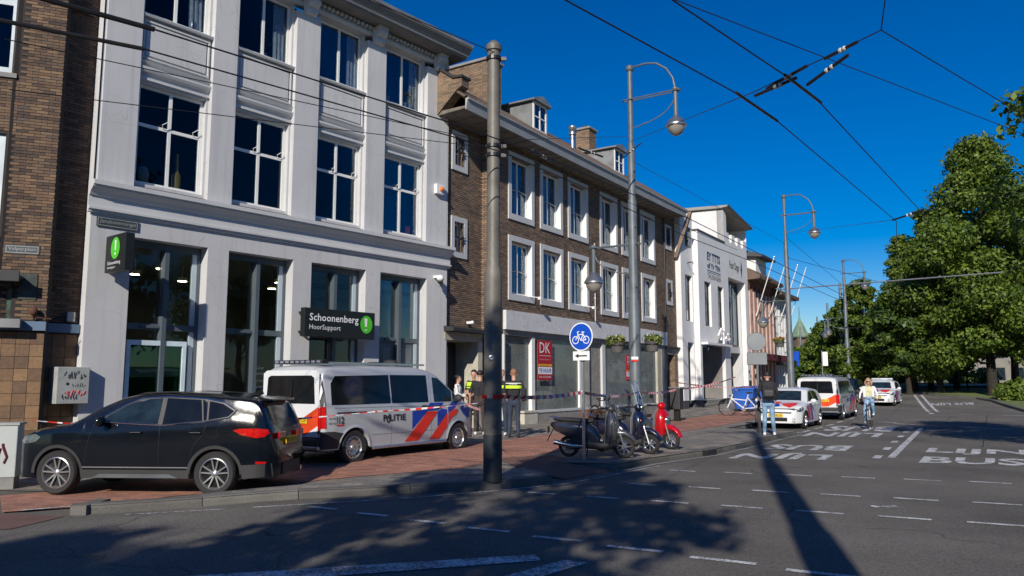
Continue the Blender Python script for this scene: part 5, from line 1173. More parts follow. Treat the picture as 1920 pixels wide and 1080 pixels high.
# ---- police van
def police_van(label, back_only=False):
    root = empty('police_van', label=label, cat='police van')
    c = Car([(-2.62, .42), (-2.62, 1.2), (-2.58, 1.70), (-2.50, 1.86), (-2.3, 1.90), (-1, 1.93), (.3, 1.92), (.72, 1.87), (.95, 1.78), (1.60, 1.34), (1.78, 1.24), (2.2, 1.12), (2.42, .98), (2.50, .80), (2.52, .40)],
            [(-2.62, .84), (-2.52, .92), (-2.2, .955), (0, .965), (1.4, .96), (1.9, .92), (2.2, .84), (2.4, .70), (2.52, .52)],
            [(-2.7, 1.12), (1.2, 1.10), (2.5, .95)], .16, .32, 1.60, -1.60, .335, .40, .16, .035, 3.0)
    c.body(carsilver, root)
    for sd in ('L', 'R'):
        g = 1 if sd == 'L' else -1
        c.decal('side_window', [(-2.30, 1.15), (-2.28, 1.55), (-2.1, 1.69), (-.62, 1.72), (-.62, 1.15)], carglass, root, sd, .006)
        c.decal('side_window', [(-.58, 1.15), (-.58, 1.72), (.55, 1.72), (.55, 1.15)], carglass, root, sd, .006)
        c.decal('door_window', [(.74, 1.15), (.74, 1.68), (.92, 1.66), (1.35, 1.38), (1.35, 1.15)], carglass2, root, sd, .006); c.decal('quarter_window', [(1.39, 1.15), (1.39, 1.36), (1.6, 1.22), (1.62, 1.15)], carglass, root, sd, .006)
        c.decal('rear_cladding', [(-2.61, .34), (-2.02, .34), (-1.98, .52), (-1.9, .62), (-2.2, .66), (-2.61, .66)], blackpl, root, sd, .010)
        c.line('sliding_rail', [(-2.1, 1.0), (-.6, 1.0)], .012, blackm, root, sd, .004)
        for q in ([(-.60, 1.10), (-.60, .33)], [(.64, 1.74), (.64, .33)], [(1.24, 1.1), (1.22, .8), (1.17, .34)], [(-2.2, 1.09), (-.6, 1.08), (1.2, 1.06)], [(-1.15, .55), (1.15, .55)]): c.line('panel_gap', q, .004, M('van_gap', (.12, .13, .14), .6) if 'van_gap' not in MATS else MATS['van_gap'], root, sd, 0)
        # diagonal livery
        for bl in ([(.02, .60), (.02, .97), (.44, .99), (.60, 1.13), (1.06, 1.13), (.88, .97), (.50, .96)], [(.84, .62), (.84, .94), (1.0, 1.0), (1.17, .97), (1.17, .90)], [(1.21, .90), (1.21, 1.03), (1.36, 1.14), (1.66, 1.19), (1.45, 1.0)], [(1.66, .98), (1.78, .86), (1.98, .74), (2.2, .88), (2.36, .98), (2.1, 1.10), (1.85, 1.12)]): c.decal('blue_stripe', bl, polblue, root, sd, .006)
        for rd in ([(-.20, .36), (.22, .36), (.86, .95), (.50, .95)], [(.58, .36), (.92, .36), (1.17, .60), (1.17, .90)], [(1.21, .66), (1.21, .88), (1.38, .97), (1.60, .97), (1.52, .86), (1.35, .80)]): c.decal('red_stripe', rd, polred, root, sd, .009)
        if sd == 'R':
            c.text('police_lettering', 'P LITIE', -.85, .80, .66, .125, ink, root, 'R', .012, .02)
            m = MB(); y = -c.hw(-.66, .86)-.012; m.lathe([(.03, 0), (.05, 0), (.05, .004), (.03, .004), (.03, 0)], 14, lambda a, b, q: (-.715+a, y-q, .83+b*1.3)); m.tube([(-.715, y, .9), (-.68, y, .95), (-.65, y, .90)], .008, 4); m.build('police_emblem', ink, root)
            c.text('alarm_number_lettering', '112', -2.12, .80, .22, .13, ink, root, 'R', .012, .02); c.text('emergency_lettering', 'spoed', -2.40, .87, .24, .06, ink, root, 'R', .012); c.text('emergency_lettering', 'bel nu', -2.40, .79, .24, .055, ink, root, 'R', .012)
            c.decal('small_red_panel', [(-2.12, .76), (-1.9, .76), (-1.9, .785), (-2.12, .785)], polred, root, 'R', .009)
        for x in (.42, .80):
            m = MB(); y = c.hw(x, 1.0); m.box(x-.11, x+.11, g*(y+.012), g*(y+.035), 1.035, 1.065); m.build('door_handle', blackpl, root, bevel=.008)
            c.decal('handle_recess', [(x-.08, 1.01), (x+.08, 1.01), (x+.08, 1.09), (x-.08, 1.09)], M('recess_dark', (.1, .1, .11), .5) if 'recess_dark' not in MATS else MATS['recess_dark'], root, sd, .007)
        c.decal('tail_light', [(-2.615, 1.0), (-2.615, 1.72), (-2.56, 1.78), (-2.50, 1.2), (-2.50, 1.0)], blackm, root, sd, .010, .2)
        c.decal('tail_light', [(-2.615, .72), (-2.615, 1.12), (-2.52, 1.12), (-2.50, .72)], lampred, root, sd, .014, .2)
        c.decal('headlight', [(2.05, .80), (2.15, .98), (2.38, .97), (2.46, .84), (2.3, .74)], lampclr, root, sd, .012)
        m = MB(); m.tube([(-1.12, g*.97, .30), (1.12, g*.97, .30)], .035, 8); m.build('side_step', silver, root)
        wheel(root, c.xf, g*.84, c.wr, .22, -g, 'steel', .215); wheel(root, c.xr, g*.84, c.wr, .22, -g, 'steel', .215)
        for xw in (c.xf, c.xr):
            P = [(xw+.455*math.cos(t), c.wr-.02+.455*math.sin(t)) for t in [math.pi*k/18*.96+.06 for k in range(19)]]; Q = [(xw+.403*math.cos(t), c.wr-.02+.403*math.sin(t)) for t in [math.pi*k/18*.96+.06 for k in range(19)]]
            m = MB(); vs = [(x, g*(c.hw(x, z)+.003), z) for x, z in P]+[(x, g*(c.hw(x, z)+.016), z) for x, z in Q]+[(x, g*(c.hw(x, z)-.12), z) for x, z in Q]
            m.add(vs, [(k, k+1, 20+k, 19+k) for k in range(18)]+[(19+k, 20+k, 39+k, 38+k) for k in range(18)]); m.mi = 0; m.build('wheel_arch', carsilver, root, smooth=True)
    # white doors at the back with window and the diagonal red-orange panel
    c.decal('back_door', [(-.80, .56), (.80, .56), (.80, 1.74), (.7, 1.80), (-.7, 1.80), (-.80, 1.74)], carwhite, root, 'B', .004)
    c.decal('back_window', [(-.70, 1.17), (.70, 1.17), (.66, 1.66), (.58, 1.70), (-.58, 1.70), (-.66, 1.66)], carglass, root, 'B', .008)
    rr = M('orange_red_reflective', (.72, .07, .015), .4, bump=0) if 'orange_red_reflective' not in MATS else MATS['orange_red_reflective']
    c.decal('reflective_panel', [(.25, .59), (-.80, 1.12), (-.80, .78), (-.45, .59)], rr, root, 'B', .008); c.decal('reflective_panel', [(.60, 1.0), (.20, 1.02), (.42, .82)], rr, root, 'B', .008)
    c.decal('rear_bumper', [(-.86, .34), (.86, .34), (.86, .56), (-.86, .56)], blackpl, root, 'B', .012)
    m = MB(); m.box(-2.74, -2.60, -.85, .85, .40, .54); m.build('rear_step', blackpl, root, bevel=.03); m = MB(); m.box(-2.73, -2.60, -.86, .86, .33, .40); m.build('bumper_edge', silver, root, bevel=.02)
    for g in (1, -1): m = MB(); m.box(-2.64, -2.60, g*.80, g*.86, .70, 1.10); m.build('tail_light', lampred, root); m = MB(); m.box(-2.64, -2.60, g*.80, g*.855, .62, .695); m.build('reversing_light', lampclr, root)
    m = MB(); m.tube([(-2.64, .0, 1.08), (-2.66, -.03, 1.2), (-2.65, -.06, 1.6)], .014, 5); m.build('wiper', blackm, root)
    plate(root, -2.645, -.25, .86, 'KZ-991-F', 'B')
    c.decal('windscreen', [(1.66, -.76), (.98, -.68), (.98, .68), (1.66, .76)], carglass, root, 'T', .006)
    c.decal('bonnet_panel', [(1.85, -.55), (1.8, .55), (2.3, .5), (2.35, -.5)], polblue, root, 'T', .006)
    m = MB(); m.box(-2.40, -2.14, -.72, .72, 1.93, 2.0); lb = m.build('light_bar', blackm, root, bevel=.015)
    m = MB()
    for k in range(9): m.box(-2.41, -2.40, -.66+k*.15, -.56+k*.15, 1.945, 1.985)
    m.build('light_bar_lens', M('smoked_lens', (.2, .22, .28), .15) if 'smoked_lens' not in MATS else MATS['smoked_lens'], lb)['kind'] = 'stuff'
    m = MB(); m.box(-2.2, .8, -.60, -.56, 1.925, 1.965); m.box(-2.2, .8, .56, .6, 1.925, 1.965); m.build('roof_rail', silver, root)
    m = MB(); m.lathe([(.14, 1.92), (.14, 1.98), (.1, 2.04), (0, 2.07)], 16, lambda x, y, z: (x+.35, y*1.6, z)); m.box(-.25, -.05, -.1, .1, 1.92, 2.0); m.box(.75, .9, -.08, .08, 1.87, 1.93); m.build('roof_beacon', blackpl, root, smooth=True)
    mirror(c, root, 1.40, 1.16, .12, blackpl)
    return root
V1 = police_van('silver police van with blue and red diagonal stripes parked behind the black SUV')
def every(o):
    for ch in o.children: yield ch; yield from every(ch)
for ch in every(V1):       # standard-length body: shorter tail behind the wheels
    if ch.parent is V1 and not ch.name.startswith('wheel') or ch.name.startswith(('light_bar', 'plate_lett')):
        for v in ch.data.vertices:
            if v.co.x < -2.02: v.co.x = -2.02+(v.co.x+2.02)*.62
def set_right_wheels(root, fr, rr, half, z, scale=1):
    f, r = Vector((*fr, 0)), Vector((*rr, 0)); d = (f-r).normalized(); c = (f+r)/2+Vector((-d.y, d.x, 0))*half
    root.location = (c.x, c.y, z); root.rotation_euler = (0, 0, math.atan2(d.y, d.x)); root.scale = (scale,)*3
set_right_wheels(V1, (-1.27, 18.42), (-3.2, 15.6), .90, .112, 1.03)
V2 = copy_tree(V1); V2['label'] = 'white and silver police van parked in the bay behind the police hatchback'
dv = Vector((SD[0], SD[1], 0)); set_right_wheels(V2, (14.97+dv.x*3.2, 35.71+dv.y*3.2), (14.97, 35.71), .90, road_z(15, 36)+.0, 1.02)

# ---- police hatchback
def hatch(label):
    root = empty('police_car', label=label, cat='police car')
    c = Car([(-2.12, .45), (-2.12, .95), (-2.02, 1.12), (-1.75, 1.36), (-1.5, 1.43), (-.8, 1.48), (-.2, 1.48), (.2, 1.42), (.95, 1.02), (1.1, .97), (1.7, .87), (1.98, .76), (2.10, .62), (2.14, .35)],
            [(-2.12, .70), (-2.0, .82), (-1.5, .885), (0, .895), (1.3, .89), (1.75, .83), (2.0, .70), (2.14, .55)],
            [(-2.2, 1.02), (-.5, .96), (1.0, .90), (2.2, .8)], .38, .22, 1.31, -1.31, .32, .375, .11, .04)
    c.body(carwhite, root)
    for sd in ('L', 'R'):
        g = 1 if sd == 'L' else -1
        c.decal('side_window', [(.70, .99), (.15, 1.32), (-.25, 1.37), (-.25, .97)], carglass, root, sd, .006); c.decal('side_window', [(-.32, .97), (-.32, 1.37), (-.9, 1.35), (-1.15, 1.27), (-1.05, 1.0)], carglass, root, sd, .006)
        c.decal('blue_stripe', [(.55, .28), (.75, .28), (1.02, .82), (.85, .84)], polblue, root, sd, .006)
        c.decal('red_stripe', [(.78, .28), (.90, .30), (1.2, .80), (1.05, .82)], polred, root, sd, .008); c.decal('blue_stripe', [(.05, .28), (.25, .28), (.62, .88), (.42, .88)], polblue, root, sd, .006); c.decal('red_stripe', [(.27, .28), (.42, .28), (.8, .86), (.64, .88)], polred, root, sd, .008)
        c.line('door_gap', [(-.29, .95), (-.30, .3)], .004, blackm, root, sd, 0)
        c.decal('headlight', [(1.55, .70), (1.62, .80), (1.98, .72), (2.03, .63), (1.8, .62)], lampclr, root, sd, .012)
        for x in (-.1, -.85): m = MB(); y = c.hw(x, .86); m.box(x-.1, x+.08, g*(y+.01), g*(y+.03), .85, .875); m.build('door_handle', carwhite, root)
        wheel(root, c.xf, g*.775, c.wr, .21, -g, 'five', .215); wheel(root, c.xr, g*.775, c.wr, .21, -g, 'five', .215)
        m = MB(); m.box(2.05, 2.12, g*.42, g*.66, .26, .42); m.build('fog_light', M('mesh_grille', (.4, .42, .45), .5) if 'mesh_grille' not in MATS else MATS['mesh_grille'], root, bevel=.02)
    c.decal('windscreen', [(.98, -.66), (.32, -.54), (.32, .54), (.98, .66)], carglass2, root, 'T', .006)
    c.decal('bonnet_red_panel', [(1.15, .0), (1.3, -.55), (1.75, -.62), (1.9, -.35), (1.7, .0)], polred, root, 'T', .006); c.decal('bonnet_red_panel', [(1.3, .60), (1.55, .05), (1.8, .2), (1.95, .45), (1.7, .64)], polred, root, 'T', .006); c.decal('bonnet_blue_panel', [(1.72, -.5), (1.6, .0), (1.85, .1), (1.98, -.3)], polblue, root, 'T', .008)
    m = MB(); m.box(2.10, 2.155, -.40, .40, .28, .42); m.build('lower_grille', blackm, root, bevel=.02); m = MB(); m.box(2.08, 2.135, -.55, .55, .58, .61); m.build('upper_grille', blackm, root, bevel=.01)
    plate(root, 2.165, 0, .50, 'RT-482-B', 'F'); mirror(c, root, .62, .93, .1, carwhite)
    m = MB(); m.prism([(-1.55, 1.42), (-1.7, 1.5), (-1.72, 1.41)], -.02, .02, 'y'); m.build('roof_fin', blackm, root)
    return root, c
H1, hc = hatch('white police hatchback with red and blue striped bonnet, behind the man with the backpack')
def set_left_wheels(root, fr, rr, half, z, scale=1):
    f, r = Vector((*fr, 0)), Vector((*rr, 0)); d = (f-r).normalized(); c = (f+r)/2-Vector((-d.y, d.x, 0))*half
    root.location = (c.x, c.y, z); root.rotation_euler = (0, 0, math.atan2(d.y, d.x)); root.scale = (scale,)*3
set_left_wheels(H1, (10.89, 29.33), (12.33, 31.62), .85, road_z(11, 30)+.002, 1.02)
H2 = copy_tree(H1); H2['label'] = 'white police car with a roof light bar driving towards the camera, farthest away'
set_left_wheels(H2, (23.0, 47.3), (23.0+.54*2.65, 47.3+.84*2.65), .85, road_z(22.8, 47.4)+.002, 1.04)
m = MB(); m.box(-.62, -.38, -.58, .58, 1.50, 1.60); m.build('light_bar', M('pale_light_bar', (.5, .55, .62), .3), H2, bevel=.02)
for ch in H2.children:
    if ch.name.startswith('bonnet_red') and ch.data.vertices[0].co.y < 0: ch.data = ch.data.copy(); ch.data.materials.clear(); ch.data.materials.append(polblue)
# dark car behind the cyclist, only its roof and window in view
H3 = empty('dark_car', label='dark car in the road hidden behind the cyclist', cat='car')
for ch in list(H1.children):
    if ch.name.split('.')[0] in ('body', 'underbody', 'windscreen', 'side_window', 'wheel', 'headlight', 'wing_mirror', 'lower_grille'):
        q = copy_tree(ch, H3)
        if ch.name.split('.')[0] in ('body', 'wing_mirror'): q.data = ch.data.copy(); q.data.materials.clear(); q.data.materials.append(carblack)
H3.location = (21.9, 51.5, road_z(22, 51)); H3.rotation_euler = (0, 0, R(90-32.7)+math.pi); H3.scale = (1.02,)*3

# ---- scooters
def scooter(label, body, style='retro', screen=False, tail=None):
    root = empty('motor_scooter', label=label, cat='scooter'); r = .225
    def wh(x, nm):
        m = MB(); m.lathe([(.15, -.045), (.20, -.05), (r, -.02), (r, .02), (.20, .05), (.15, .045), (.15, -.045)], 28, lambda a, b, c: (a+x, c, b+r)); w = m.build('wheel', rubber, root, smooth=True)
        m = MB(); m.lathe([(.165, -.042), (.150, -.03), (.145, 0), (.150, .03), (.165, .042)], 24, lambda a, b, c: (a+x, c, b+r), False); m.lathe([(.04, -.05), (.04, .05)], 12, lambda a, b, c: (a+x, c, b+r))
        for k in range(7):
            a = 2*math.pi*k/7; m.tube([(x+.035*math.cos(a), 0, r+.035*math.sin(a)), (x+.15*math.cos(a+.15), 0, r+.15*math.sin(a+.15))], .012, 5)
        m.build('rim', silver, w, smooth=True); return w
    wh(.60, 'front'); wh(-.60, 'rear')
    m = MB()  # leg shield and front column
    def loft(m, secs, seg=14):
        vs = []
        for x, z, w, h, tilt in secs:
            for j in range(seg):
                a = 2*math.pi*j/seg; cx = math.copysign(abs(math.cos(a))**.7, math.cos(a)); sx = math.copysign(abs(math.sin(a))**.7, math.sin(a)); vs.append((x+h*cx*math.cos(tilt), w*sx, z+h*cx*math.sin(tilt)))
        n = len(secs); m.add(vs, [(i*seg+j, i*seg+(j+1) % seg, (i+1)*seg+(j+1) % seg, (i+1)*seg+j) for i in range(n-1) for j in range(seg)]+[tuple(range(seg-1, -1, -1)), tuple((n-1)*seg+j for j in range(seg))])
    loft(m, [(.22, .22, .12, .16, 0), (.28, .32, .17, .16, .1), (.34, .48, .21, .15, .2), (.36, .66, .22, .14, .25), (.34, .80, .20, .12, .35), (.31, .89, .15, .10, .4), (.28, .95, .08, .06, .4)]); m.build('leg_shield', body, root, smooth=True)
    m = MB(); loft(m, [(.20, .26, .17, .02, 0), (.22, .40, .235, .02, 0), (.24, .62, .25, .02, 0), (.24, .80, .235, .02, 0), (.26, .93, .16, .02, 0), (.27, .99, .08, .02, 0)]); m.build('inner_shield', M('ash_grey_panel', (.17, .175, .18), .45) if 'ash_grey_panel' not in MATS else MATS['ash_grey_panel'], root, smooth=True)
    m = MB(); m.tube([(.30, .20, .28), (.37, .245, .5), (.38, .255, .75), (.34, .17, .95)], .011, 5); m.tube([(.30, -.20, .28), (.37, -.245, .5), (.38, -.255, .75), (.34, -.17, .95)], .011, 5); m.build('shield_trim', chrome, root)
    m = MB(); loft(m, [(-1.0, .70, .04, .03, 1.3), (-.88, .65, .13, .11, 1.45), (-.55, .58, .18, .19, 1.57), (-.2, .54, .18, .22, 1.57), (-.04, .44, .16, .20, 1.4), (.06, .34, .14, .12, 1.3)]); m.build('rear_body', tail or body, root, smooth=True)
    m = MB(); loft(m, [(.45, .27, .15, .08, 1.57), (.1, .26, .19, .085, 1.57), (-.15, .28, .19, .11, 1.57), (-.5, .36, .14, .10, 1.57)]); m.build('floorboard', blackpl, root, smooth=True)
    m = MB(); loft(m, [(-.92, .80, .08, .03, 1.57), (-.75, .80, .14, .045, 1.57), (-.45, .79, .15, .05, 1.57), (-.25, .77, .14, .055, 1.57), (-.04, .78, .10, .04, 1.57)]); m.build('seat', blackpl, root, smooth=True)
    m = MB()
    for k in range(9):
        a = R(20+k*17); m.tube([(.60+.265*math.cos(a), -.07, r+.265*math.sin(a)), (.60+.275*math.cos(a), 0, r+.275*math.sin(a)), (.60+.265*math.cos(a), .07, r+.265*math.sin(a))], .022, 6)
    loft(m, [(.36, .46, .12, .10, 1.3), (.48, .52, .11, .08, 1.4), (.62, .52, .10, .06, 1.3), (.76, .44, .085, .045, .9), (.85, .33, .06, .02, .4)]); m.build('front_mudguard', body, root, smooth=True)
    m = MB(); m.tube([(.61, .09, .225), (.52, .09, .52), (.42, .03, .75)], .022, 8); m.tube([(.61, -.09, .225), (.52, -.09, .52), (.42, -.03, .75)], .022, 8); m.build('fork', silver, root)
    m = MB(); m.tube([(.34, 0, .9), (.28, 0, 1.04)], .035, 8); m.tube([(.18, .34, 1.05), (.26, .15, 1.04), (.28, 0, 1.03), (.26, -.15, 1.04), (.18, -.34, 1.05)], .016, 7); m.build('handlebar', blackm, root)
    m = MB(); m.tube([(.16, .36, 1.05), (.21, .25, 1.047)], .024, 8); m.tube([(.16, -.36, 1.05), (.21, -.25, 1.047)], .024, 8); m.build('grip', rubber, root)
    m = MB(); m.ball((.33, 0, 1.03), (.10, .13, .085)); m.build('handlebar_cover', body, root, smooth=True)
    m = MB(); m.lathe([(0, .02), (.065, .015), (.075, -.01)], 16, lambda a, b, c: (c+(.43 if style == 'retro' else .515), a*(1 if style == 'retro' else 1.5), b*(1 if style == 'retro' else 1.5)+(1.03 if style == 'retro' else .68))); m.build('headlight', lampclr, root, smooth=True)
    for g in (1, -1):
        m = MB(); m.tube([(.26, g*.14, 1.05), (.24, g*.27, 1.22)], .006, 5); m.ball((.24, g*.29, 1.26), (.025, .075, .055), 10, 6); m.build('mirror', blackm, root)
        m = MB(); m.ball((.44, g*.14, .74), (.02, .04, .028)); m.build('indicator', orange, root)
        m = MB(); m.tube([(-.78, g*.13, .80), (-1.0, g*.12, .86), (-1.02, 0, .86)], .010, 6); m.build('rack', chrome, root)
    m = MB(); m.ball((-.98, 0, .68), (.03, .07, .04)); m.build('tail_light', lampred, root); m = MB(); m.box(-1.06, -1.05, -.09, .09, .50, .64); m.build('number_plate', yellow, root)
    m = MB(); loft(m, [(-.95, .58, .06, .02, 1.2), (-1.02, .45, .06, .015, 1.1), (-1.08, .33, .05, .01, 1)]); m.build('rear_mudguard', blackpl, root)
    m = MB(); m.tube([(-.25, -.12, .24), (-.5, -.14, .24), (-.9, -.15, .32)], [.03, .05, .055], 10); m.build('exhaust', steel, root, smooth=True); m = MB(); m.box(-.66, -.25, -.10, .12, .17, .36); m.build('engine', darkalloy, root, bevel=.03)
    m = MB(); m.tube([(-.2, .1, .24), (-.25, .2, .0)], .012, 5); m.tube([(-.2, -.1, .24), (-.25, -.2, .0)], .012, 5); m.build('stand', blackm, root)
    if screen: m = MB(); m.prism([(.40, 1.02), (.22, 1.60), (.226, 1.60), (.406, 1.02)], -.15, .15, 'y'); m.build('windscreen', glass('clear_screen', (.96, .97, .97), .15), root); m = MB(); m.tube([(.40, .15, 1.02), (.24, .16, 1.55), (.22, .10, 1.62), (.22, -.10, 1.62), (.24, -.16, 1.55), (.40, -.15, 1.02)], .007, 5); m.build('screen_edge', steel, root)
    return root
def stand(o, X, Y, rz, zf=pave_z, s=1, dz=.002): o.location = (X, Y, zf(X, Y)+dz); o.rotation_euler = (0, 0, rz); o.scale = (s,)*3; return o
S1 = scooter('graphite retro scooter leaning in front, nearest the bicycle sign post', scooterdk)
S2 = scooter('midnight blue scooter with a tall clear windscreen, middle of the three', scooterbl, screen=True)
S3 = scooter('red scooter at the right end of the row of three', scooterred, 'sport', tail=scooterdk)
for S_, fx, fy, an in ((S1, 2.43, 16.85, -16), (S2, 3.14, 17.75, -34), (S3, 3.86, 18.95, -46)):
    stand(S_, fx-.64*math.cos(R(an)), fy-.64*math.sin(R(an)), R(an))

# ---- bicycles
def bicycle(label, framemat, fat=False):
    root = empty('bicycle', label=label, cat='bicycle'); r = .34; L = 1.08
    def T(m, pts, rr): m.tube(pts, rr, 6); return m
    for x in (.54, -.54):
        m = MB(); m.lathe([(r-.012, -.018), (r+.004, 0), (r-.012, .018), (r-.03, 0), (r-.012, -.018)], 36, lambda a, b, c, x=x: (a+x, c, b+r)); w = m.build('wheel', rubber, root, smooth=True)
        m = MB()
        for k in range(16):
            a = 2*math.pi*k/16; m.tube([(x, .012*(-1)**k, r), (x+(r-.03)*math.cos(a), 0, r+(r-.03)*math.sin(a))], .0022, 3, False)
        m.lathe([(.02, -.04), (.02, .04)], 8, lambda a, b, c, x=x: (a+x, c, b+r)); m.build('spoke', steel, w)
    fr = .024 if fat else .016; m = MB(); bb = (-.08, 0, .30); st = (-.26, 0, .85); hd = (.33, 0, .86); hl = (.38, 0, .68)
    for a, b in (((.54, 0, r), hl), (hl, hd), (hd, st) if not fat else (hl, (-.2, 0, .62)), (bb, st), (hl, bb), (bb, (-.54, .0, r)), ((-.23, 0, .72), (-.54, 0, r))): m.tube([a, b], fr, 7)
    m.build('frame', framemat, root)
    m = MB(); m.tube([hd, (.31, 0, .98), (.27, 0, 1.02)], .013, 6); m.tube([(.10, .28, 1.0), (.22, .25, 1.03), (.27, 0, 1.02), (.22, -.25, 1.03), (.10, -.28, 1.0)], .012, 6); m.build('handlebar', steel, root)
    m = MB(); m.tube([(.05, .29, .99), (.14, .275, 1.01)], .018, 6); m.tube([(.05, -.29, .99), (.14, -.275, 1.01)], .018, 6); m.build('grip', rubber, root)
    m = MB(); m.ball((-.30, 0, .92), (.14, .08, .035)); m.tube([st, (-.28, 0, .9)], .012); m.build('saddle', blackpl, root, smooth=True)
    m = MB(); m.lathe([(.09, -.06), (.095, -.058), (.09, -.056)], 18, lambda a, b, c: (a-.08, c, b+.30)); m.tube([(-.08, -.07, .30), (-.02, -.09, .16)], .010); m.box(-.06, .04, -.16, -.09, .145, .17); m.tube([(-.08, .07, .30), (-.14, .09, .44)], .010); m.box(-.18, -.08, .09, .16, .43, .455); m.build('crank', steel, root)
    for x in (.54, -.54):
        m = MB(); pts = [(x+(r+.025)*math.cos(a), 0, r+(r+.025)*math.sin(a)) for a in [R(q) for q in ((30, 60, 90, 120, 150, 175) if x < 0 else (10, 40, 70, 100, 130))]]; m.tube(pts, .016, 5); m.build('mudguard', blackpl, root)
    m = MB(); m.tube([(-.3, .05, .70), (-.86, .06, .72), (-.54, .05, r)], .008); m.tube([(-.3, -.05, .70), (-.86, -.06, .72), (-.54, -.05, r)], .008); m.build('carrier', blackm, root)
    m = MB(); m.ball((.43, 0, .8), .04); m.build('lamp', lampclr, root)
    return root
BK = bicycle('white framed bicycle with thick tubes standing before the blue containers', M('white_blue_bike_frame', (.65, .67, .78), .4), True)
stand(BK, 10.1, 34.6, R(165), s=1.12)
BK2 = bicycle('dark bicycle leaning behind the graphite scooter by the shop sill', blackm); stand(BK2, 3.2, 27.6, R(50))

# ------------------------------------------------------------- people: x is where they face, y their left
def person(label, loc, rz, P, cloth, H=1.80, group=None, zf=pave_z):
    """P: joint points for a 1.80 m figure; cloth: materials by region"""
    J = dict(pel=(0, 0, .95), wai=(0, 0, 1.10), che=(0, 0, 1.32), nek=(-.01, 0, 1.50), hed=(.015, 0, 1.675),
             shL=(-.01, .185, 1.45), elL=(-.03, .25, 1.17), wrL=(.04, .25, .93), shR=(-.01, -.185, 1.45), elR=(-.03, -.25, 1.17), wrR=(.04, -.25, .93),
             hiL=(0, .095, .92), knL=(.02, .11, .50), anL=(-.02, .12, .09), hiR=(0, -.095, .92), knR=(.02, -.11, .50), anR=(-.02, -.12, .09))
    J.update(P); V = {k: Vector(v) for k, v in J.items()}
    caps = []
    def cap(t, a, b, r0, r1): caps.append((t, Vector(a) if not isinstance(a, Vector) else a, Vector(b) if not isinstance(b, Vector) else b, r0, r1))
    up = (V['nek']-V['pel']).normalized()
    for g in (.055, -.055):
        o = Vector((0, g, 0)); cap('trunk', V['che']+o*1.4, V['wai']+o, .115, .10); cap('hips', V['wai']+o-up*.04, V['pel']+o-up*.05, .105, .115)
    cap('trunk', V['shL']*.72+V['nek']*.28-up*.05, V['shR']*.72+V['nek']*.28-up*.05, .072, .072); cap('trunk', V['che']+up*.03, V['nek']-up*.05, .12, .075)
    hd = V['hed']; n2 = (hd-V['nek']).normalized(); cap('neck', V['nek']-up*.03, hd-n2*.05, .055, .052)
    cap('head', hd+n2*.045+Vector((-.012, 0, 0)), hd+n2*.01+Vector((-.005, 0, 0)), .088, .084); cap('head', hd+Vector((.025, 0, -.03)), hd+Vector((.035, 0, -.075)), .062, .045)
    cap('head', hd+Vector((.085, 0, .0)), hd+Vector((.108, 0, -.022)), .010, .014)      # nose
    for g in (1, -1): cap('head', hd+Vector((-.005, g*.082, .01)), hd+Vector((-.008, g*.086, -.03)), .016, .012)
    for s_, g in (('L', 1), ('R', -1)):
        sh, el, wr = V['sh'+s_], V['el'+s_], V['wr'+s_]; cap('upper', sh, el, .056, .043); cap('fore', el, wr, .043, .029)
        fd = (wr-el).normalized(); sd_ = fd.cross(Vector((1, 0, 0))); sd_ = sd_.normalized() if sd_.length > .2 else Vector((0, 1, 0)); pf = sd_.cross(fd).normalized()
        cap('hand', wr+fd*.02, wr+fd*.07, .026, .03)
        for k, (L, o) in enumerate(((.062, -.03), (.072, -.01), (.068, .01), (.052, .028))):
            b0 = wr+fd*.08+pf*o; b1 = b0+fd*L*.55+sd_*g*-.006; cap('hand', b0, b1, .0105, .0095); cap('hand', b1, b1+fd*L*.4+sd_*g*-.022, .0095, .008)
        cap('hand', wr+fd*.03+pf*.025, wr+fd*.075+pf*.055, .012, .010)
        hi, kn, an = V['hi'+s_], V['kn'+s_], V['an'+s_]; cap('thigh', hi, kn, .093, .060); cap('shin', kn+(an-kn)*.0, kn+(an-kn)*.35, .060, .064); cap('shin', kn+(an-kn)*.35, an+(kn-an)*.06, .062, .048 if cloth.get('shin') is not skin else .038)
        tp = V.get('to'+s_, an+Vector((.16, 0, -.045))); cap('shoe', an+Vector((-.035, 0, -.05)), an.lerp(tp, .6)+Vector((0, 0, -.015)), .045, .042); cap('shoe', an.lerp(tp, .6)+Vector((0, 0, -.01)), tp, .042, .032)
    m = MB()
    for t, a, b, r0, r1 in caps:
        d = b-a; n = 4; d = d if d.length > 1e-4 else Vector((0, 0, 1e-3)); u = d.normalized(); pts = []; rr = []
        for k in range(4): s_ = math.sin(math.pi/2*(1-k/4)); pts.append(a-u*r0*s_); rr.append(max(.001, r0*math.sqrt(max(0, 1-s_*s_))))
        pts += [a, b]; rr += [r0, r1]
        for k in range(3, -1, -1): s_ = math.sin(math.pi/2*(1-k/4)); pts.append(b+u*r1*s_); rr.append(max(.001, r1*math.sqrt(max(0, 1-s_*s_))))
        m.tube(pts, rr, 12)
    src = m.build('body_source', skin); md = src.modifiers.new('r', 'REMESH'); md.mode = 'VOXEL'; md.voxel_size = .0115
    m2 = src.modifiers.new('s', 'SMOOTH'); m2.factor = .5; m2.iterations = 3
    dg = bpy.context.evaluated_depsgraph_get(); me = bpy.data.meshes.new_from_object(src.evaluated_get(dg)); bpy.data.objects.remove(src)
    tags = ['trunk', 'hips', 'neck', 'head', 'upper', 'fore', 'hand', 'thigh', 'shin', 'shoe']; me.materials.clear()
    for t in tags: me.materials.append(cloth.get(t, skin))
    n = len(me.polygons); co = np.empty(n*3); me.polygons.foreach_get('center', co); co = co.reshape(-1, 3); best = np.full(n, 9.); idx = np.zeros(n, int)
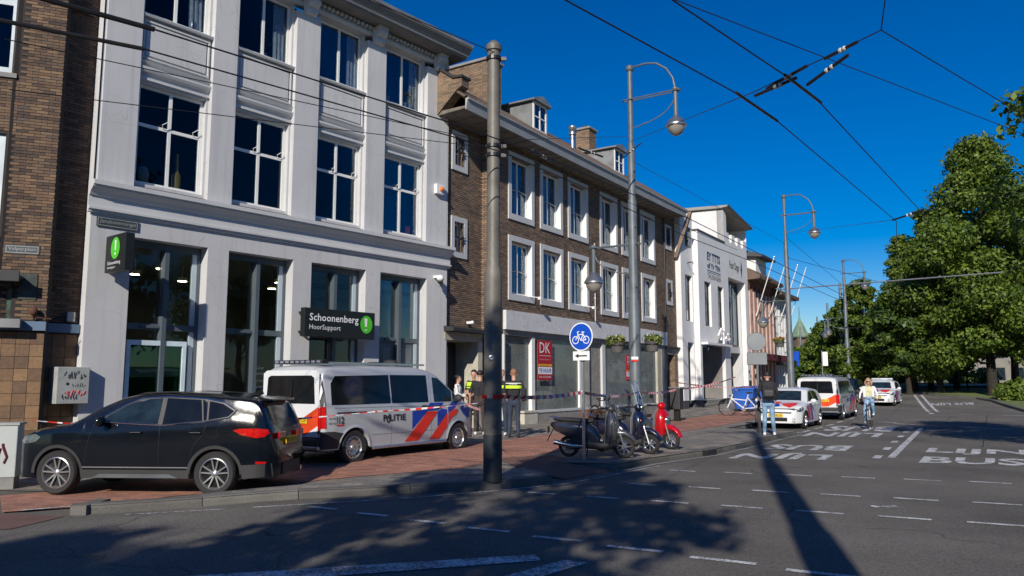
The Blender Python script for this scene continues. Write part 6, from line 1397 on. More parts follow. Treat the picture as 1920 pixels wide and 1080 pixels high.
    for t, a, b, r0, r1 in caps:
        a_, d = np.array(a), np.array(b-a); L = max(1e-9, float(d@d)); tt = np.clip((co-a_)@d/L, 0, 1); dist = np.linalg.norm(co-a_-tt[:, None]*d, axis=1)-(r0+(r1-r0)*tt)
        k = dist < best; best[k] = dist[k]; idx[k] = tags.index(t)
    me.polygons.foreach_set('material_index', idx); me.polygons.foreach_set('use_smooth', [True]*n); me.name = 'person'
    root = empty('person', label=label, cat='person', group=group); b = obj('body', me, root); s = H/1.80
    root.location = (loc[0], loc[1], (zf(*loc) if len(loc) < 3 else loc[2])+.0); root.rotation_euler = (0, 0, rz); root.scale = (s, s, s)
    # face
    m = MB(); hd = V['hed']
    for g in (1, -1): m.ball(tuple(hd+Vector((.075, g*.032, .015))), (.010, .014, .007), 8, 5)
    m.build('eye', ink, root); m = MB(); m.ball(tuple(hd+Vector((.078, 0, -.055))), (.008, .022, .006), 8, 4); m.build('mouth', M('lips', (.42, .16, .13), .5) if 'lips' not in MATS else MATS['lips'], root)
    return root, V
def hair(root, V, mat, kind='short'):
    hd = V['hed']; m = MB(); vs = []
    c = hd+Vector((-.014, 0, .045))
    def T(x, y, z): return (c.x+x, c.y+y, c.z+z)
    pr = [(math.sin(math.pi*i/12), math.cos(math.pi*i/12)) for i in range(8 if kind == 'short' else 9)]
    R_ = .104 if kind != 'crop' else .095
    vs = []; seg = 20
    for i, (rr, zz) in enumerate(pr):
        for j in range(seg):
            a = 2*math.pi*j/seg; fx = math.cos(a); k = rr*R_*(1+.05*math.sin(j*2.7+i*1.3)); z = zz*R_*1.05
            if fx > .35 and i > 3: z = max(z, .035); k = min(k, R_*.93)
            vs.append(T(k*fx*1.02, k*math.sin(a)*.95, z))
    m.add(vs, [(i*seg+j, i*seg+(j+1) % seg, (i+1)*seg+(j+1) % seg, (i+1)*seg+j) for i in range(len(pr)-1) for j in range(seg)])
    if kind == 'bun': m.ball(tuple(hd+Vector((-.10, 0, .08))), .05)
    if kind == 'long':
        for g in (-1, 1): m.tube([hd+Vector((-.02, g*.09, .05)), hd+Vector((-.03, g*.105, -.05)), hd+Vector((-.02, g*.09, -.14))], [.03, .045, .02], 8)
        m.tube([hd+Vector((-.09, 0, .05)), hd+Vector((-.11, 0, -.06)), hd+Vector((-.09, 0, -.15))], [.05, .07, .03], 8)
    return m.build('hair', mat, root, smooth=True)
def vest_band(root, z0, z1, mat, sx=1.0, y=.225):
    m = MB(); vs = []; seg = 28
    for z in (z0, z1):
        for j in range(seg): a = 2*math.pi*j/seg; vs.append((.155*math.copysign(abs(math.cos(a))**.8, math.cos(a))*sx-.005, y*math.copysign(abs(math.sin(a))**.8, math.sin(a)), z))
    m.add(vs, [(j, (j+1) % seg, seg+(j+1) % seg, seg+j) for j in range(seg)]); return m.build('reflective_band', mat, root, fix=False)
def yaw(dx, dy): return math.atan2(dy, dx)
K_ = dict(trunk=cloth_blk, hips=cloth_blk, upper=cloth_blk, fore=skin, thigh=cloth_blk, shin=cloth_blk, shoe=blackm)
# woman in the doorway
p, V = person('woman in a white blouse and dark trousers by the doorway beside the van', (-1.72, 25.0), yaw(.9, -.2), dict(elL=(.05, .24, 1.2), wrL=(.22, .12, 1.08), elR=(.05, -.24, 1.2), wrR=(.22, -.1, 1.1)), dict(K_, trunk=cloth_wht, upper=cloth_wht, fore=cloth_wht), 1.72); hair(p, V, hairdk, 'bun')
# officer facing the camera
p, V = person('police officer with dark hair facing the group, vest with fluorescent shoulders', (-1.18, 24.3), yaw(-.35, -.9), dict(elR=(.03, -.26, 1.18), wrR=(.20, -.1, 1.12), elL=(.03, .26, 1.18), wrL=(.2, .12, 1.1)), dict(K_), 1.86); hair(p, V, hairdk)
vest_band(p, 1.33, 1.45, hivis); vest_band(p, 1.27, 1.30, hivis)
# man in dark shirt, back to us
p, V = person('man in dark shirt and brown trousers seen from behind, left of the tram pole', (-.93, 22.7), yaw(-.05, 1), dict(elL=(-.02, .27, 1.18), wrL=(.03, .28, .93), elR=(-.02, -.27, 1.18), wrR=(.02, -.27, .93)), dict(K_, hips=cloth_brn, thigh=cloth_brn, shin=cloth_brn, shoe=shoew), 1.83); hair(p, V, hairdk, 'crop')
# officer from behind, right of the pole
p, V = person('police officer seen from behind with cropped ginger hair, right of the tram pole', (.05, 21.7), yaw(.1, 1), dict(elR=(-.05, -.28, 1.2), wrR=(.08, -.24, 1.02), elL=(-.02, .27, 1.18), wrL=(.1, .2, 1.0)), dict(K_, hips=cloth_navy, thigh=cloth_navy, shin=cloth_navy), 1.86); hair(p, V, hairgr, 'crop')
vest_band(p, 1.29, 1.37, hivis); vest_band(p, 1.41, 1.44, M('silver_reflective', (.6, .62, .6), .4)); m = MB(); m.add([(-.171, .0+.045*math.cos(t), 1.06+.045*math.sin(t)) for t in [2*math.pi*k/14 for k in range(14)]], [tuple(range(14))]); m.build('badge', MATS['silver_reflective'], p, fix=False)
lettering('lettering', 'POLITIE', .2, .035, lambda a, b: (-.166, .10-a, 1.385+b), lettw, p)
m = MB(); m.box(-.1, .1, -.34, -.20, .95, 1.3); m.build('shoulder_bag', cloth_blk, p, bevel=.04)
p, V = person('police officer mostly hidden behind the tram pole, white shoe showing', (-.30, 22.3), yaw(-.2, -1), {}, dict(K_, hips=cloth_navy, thigh=cloth_navy, shin=cloth_navy, shoe=shoew), 1.85); hair(p, V, hairgr, 'crop'); vest_band(p, 1.29, 1.37, hivis)
# man with backpack
mx, my = 7.78, 23.9
p, V = person('man in light jeans and white shoes seen from behind, looking left beside the round sign', (mx, my), yaw(.25, 1), dict(knL=(.05, .10, .50), anL=(-.02, .13, .09), knR=(.06, -.11, .50), anR=(.10, -.15, .09), elL=(.02, .27, 1.2), wrL=(.18, .2, 1.05), elR=(.0, -.27, 1.2), wrR=(.12, -.22, 1.0)), dict(K_, hips=denim, thigh=denim, shin=denim, shoe=shoew, fore=cloth_blk), 1.90); hair(p, V, hairdk)
bp = empty('backpack', label='large black backpack worn by the man in light jeans', cat='backpack'); bp.location = (mx, my, pave_z(mx, my)); bp.rotation_euler = (0, 0, yaw(.25, 1)); bp.scale = (1.05,)*3
m = MB(); m.prism([(-.13, 1.02), (-.36, 1.04), (-.40, 1.12), (-.39, 1.42), (-.33, 1.54), (-.16, 1.58), (-.12, 1.5)], -.17, .17, 'y'); m.build('pack', cloth_blk, bp, bevel=.045)
m = MB(); m.prism([(-.39, 1.08), (-.45, 1.12), (-.45, 1.28), (-.40, 1.33)], -.13, .13, 'y'); m.build('front_pocket', M('grey_black_nylon', (.035, .035, .04), .6), bp, bevel=.025)
m = MB()
for y in (.11, -.11): m.tube([(-.13, y, 1.55), (.0, y*1.1, 1.585), (.13, y*1.1, 1.48), (.14, y*1.2, 1.25), (-.1, y*1.3, 1.08)], .018, 6)
m.build('strap', cloth_blk, bp)
# cyclist coming towards the camera
cx, cy = 13.35, 29.45; hd_ = yaw(-.50, -.86)
CB = bicycle('pale upright bicycle ridden by the woman in the road', M('pale_bike_frame', (.5, .52, .55), .4)); stand(CB, cx, cy, hd_, road_z, 1.08)
for ch in CB.children:
    if ch.name.startswith('saddle'): ch.location.z = .08
p, V = person('woman cyclist in a pale yellow top, white cardigan and jeans riding towards the camera', (cx, cy, road_z(cx, cy)), hd_, dict(pel=(-.30, 0, 1.06), wai=(-.29, 0, 1.20), che=(-.27, 0, 1.40), nek=(-.25, 0, 1.57), hed=(-.22, 0, 1.73), shL=(-.26, .18, 1.52), shR=(-.26, -.18, 1.52), elL=(-.12, .29, 1.29), elR=(-.12, -.29, 1.29), wrL=(.06, .30, 1.11), wrR=(.06, -.30, 1.11),
    hiL=(-.28, .09, 1.02), hiR=(-.28, -.09, 1.02), knL=(.10, .14, .86), anL=(-.12, .14, .56), knR=(.06, -.14, .68), anR=(-.04, -.14, .27)), dict(trunk=shirt_y, hips=denim, upper=cloth_wht, fore=cloth_wht, thigh=denim, shin=denim, shoe=shoew), 1.80)
hair(p, V, hairbl, 'long')
m = MB(); hd = V['hed']; m.box(hd.x+.07, hd.x+.095, -.065, .065, hd.z+.0, hd.z+.032); m.build('sunglasses', ink, p, bevel=.008)
m = MB()
for g in (1, -1): m.prism([(-.40, 1.12), (-.40, 1.56), (-.18, 1.58), (-.12, 1.15)], g*.10, g*.20, 'y')
m.build('cardigan', cloth_wht, p, bevel=.04)

# ------------------------------------------------------------- street furniture
def lathe_at(m, x, y, prof, seg=16): return m.lathe(prof, seg, lambda a, b, c: (a+x, b+y, c))
tp = empty('tram_pole', (-.32, 13.1, road_z(0, 13)+.118), 0, 'stout grey-brown steel tram pole in the foreground with a dark lower sleeve', 'pole')
m = MB(); m.lathe([(.152, 0), (.152, 3.42), (.140, 3.50), (.112, 3.58), (.108, 7.38), (.135, 7.40), (.135, 7.50), (.05, 7.58), (0, 7.59)], 28); m.build('pole_shaft', polebig, tp, smooth=True)
m = MB(); m.lathe([(.156, 0), (.156, .75), (.153, .76)], 28); m.build('base_sleeve', poledk, tp, smooth=True)
for z in (5.48, 5.64, 7.22): m = MB(); m.lathe([(.13, z), (.135, z), (.135, z+.06), (.13, z+.06)], 20); m.box(.11, .22, -.03, .03, z, z+.06); m.build('cable_clamp', blackm, tp)
m = MB(); m.lathe([(.05, 0), (.045, .006), (.03, .01), (0, .008)], 16, lambda a, b, c: (a-.02, -.152-c, b+2.02)); m.build('inspection_cap', steel, tp)
def lamp_pole(X, Y, label, H=12.1, lower=True, zf=pave_z, flip=1):
    t = empty('lamp_post', (X, Y, zf(X, Y)), R(90-32.7), label, 'lamp post', 'tall grey double lamp posts along the kerb')
    # local x along the street, -y towards the road
    m = MB(); m.lathe([(.19, 0), (.19, 4.15), (.15, 4.22), (.15, 7.5), (.12, 7.58), (.12, 9.45), (.085, 9.52), (.085, H-.1)], 18); m.build('pole_shaft', polem, t, smooth=True)
    m = MB(); m.ball((0, 0, H), .14); m.build('ball_finial', polem, t, smooth=True)
    def arm(sy, z, reach, lab):
        m = MB()
        m.tube([(.0, sy*(reach*.02+math.sin(a)*0), z) for a in (0, 1)], .01) if False else None
        for q in (.09, -.09): m.tube([(q, sy*-.18, z), (q, sy*(reach+.08), z)], .022, 6)
        for e in (-.18, reach+.08):
            m.tube([(.09*math.cos(a), sy*(e+.09*math.sin(a)*(1 if e > 0 else -1)), z) for a in [math.pi*k/6 for k in range(7)]], .022, 6)
        m.tube([(0, sy*.08, z-1.0)]+[(0, sy*(.10+(reach-.12)*math.sin(a)), z-.95+.85*(1-math.cos(a))*1.0) for a in [math.pi/2*k/8 for k in range(1, 9)]], .02, 6)
        m.lathe([(.075, z-.85), (.075, z+.02), (.12, z+.03), (.12, z+.08), (.07, z+.09)], 12, lambda a, b, c: (a, b+sy*reach, c)); m.build('bracket_arm', polem, t)
        m = MB(); zz = z-1.35
        m.lathe([(.07, zz+.52), (.12, zz+.46), (.24, zz+.36), (.32, zz+.22), (.34, zz+.2), (.34, zz+.15), (.28, zz+.13)], 20, lambda a, b, c: (a, b+sy*reach, c)); L = m.build('lantern', steel, t, smooth=True)
        m = MB(); m.lathe([(.28, zz+.14), (.26, zz+.02), (.18, zz-.10), (.06, zz-.17), (0, zz-.2)], 20, lambda a, b, c: (a, b+sy*reach, c)); m.build('lantern_bowl', M('prismatic_bowl', (.30, .28, .25), .25, .2, spec=.8) if 'prismatic_bowl' not in MATS else MATS['prismatic_bowl'], L, smooth=True)
    arm(-1*flip, H-1.1, 1.60, 'road')
    m = MB(); m.tube([(0, -flip*(0), H)]+[(0, -flip*(1.60*math.sin(a) if a < 1.2 else 1.6*math.sin(a)), H+.02-(1-math.cos(a))*0) for a in (0,)]+[(0, -flip*(.55), H+.06), (0, -flip*.95, H-.02), (0, -flip*1.3, H-.28), (0, -flip*1.52, H-.65), (0, -flip*1.6, H-1.1)], .035, 8); m.build('hoop_arm', polem, t, smooth=True)
    if lower: arm(1*flip, 6.05, 1.45, 'pavement')
    m = MB()
    for k, z in enumerate((1.55, 2.9, 4.6, 6.6, 8.5)): m.ball((-.08, -.13, z), .03, 6, 4)
    m.build('bolt', blackm, t); return t
LA = lamp_pole(4.0, 25.4, 'nearest tall grey lamp post with flower baskets, behind the blue scooter')
LB = lamp_pole(15.75, 44.2, 'second tall grey lamp post, beyond the police hatchback', zf=lambda x, y: road_z(x, y)+.1)
LC = lamp_pole(28.2, 65.6, 'third tall grey lamp post in front of the green trees', H=10.9, zf=lambda x, y: road_z(x, y)+.1)
lamp_pole(29.9, 70.5, 'thin far lamp post just left of the third one', H=9.0, zf=lambda x, y: road_z(x, y)+.1)
for x, y, h, l in ((36.6, 90, 8.2, 'first'), (43.2, 110, 8.0, 'second'), (48.5, 131, 6.5, 'third')): lamp_pole(x, y, l+' of the small distant lamp posts below the turret, counted from the right', H=h, zf=lambda a, b: road_z(a, b)+.1)
# plain tram poles with level brackets far off
def bracket_pole(X, Y, z, x1, lab):
    t = empty('tram_bracket', (X, Y, z), R(-25), lab, 'tram bracket'); m = MB(); m.tube([(-.5, 0, 0), (x1, 0, .35)], .036, 6); m.build('bracket_tube', steel, t); m = MB(); m.ball((-.55, 0, 0), .12); m.build('end_cap', polem, t)
bracket_pole(15.9, 44.3, 7.0, 10.5, 'long horizontal tram bracket on the second lamp post, reaching over the road')
bracket_pole(28.4, 65.8, 6.2, 8, 'upper horizontal tram bracket on the third lamp post'); bracket_pole(28.4, 65.9, 4.6, 6, 'lower horizontal tram bracket on the third lamp post')
def basket(sx, X, Y, Z, lab, sd, petals=0):
    t = empty('flower_basket', (X, Y, Z), 0, lab, 'flower basket', 'hanging baskets on the lamp posts'); m = MB()
    m.lathe([(.0, -.42), (.20, -.42), (.24, -.36), (.31, -.02), (.33, 0), (.30, .0), (.28, -.05)], 20, lambda a, b, c: (a+sx*.1+(-c)*0, b, c)); m.build('tub', M('grey_tub', (.12, .12, .115), .8) if 'grey_tub' not in MATS else MATS['grey_tub'], t, smooth=True)
    m = MB(); m.tube([(sx*-.35, 0, -.1), (sx*-.2, 0, -.1)], .025); m.lathe([(.325, -.14), (.325, -.10)], 20, lambda a, b, c: (a+sx*.1, b, c)); m.build('holder', blackm, t)
    t.scale = (.8,)*3
    leaves('foliage', flower, [(sx*.15, 0, .12, .40, .36, .18), (sx*.30, 0, -.02, .22, .3, .16)], 420, .07, t, sd); leaves('bloom', M('white_bloom', (.7, .7, .62), .8) if 'white_bloom' not in MATS else MATS['white_bloom'], [(sx*.2, 0, .22, .38, .34, .12)], 30 if not petals else 5, .035, t, sd+1)
    if petals: leaves('orange_bloom', petal, [(sx*.15, 0, .15, .42, .38, .18)], 160, .07, t, sd+2)
bz = 3.02
basket(-1, 3.48, 25.2, bz-.02, 'flower basket on the left of the nearest lamp post, in front of the shop window', 31); basket(1, 4.50, 25.5, bz+.03, 'flower basket on the right of the nearest lamp post', 35)
basket(-1, 15.2, 44.0, 4.0, 'flower basket on the second lamp post', 41, 1); basket(1, 29.0, 65.5, 4.6, 'orange flower basket on the third lamp post', 45, 1)
st = empty('pole_sticker', (3.97, 25.21, 2.45), 0, 'small red and white sticker on the nearest lamp post', 'sticker'); m = MB(); m.box(-.12, .10, -.012, -.006, 0, .09); m.build('label', lettw, st); m = MB(); m.box(-.12, .10, -.018, -.013, -.06, -.01); m.build('lower_label', polred, st)
# bicycle path sign with arrow plate
def sign_pole(X, Y, H, lab, r=.03, rz=0): t = empty('traffic_sign', (X, Y, pave_z(X, Y)), rz, lab, 'traffic sign'); m = MB(); m.tube([(0, 0, 0), (0, 0, H)], r, 10); m.build('post', steel, t); return t
BS = sign_pole(1.50, 16.55, 2.7, 'round blue bicycle path sign with an arrow plate, in front of the scooters', .032, R(-40))
def disc(parent, name, r, z, y0, y1, mat, seg=40, sx=1): m = MB(); m.lathe([(0, y0), (r, y0), (r, y1), (0, y1)], seg, lambda a, b, c: (a*sx, c, b+z)); return m.build(name, mat, parent)
disc(BS, 'sign_rim', .30, 2.56, -.062, -.05, lettw); dsc = disc(BS, 'sign_disc', .275, 2.56, -.066, -.063, signblue)
def ring(m, x, z, r, t, y): m.add([(x+q*math.cos(a), y, z+q*math.sin(a)) for q in (r, r-t) for a in [2*math.pi*k/24 for k in range(24)]], [(k, (k+1) % 24, 24+(k+1) % 24, 24+k) for k in range(24)])
def bar(m, a, b, w, y):
    d = math.dist(a, b); nx, nz = -(b[1]-a[1])/d*w/2, (b[0]-a[0])/d*w/2; m.add([(a[0]+nx, y, a[1]+nz), (b[0]+nx, y, b[1]+nz), (b[0]-nx, y, b[1]-nz), (a[0]-nx, y, a[1]-nz)], [(0, 1, 2, 3)])
m = MB(); y = -.069; z = 2.54; ring(m, -.135, z-.05, .085, .018, y); ring(m, .135, z-.05, .085, .018, y)
for a, b in (((-.135, -.05), (-.07, .06)), ((-.07, .06), (.06, .07)), ((-.07, .06), (-.0, -.06)), ((0, -.06), (.06, .07)), ((0, -.06), (.135, -.05)), ((.06, .07), (.135, -.05)), ((.06, .07), (.05, .11)), ((.02, .115), (.09, .115)), ((-.07, .06), (-.09, .12)), ((-.09, .12), (-.04, .13))): bar(m, (a[0], z+a[1]), (b[0], z+b[1]), .019, y)
m.build('bicycle_symbol', lettw, dsc, fix=False)
m = MB(); m.box(-.21, .21, -.06, -.048, 2.06, 2.25); pl = m.build('arrow_plate', lettw, BS); m = MB(); bar(m, (-.08, 2.155), (.15, 2.155), .028, -.064); m.add([(-.16, -.064, 2.155), (-.07, -.064, 2.20), (-.07, -.064, 2.11)], [(0, 1, 2)]); m.build('arrow', ink, pl, fix=False)
m = MB(); m.box(-.05, .05, -.05, .05, 2.04, 2.10); m.box(-.05, .05, -.05, .05, 2.36, 2.41); m.build('clamp', blackm, BS)
GS = sign_pole(7.84, 25.0, 3.2, 'grey back of a round traffic sign with plate below, beside the backpack man', .04, R(-17)); disc(GS, 'sign_back',   .285, 2.88, -.06, -.05, signgrey, 36); disc(GS, 'sign_edge',   .298, 2.88, -.052, -.047, blackpl, 36)
m = MB(); m.box(-.30, .30, -.06, -.048, 2.15, 2.53); m.build('plate_back', signgrey, GS, bevel=.01); m = MB(); m.box(-.31, .31, -.05, -.04, 2.14, 2.54); m.build('plate_edge', blackpl, GS)
m = MB(); m.box(-.05, .05, -.08, .06, 0, 1.0); m.build('pole_guard', blackpl, GS)
# waste bin, containers
wb = empty('waste_bin', (6.35, 30.3, pave_z(6.3, 30.3)), R(57), 'black post-mounted litter bin behind the red scooter', 'litter bin'); m = MB(); m.box(-.22, .22, -.2, .2, .45, 1.25); m.build('bin_body', blackpl, wb, bevel=.03); m = MB(); m.box(-.25, .25, -.23, .23, 1.25, 1.31); m.build('lid', steel, wb, bevel=.01); m = MB(); m.box(-.1, .1, -.1, .1, 0, .45); m.build('post', blackm, wb)
def container(X, Y, lab): 
    t = empty('wheeled_container', (X, Y, pave_z(X, Y)), R(57+math.degrees(0)), lab, 'container', 'blue containers by the white building'); m = MB(); m.prism([(-.42, .12), (-.50, 1.05), (.50, 1.05), (.42, .12)], -.5, .5); m.build('tub', bluebin, t, bevel=.02)
    m = MB(); m.prism([(-.54, 1.05), (-.54, 1.12), (0, 1.24), (.54, 1.12), (.54, 1.05)], -.54, .54); m.build('lid', bluebin, t, bevel=.02)
    for a in (-.38, .38):
        for b in (-.32, .32): m = MB(); m.lathe([(.08, -.03), (.08, .03)], 12, lambda x, y, z, a=a, b=b: (x+a, z+b, y+.08)); m.build('castor', rubber, t)
container(11.5, 38.6, 'left blue wheeled container behind the white bicycle'); container(12.55, 40.1, 'right blue wheeled container behind the white bicycle')
bt = empty('paper_bag', (2.65, 27.3, pave_z(2.6, 27.3)), R(50), 'brown paper bag or crate leaning by the shop sill behind the scooters', 'bag'); m = MB(); m.box(-.3, .3, -.15, .15, 0, .55); m.box(.4, .85, -.15, .15, 0, .5); m.build('bag', M('brown_card', (.16, .07, .035), .8, var=.4, scale=8), bt, bevel=.02)

# police tape: ribbons of red and white, twisting between poles
def tape(pts, lab, w=.075, seg=.16, sag=.10, tw=.3, sd=1):
    t = empty('police_tape', pts[0], 0, lab, 'police tape', 'red and white barrier tape'); g = random.Random(sd); A = MB(); o = Vector(pts[0]); k = 0; ph = g.random()*6
    for a, b in zip(pts[:-1], pts[1:]):
        a, b = Vector(a)-o, Vector(b)-o; L = (b-a).length; n = max(2, int(L/(seg/2))); d = (b-a).normalized(); side = d.cross(Vector((0, 0, 1))).normalized()
        for i in range(n+1):
            s = i/n; c = a.lerp(b, s)-Vector((0, 0, sag*4*s*(1-s)*min(1, L/8))); an = tw*math.sin(ph+s*L*.9)+tw*.6*math.sin(s*L*2.3); v = (Vector((0, 0, 1))*math.cos(an)+side*math.sin(an))*w/2
            A.v += [tuple(c-v), tuple(c+v)]; j = len(A.v)
            if j > 2: A.f.append((j-4, j-2, j-1, j-3)); A.m.append((k//2) % 2)
            k += 1
    A.build('ribbon', [polred, cloth_wht], t, fix=False); return t
q1 = (-.32+.18, 13.1-.16, 1.47); tape([(-.50, 12.94, 1.50), (-.32, 12.91, 1.50), (-.13, 12.95, 1.50), (1.47, 16.5, 1.52), (4.0, 25.1, 1.40), (6.4, 30.3, 1.45), (10.6, 37.2, 1.95)], 'barrier tape from the tram pole past the scooters to the lamp post and bin', sd=3, tw=.5)
tape([(-.50, 12.94, 1.40), (-2.6, 14.95, 1.18), (-5.2, 12.9, 1.02), (-7.6, 13.35, 1.05), (-8.1, 13.3, 1.1)], 'barrier tape from the tram pole along the police van to the left cabinet', w=.035, sd=8, tw=.9, sag=.04)
tape([(-.25, 12.95, 1.33), (-1.1, 19.2, 1.2), (-1.6, 24.4, 1.3)], 'lower barrier tape running back from the tram pole to the doorway', sd=11, w=.05, tw=.6)
tape([(6.4, 30.3, 1.7), (11.6, 37.2, 1.5), (12.5, 41, 1.5)], 'thin barrier tape from the litter bin to the blue containers', sd=14, w=.06, tw=.8)
# low black planter behind the car's bonnet
rb = empty('planter_box', (-7.2, 14.55, pave_z(-7.2, 14.5)), R(10), 'low black planter with red lamp and white cover behind the bonnet of the black SUV', 'planter')
m = MB(); m.prism([(-.55, .2), (-.55, .75), (-.35, .98), (.75, 1.0), (.8, .2)], -.35, .35, 'y'); m.build('body', blackpl, rb, bevel=.05); m = MB(); m.box(-.58, -.50, -.36, -.2, .75, .95); m.build('lamp', lampred, rb, bevel=.02); m = MB(); m.box(.1, .9, -.36, .36, 1.0, 1.08); m.build('cover', white, rb, bevel=.02)

# ------------------------------------------------------------- overhead wires
wirem = M('overhead_wire', (.012, .012, .013), .5, bump=0)
def wire(pts, r, lab, name='overhead_wire', sag=0, cat='wire', mat=wirem):
    t = empty(name, pts[0], 0, lab, cat); o = Vector(pts[0]); out = []
    for a, b in zip(pts[:-1], pts[1:]):
        a, b = Vector(a), Vector(b); n = 10 if sag else 1
        for k in range(n): s = k/n; out.append(a.lerp(b, s)-Vector((0, 0, sag*4*s*(1-s)))-o)
    out.append(Vector(pts[-1])-o); m = MB(); m.tube(out, r, 6); m.build('cable', mat, t); return t
def sleeve(t, a, b, r):
    o = Vector(t.location); m = MB(); m.tube([Vector(a)-o, Vector(b)-o], r, 8); m.build('sleeve', blackm, t)
def insul(a, b, lab):
    a, b = Vector(a), Vector(b); t = empty('wire_fitting', a, 0, lab, 'wire fitting', 'insulators on the tram wires'); d = b-a; m = MB(); m.tube([(0, 0, 0), d], .022, 6); m.build('rod', blackm, t)
    m = MB(); u = d.normalized()
    for k in (.5, .62): m.ball(tuple(d*k), (.034, .034, .034), 8, 6)
    m.build('insulator', M('porcelain', (.5, .48, .42), .3) if 'porcelain' not in MATS else MATS['porcelain'], t)
Z = 5.6
w = wire([(-10.5, 4.6, Z), (-5.5, 7.96, Z), (-4.29, 8.69, Z), (-.96, 11.95, Z), (-.09, 12.9, Z), (1.49, 15.3, Z), (4.51, 20.3, Z), (7.76, 24.9, Z), (14, 34.5, Z), (27, 55, Z+.3)], .010, 'lower overhead tram wire with a thick sleeve, crossing the left facade')
sleeve(w, (-5.5, 7.96, Z), (-4.29, 8.69, Z), .026)
w = wire([(-9, 4.8, Z), (-4.72, 7.51, Z), (-3.94, 8.18, Z), (-.92, 11.3, Z), (.3, 12.7, Z), (4.2, 18.2, Z), (9.2, 26, Z), (15, 35, Z)], .010, 'upper overhead tram wire with a thick sleeve, crossing the left facade')
sleeve(w, (-5.2, 7.1, Z), (-3.94, 8.18, Z), .03)
wire([(-5.6, 8.2, 5.5), (-.55, 12.95, 5.86)], .006, 'thin wire running to the tram pole clamp, upper one'); wire([(-5.9, 8.8, 5.15), (-.55, 12.95, 5.74)], .006, 'thin wire running to the tram pole clamp, lower one')
m_ = wire([(.54-2, 3.5, Z), (.54, 7.51, Z), (3.16, 10.24, Z), (3.95, 11.22, Z), (9.31, 18.54, Z), (13, 26, Z), (24, 46, Z+.2)], .009, 'left of the two tram wires over the right half of the road'); sleeve(m_, (3.0, 10.06, Z), (3.95, 11.22, Z), .02)
m_ = wire([(-.2, 3.5, Z), (1.63, 7.51, Z), (3.6, 9.63, Z), (4.32, 10.5, Z), (9.48, 17.64, Z), (14, 25, Z), (25, 45, Z+.2)], .009, 'right of the two tram wires over the right half of the road'); sleeve(m_, (3.45, 9.46, Z), (4.3, 10.45, Z), .02)
N = (4.35, 8.75, 5.86)
wire([(4.0, 25.35, 9.75), (3.45, 10.75, 5.86), (3.75, 9.95, 5.83), N], .007, 'span wire from the nearest lamp post to the knot over the road'); wire([N, (3.9, 7.2, 6.9)], .007, 'short stay wire rising from the knot at the top of the picture'); wire([N, (8.9, 12.4, 5.8), (12.5, 16, 5.9)], .007, 'stay wire running right and down from the knot')
wire([(1.1, 7.0, 6.1), (1.38, 7.9, 5.95), (9.3, 13.2, 5.9), (12.5, 16, 5.9)], .006, 'long thin stay wire crossing the sky above the tram wires'); 
insul((3.55, 10.45, 5.80), (3.85, 9.75, 5.84), 'insulator where the span wire crosses the left tram wire'); insul((3.98, 9.5, 5.83), (4.2, 9.05, 5.85), 'insulator between the right tram wire and the knot')
insul((3.35, 10.35, 5.66), (3.75, 9.85, 5.72), 'lower insulator rod by the left tram wire'); insul((3.9, 9.9, 5.64), (4.15, 9.2, 5.75), 'lower insulator rod by the right tram wire')
wire([(-.2, 12.95, 5.85), (3.9, 25.3, 9.9)], .007, 'wire from the tram pole clamp up to the nearest lamp post'); wire([(-.3, 13.0, 7.45), (-6.5, 8.5, 8.2)], .008, 'wire from the top of the tram pole along the white cornice')
wire([(-.2, 12.95, 5.75), (7.2, 24.5, 5.9)], .006, 'thin feeder wire along the brick building eaves')
wire([(15.7, 44.1, 9.6), (4.1, 25.3, 9.0)], .008, 'wire between the first and second lamp posts'); wire([(15.8, 44.1, 10.2), (9.31, 18.6, 5.65), (9.6, 17.9, 5.7), (13.2, 15.5, 6.2)], .007, 'span wire from the second lamp post past the lower wire crossing')
insul((9.2, 18.5, 5.62), (9.55, 17.75, 5.7), 'insulator at the far wire crossing beside the tree'); wire([(15.8, 44.2, 10.0), (27.0, 62.0, 9.0), (28.2, 65.5, 9.5)], .012, 'wire between the second and third lamp posts'); wire([(15.8, 44.2, 8.8), (36, 60, 7.4)], .012, 'thin wire from the second lamp post into the trees')
insul((1.5, 17, 6.95), (2.15, 18, 7.05), 'small insulator on the wires left of the nearest lamp post'); insul((3.42, 24, 8.7), (4.15, 24.3, 9.35), 'dark clamp rod on the nearest lamp post under its upper arm')
insul((.38, 14, 6.0), (.8, 15, 6.05), 'pale insulator on the wire right of the tram pole top')
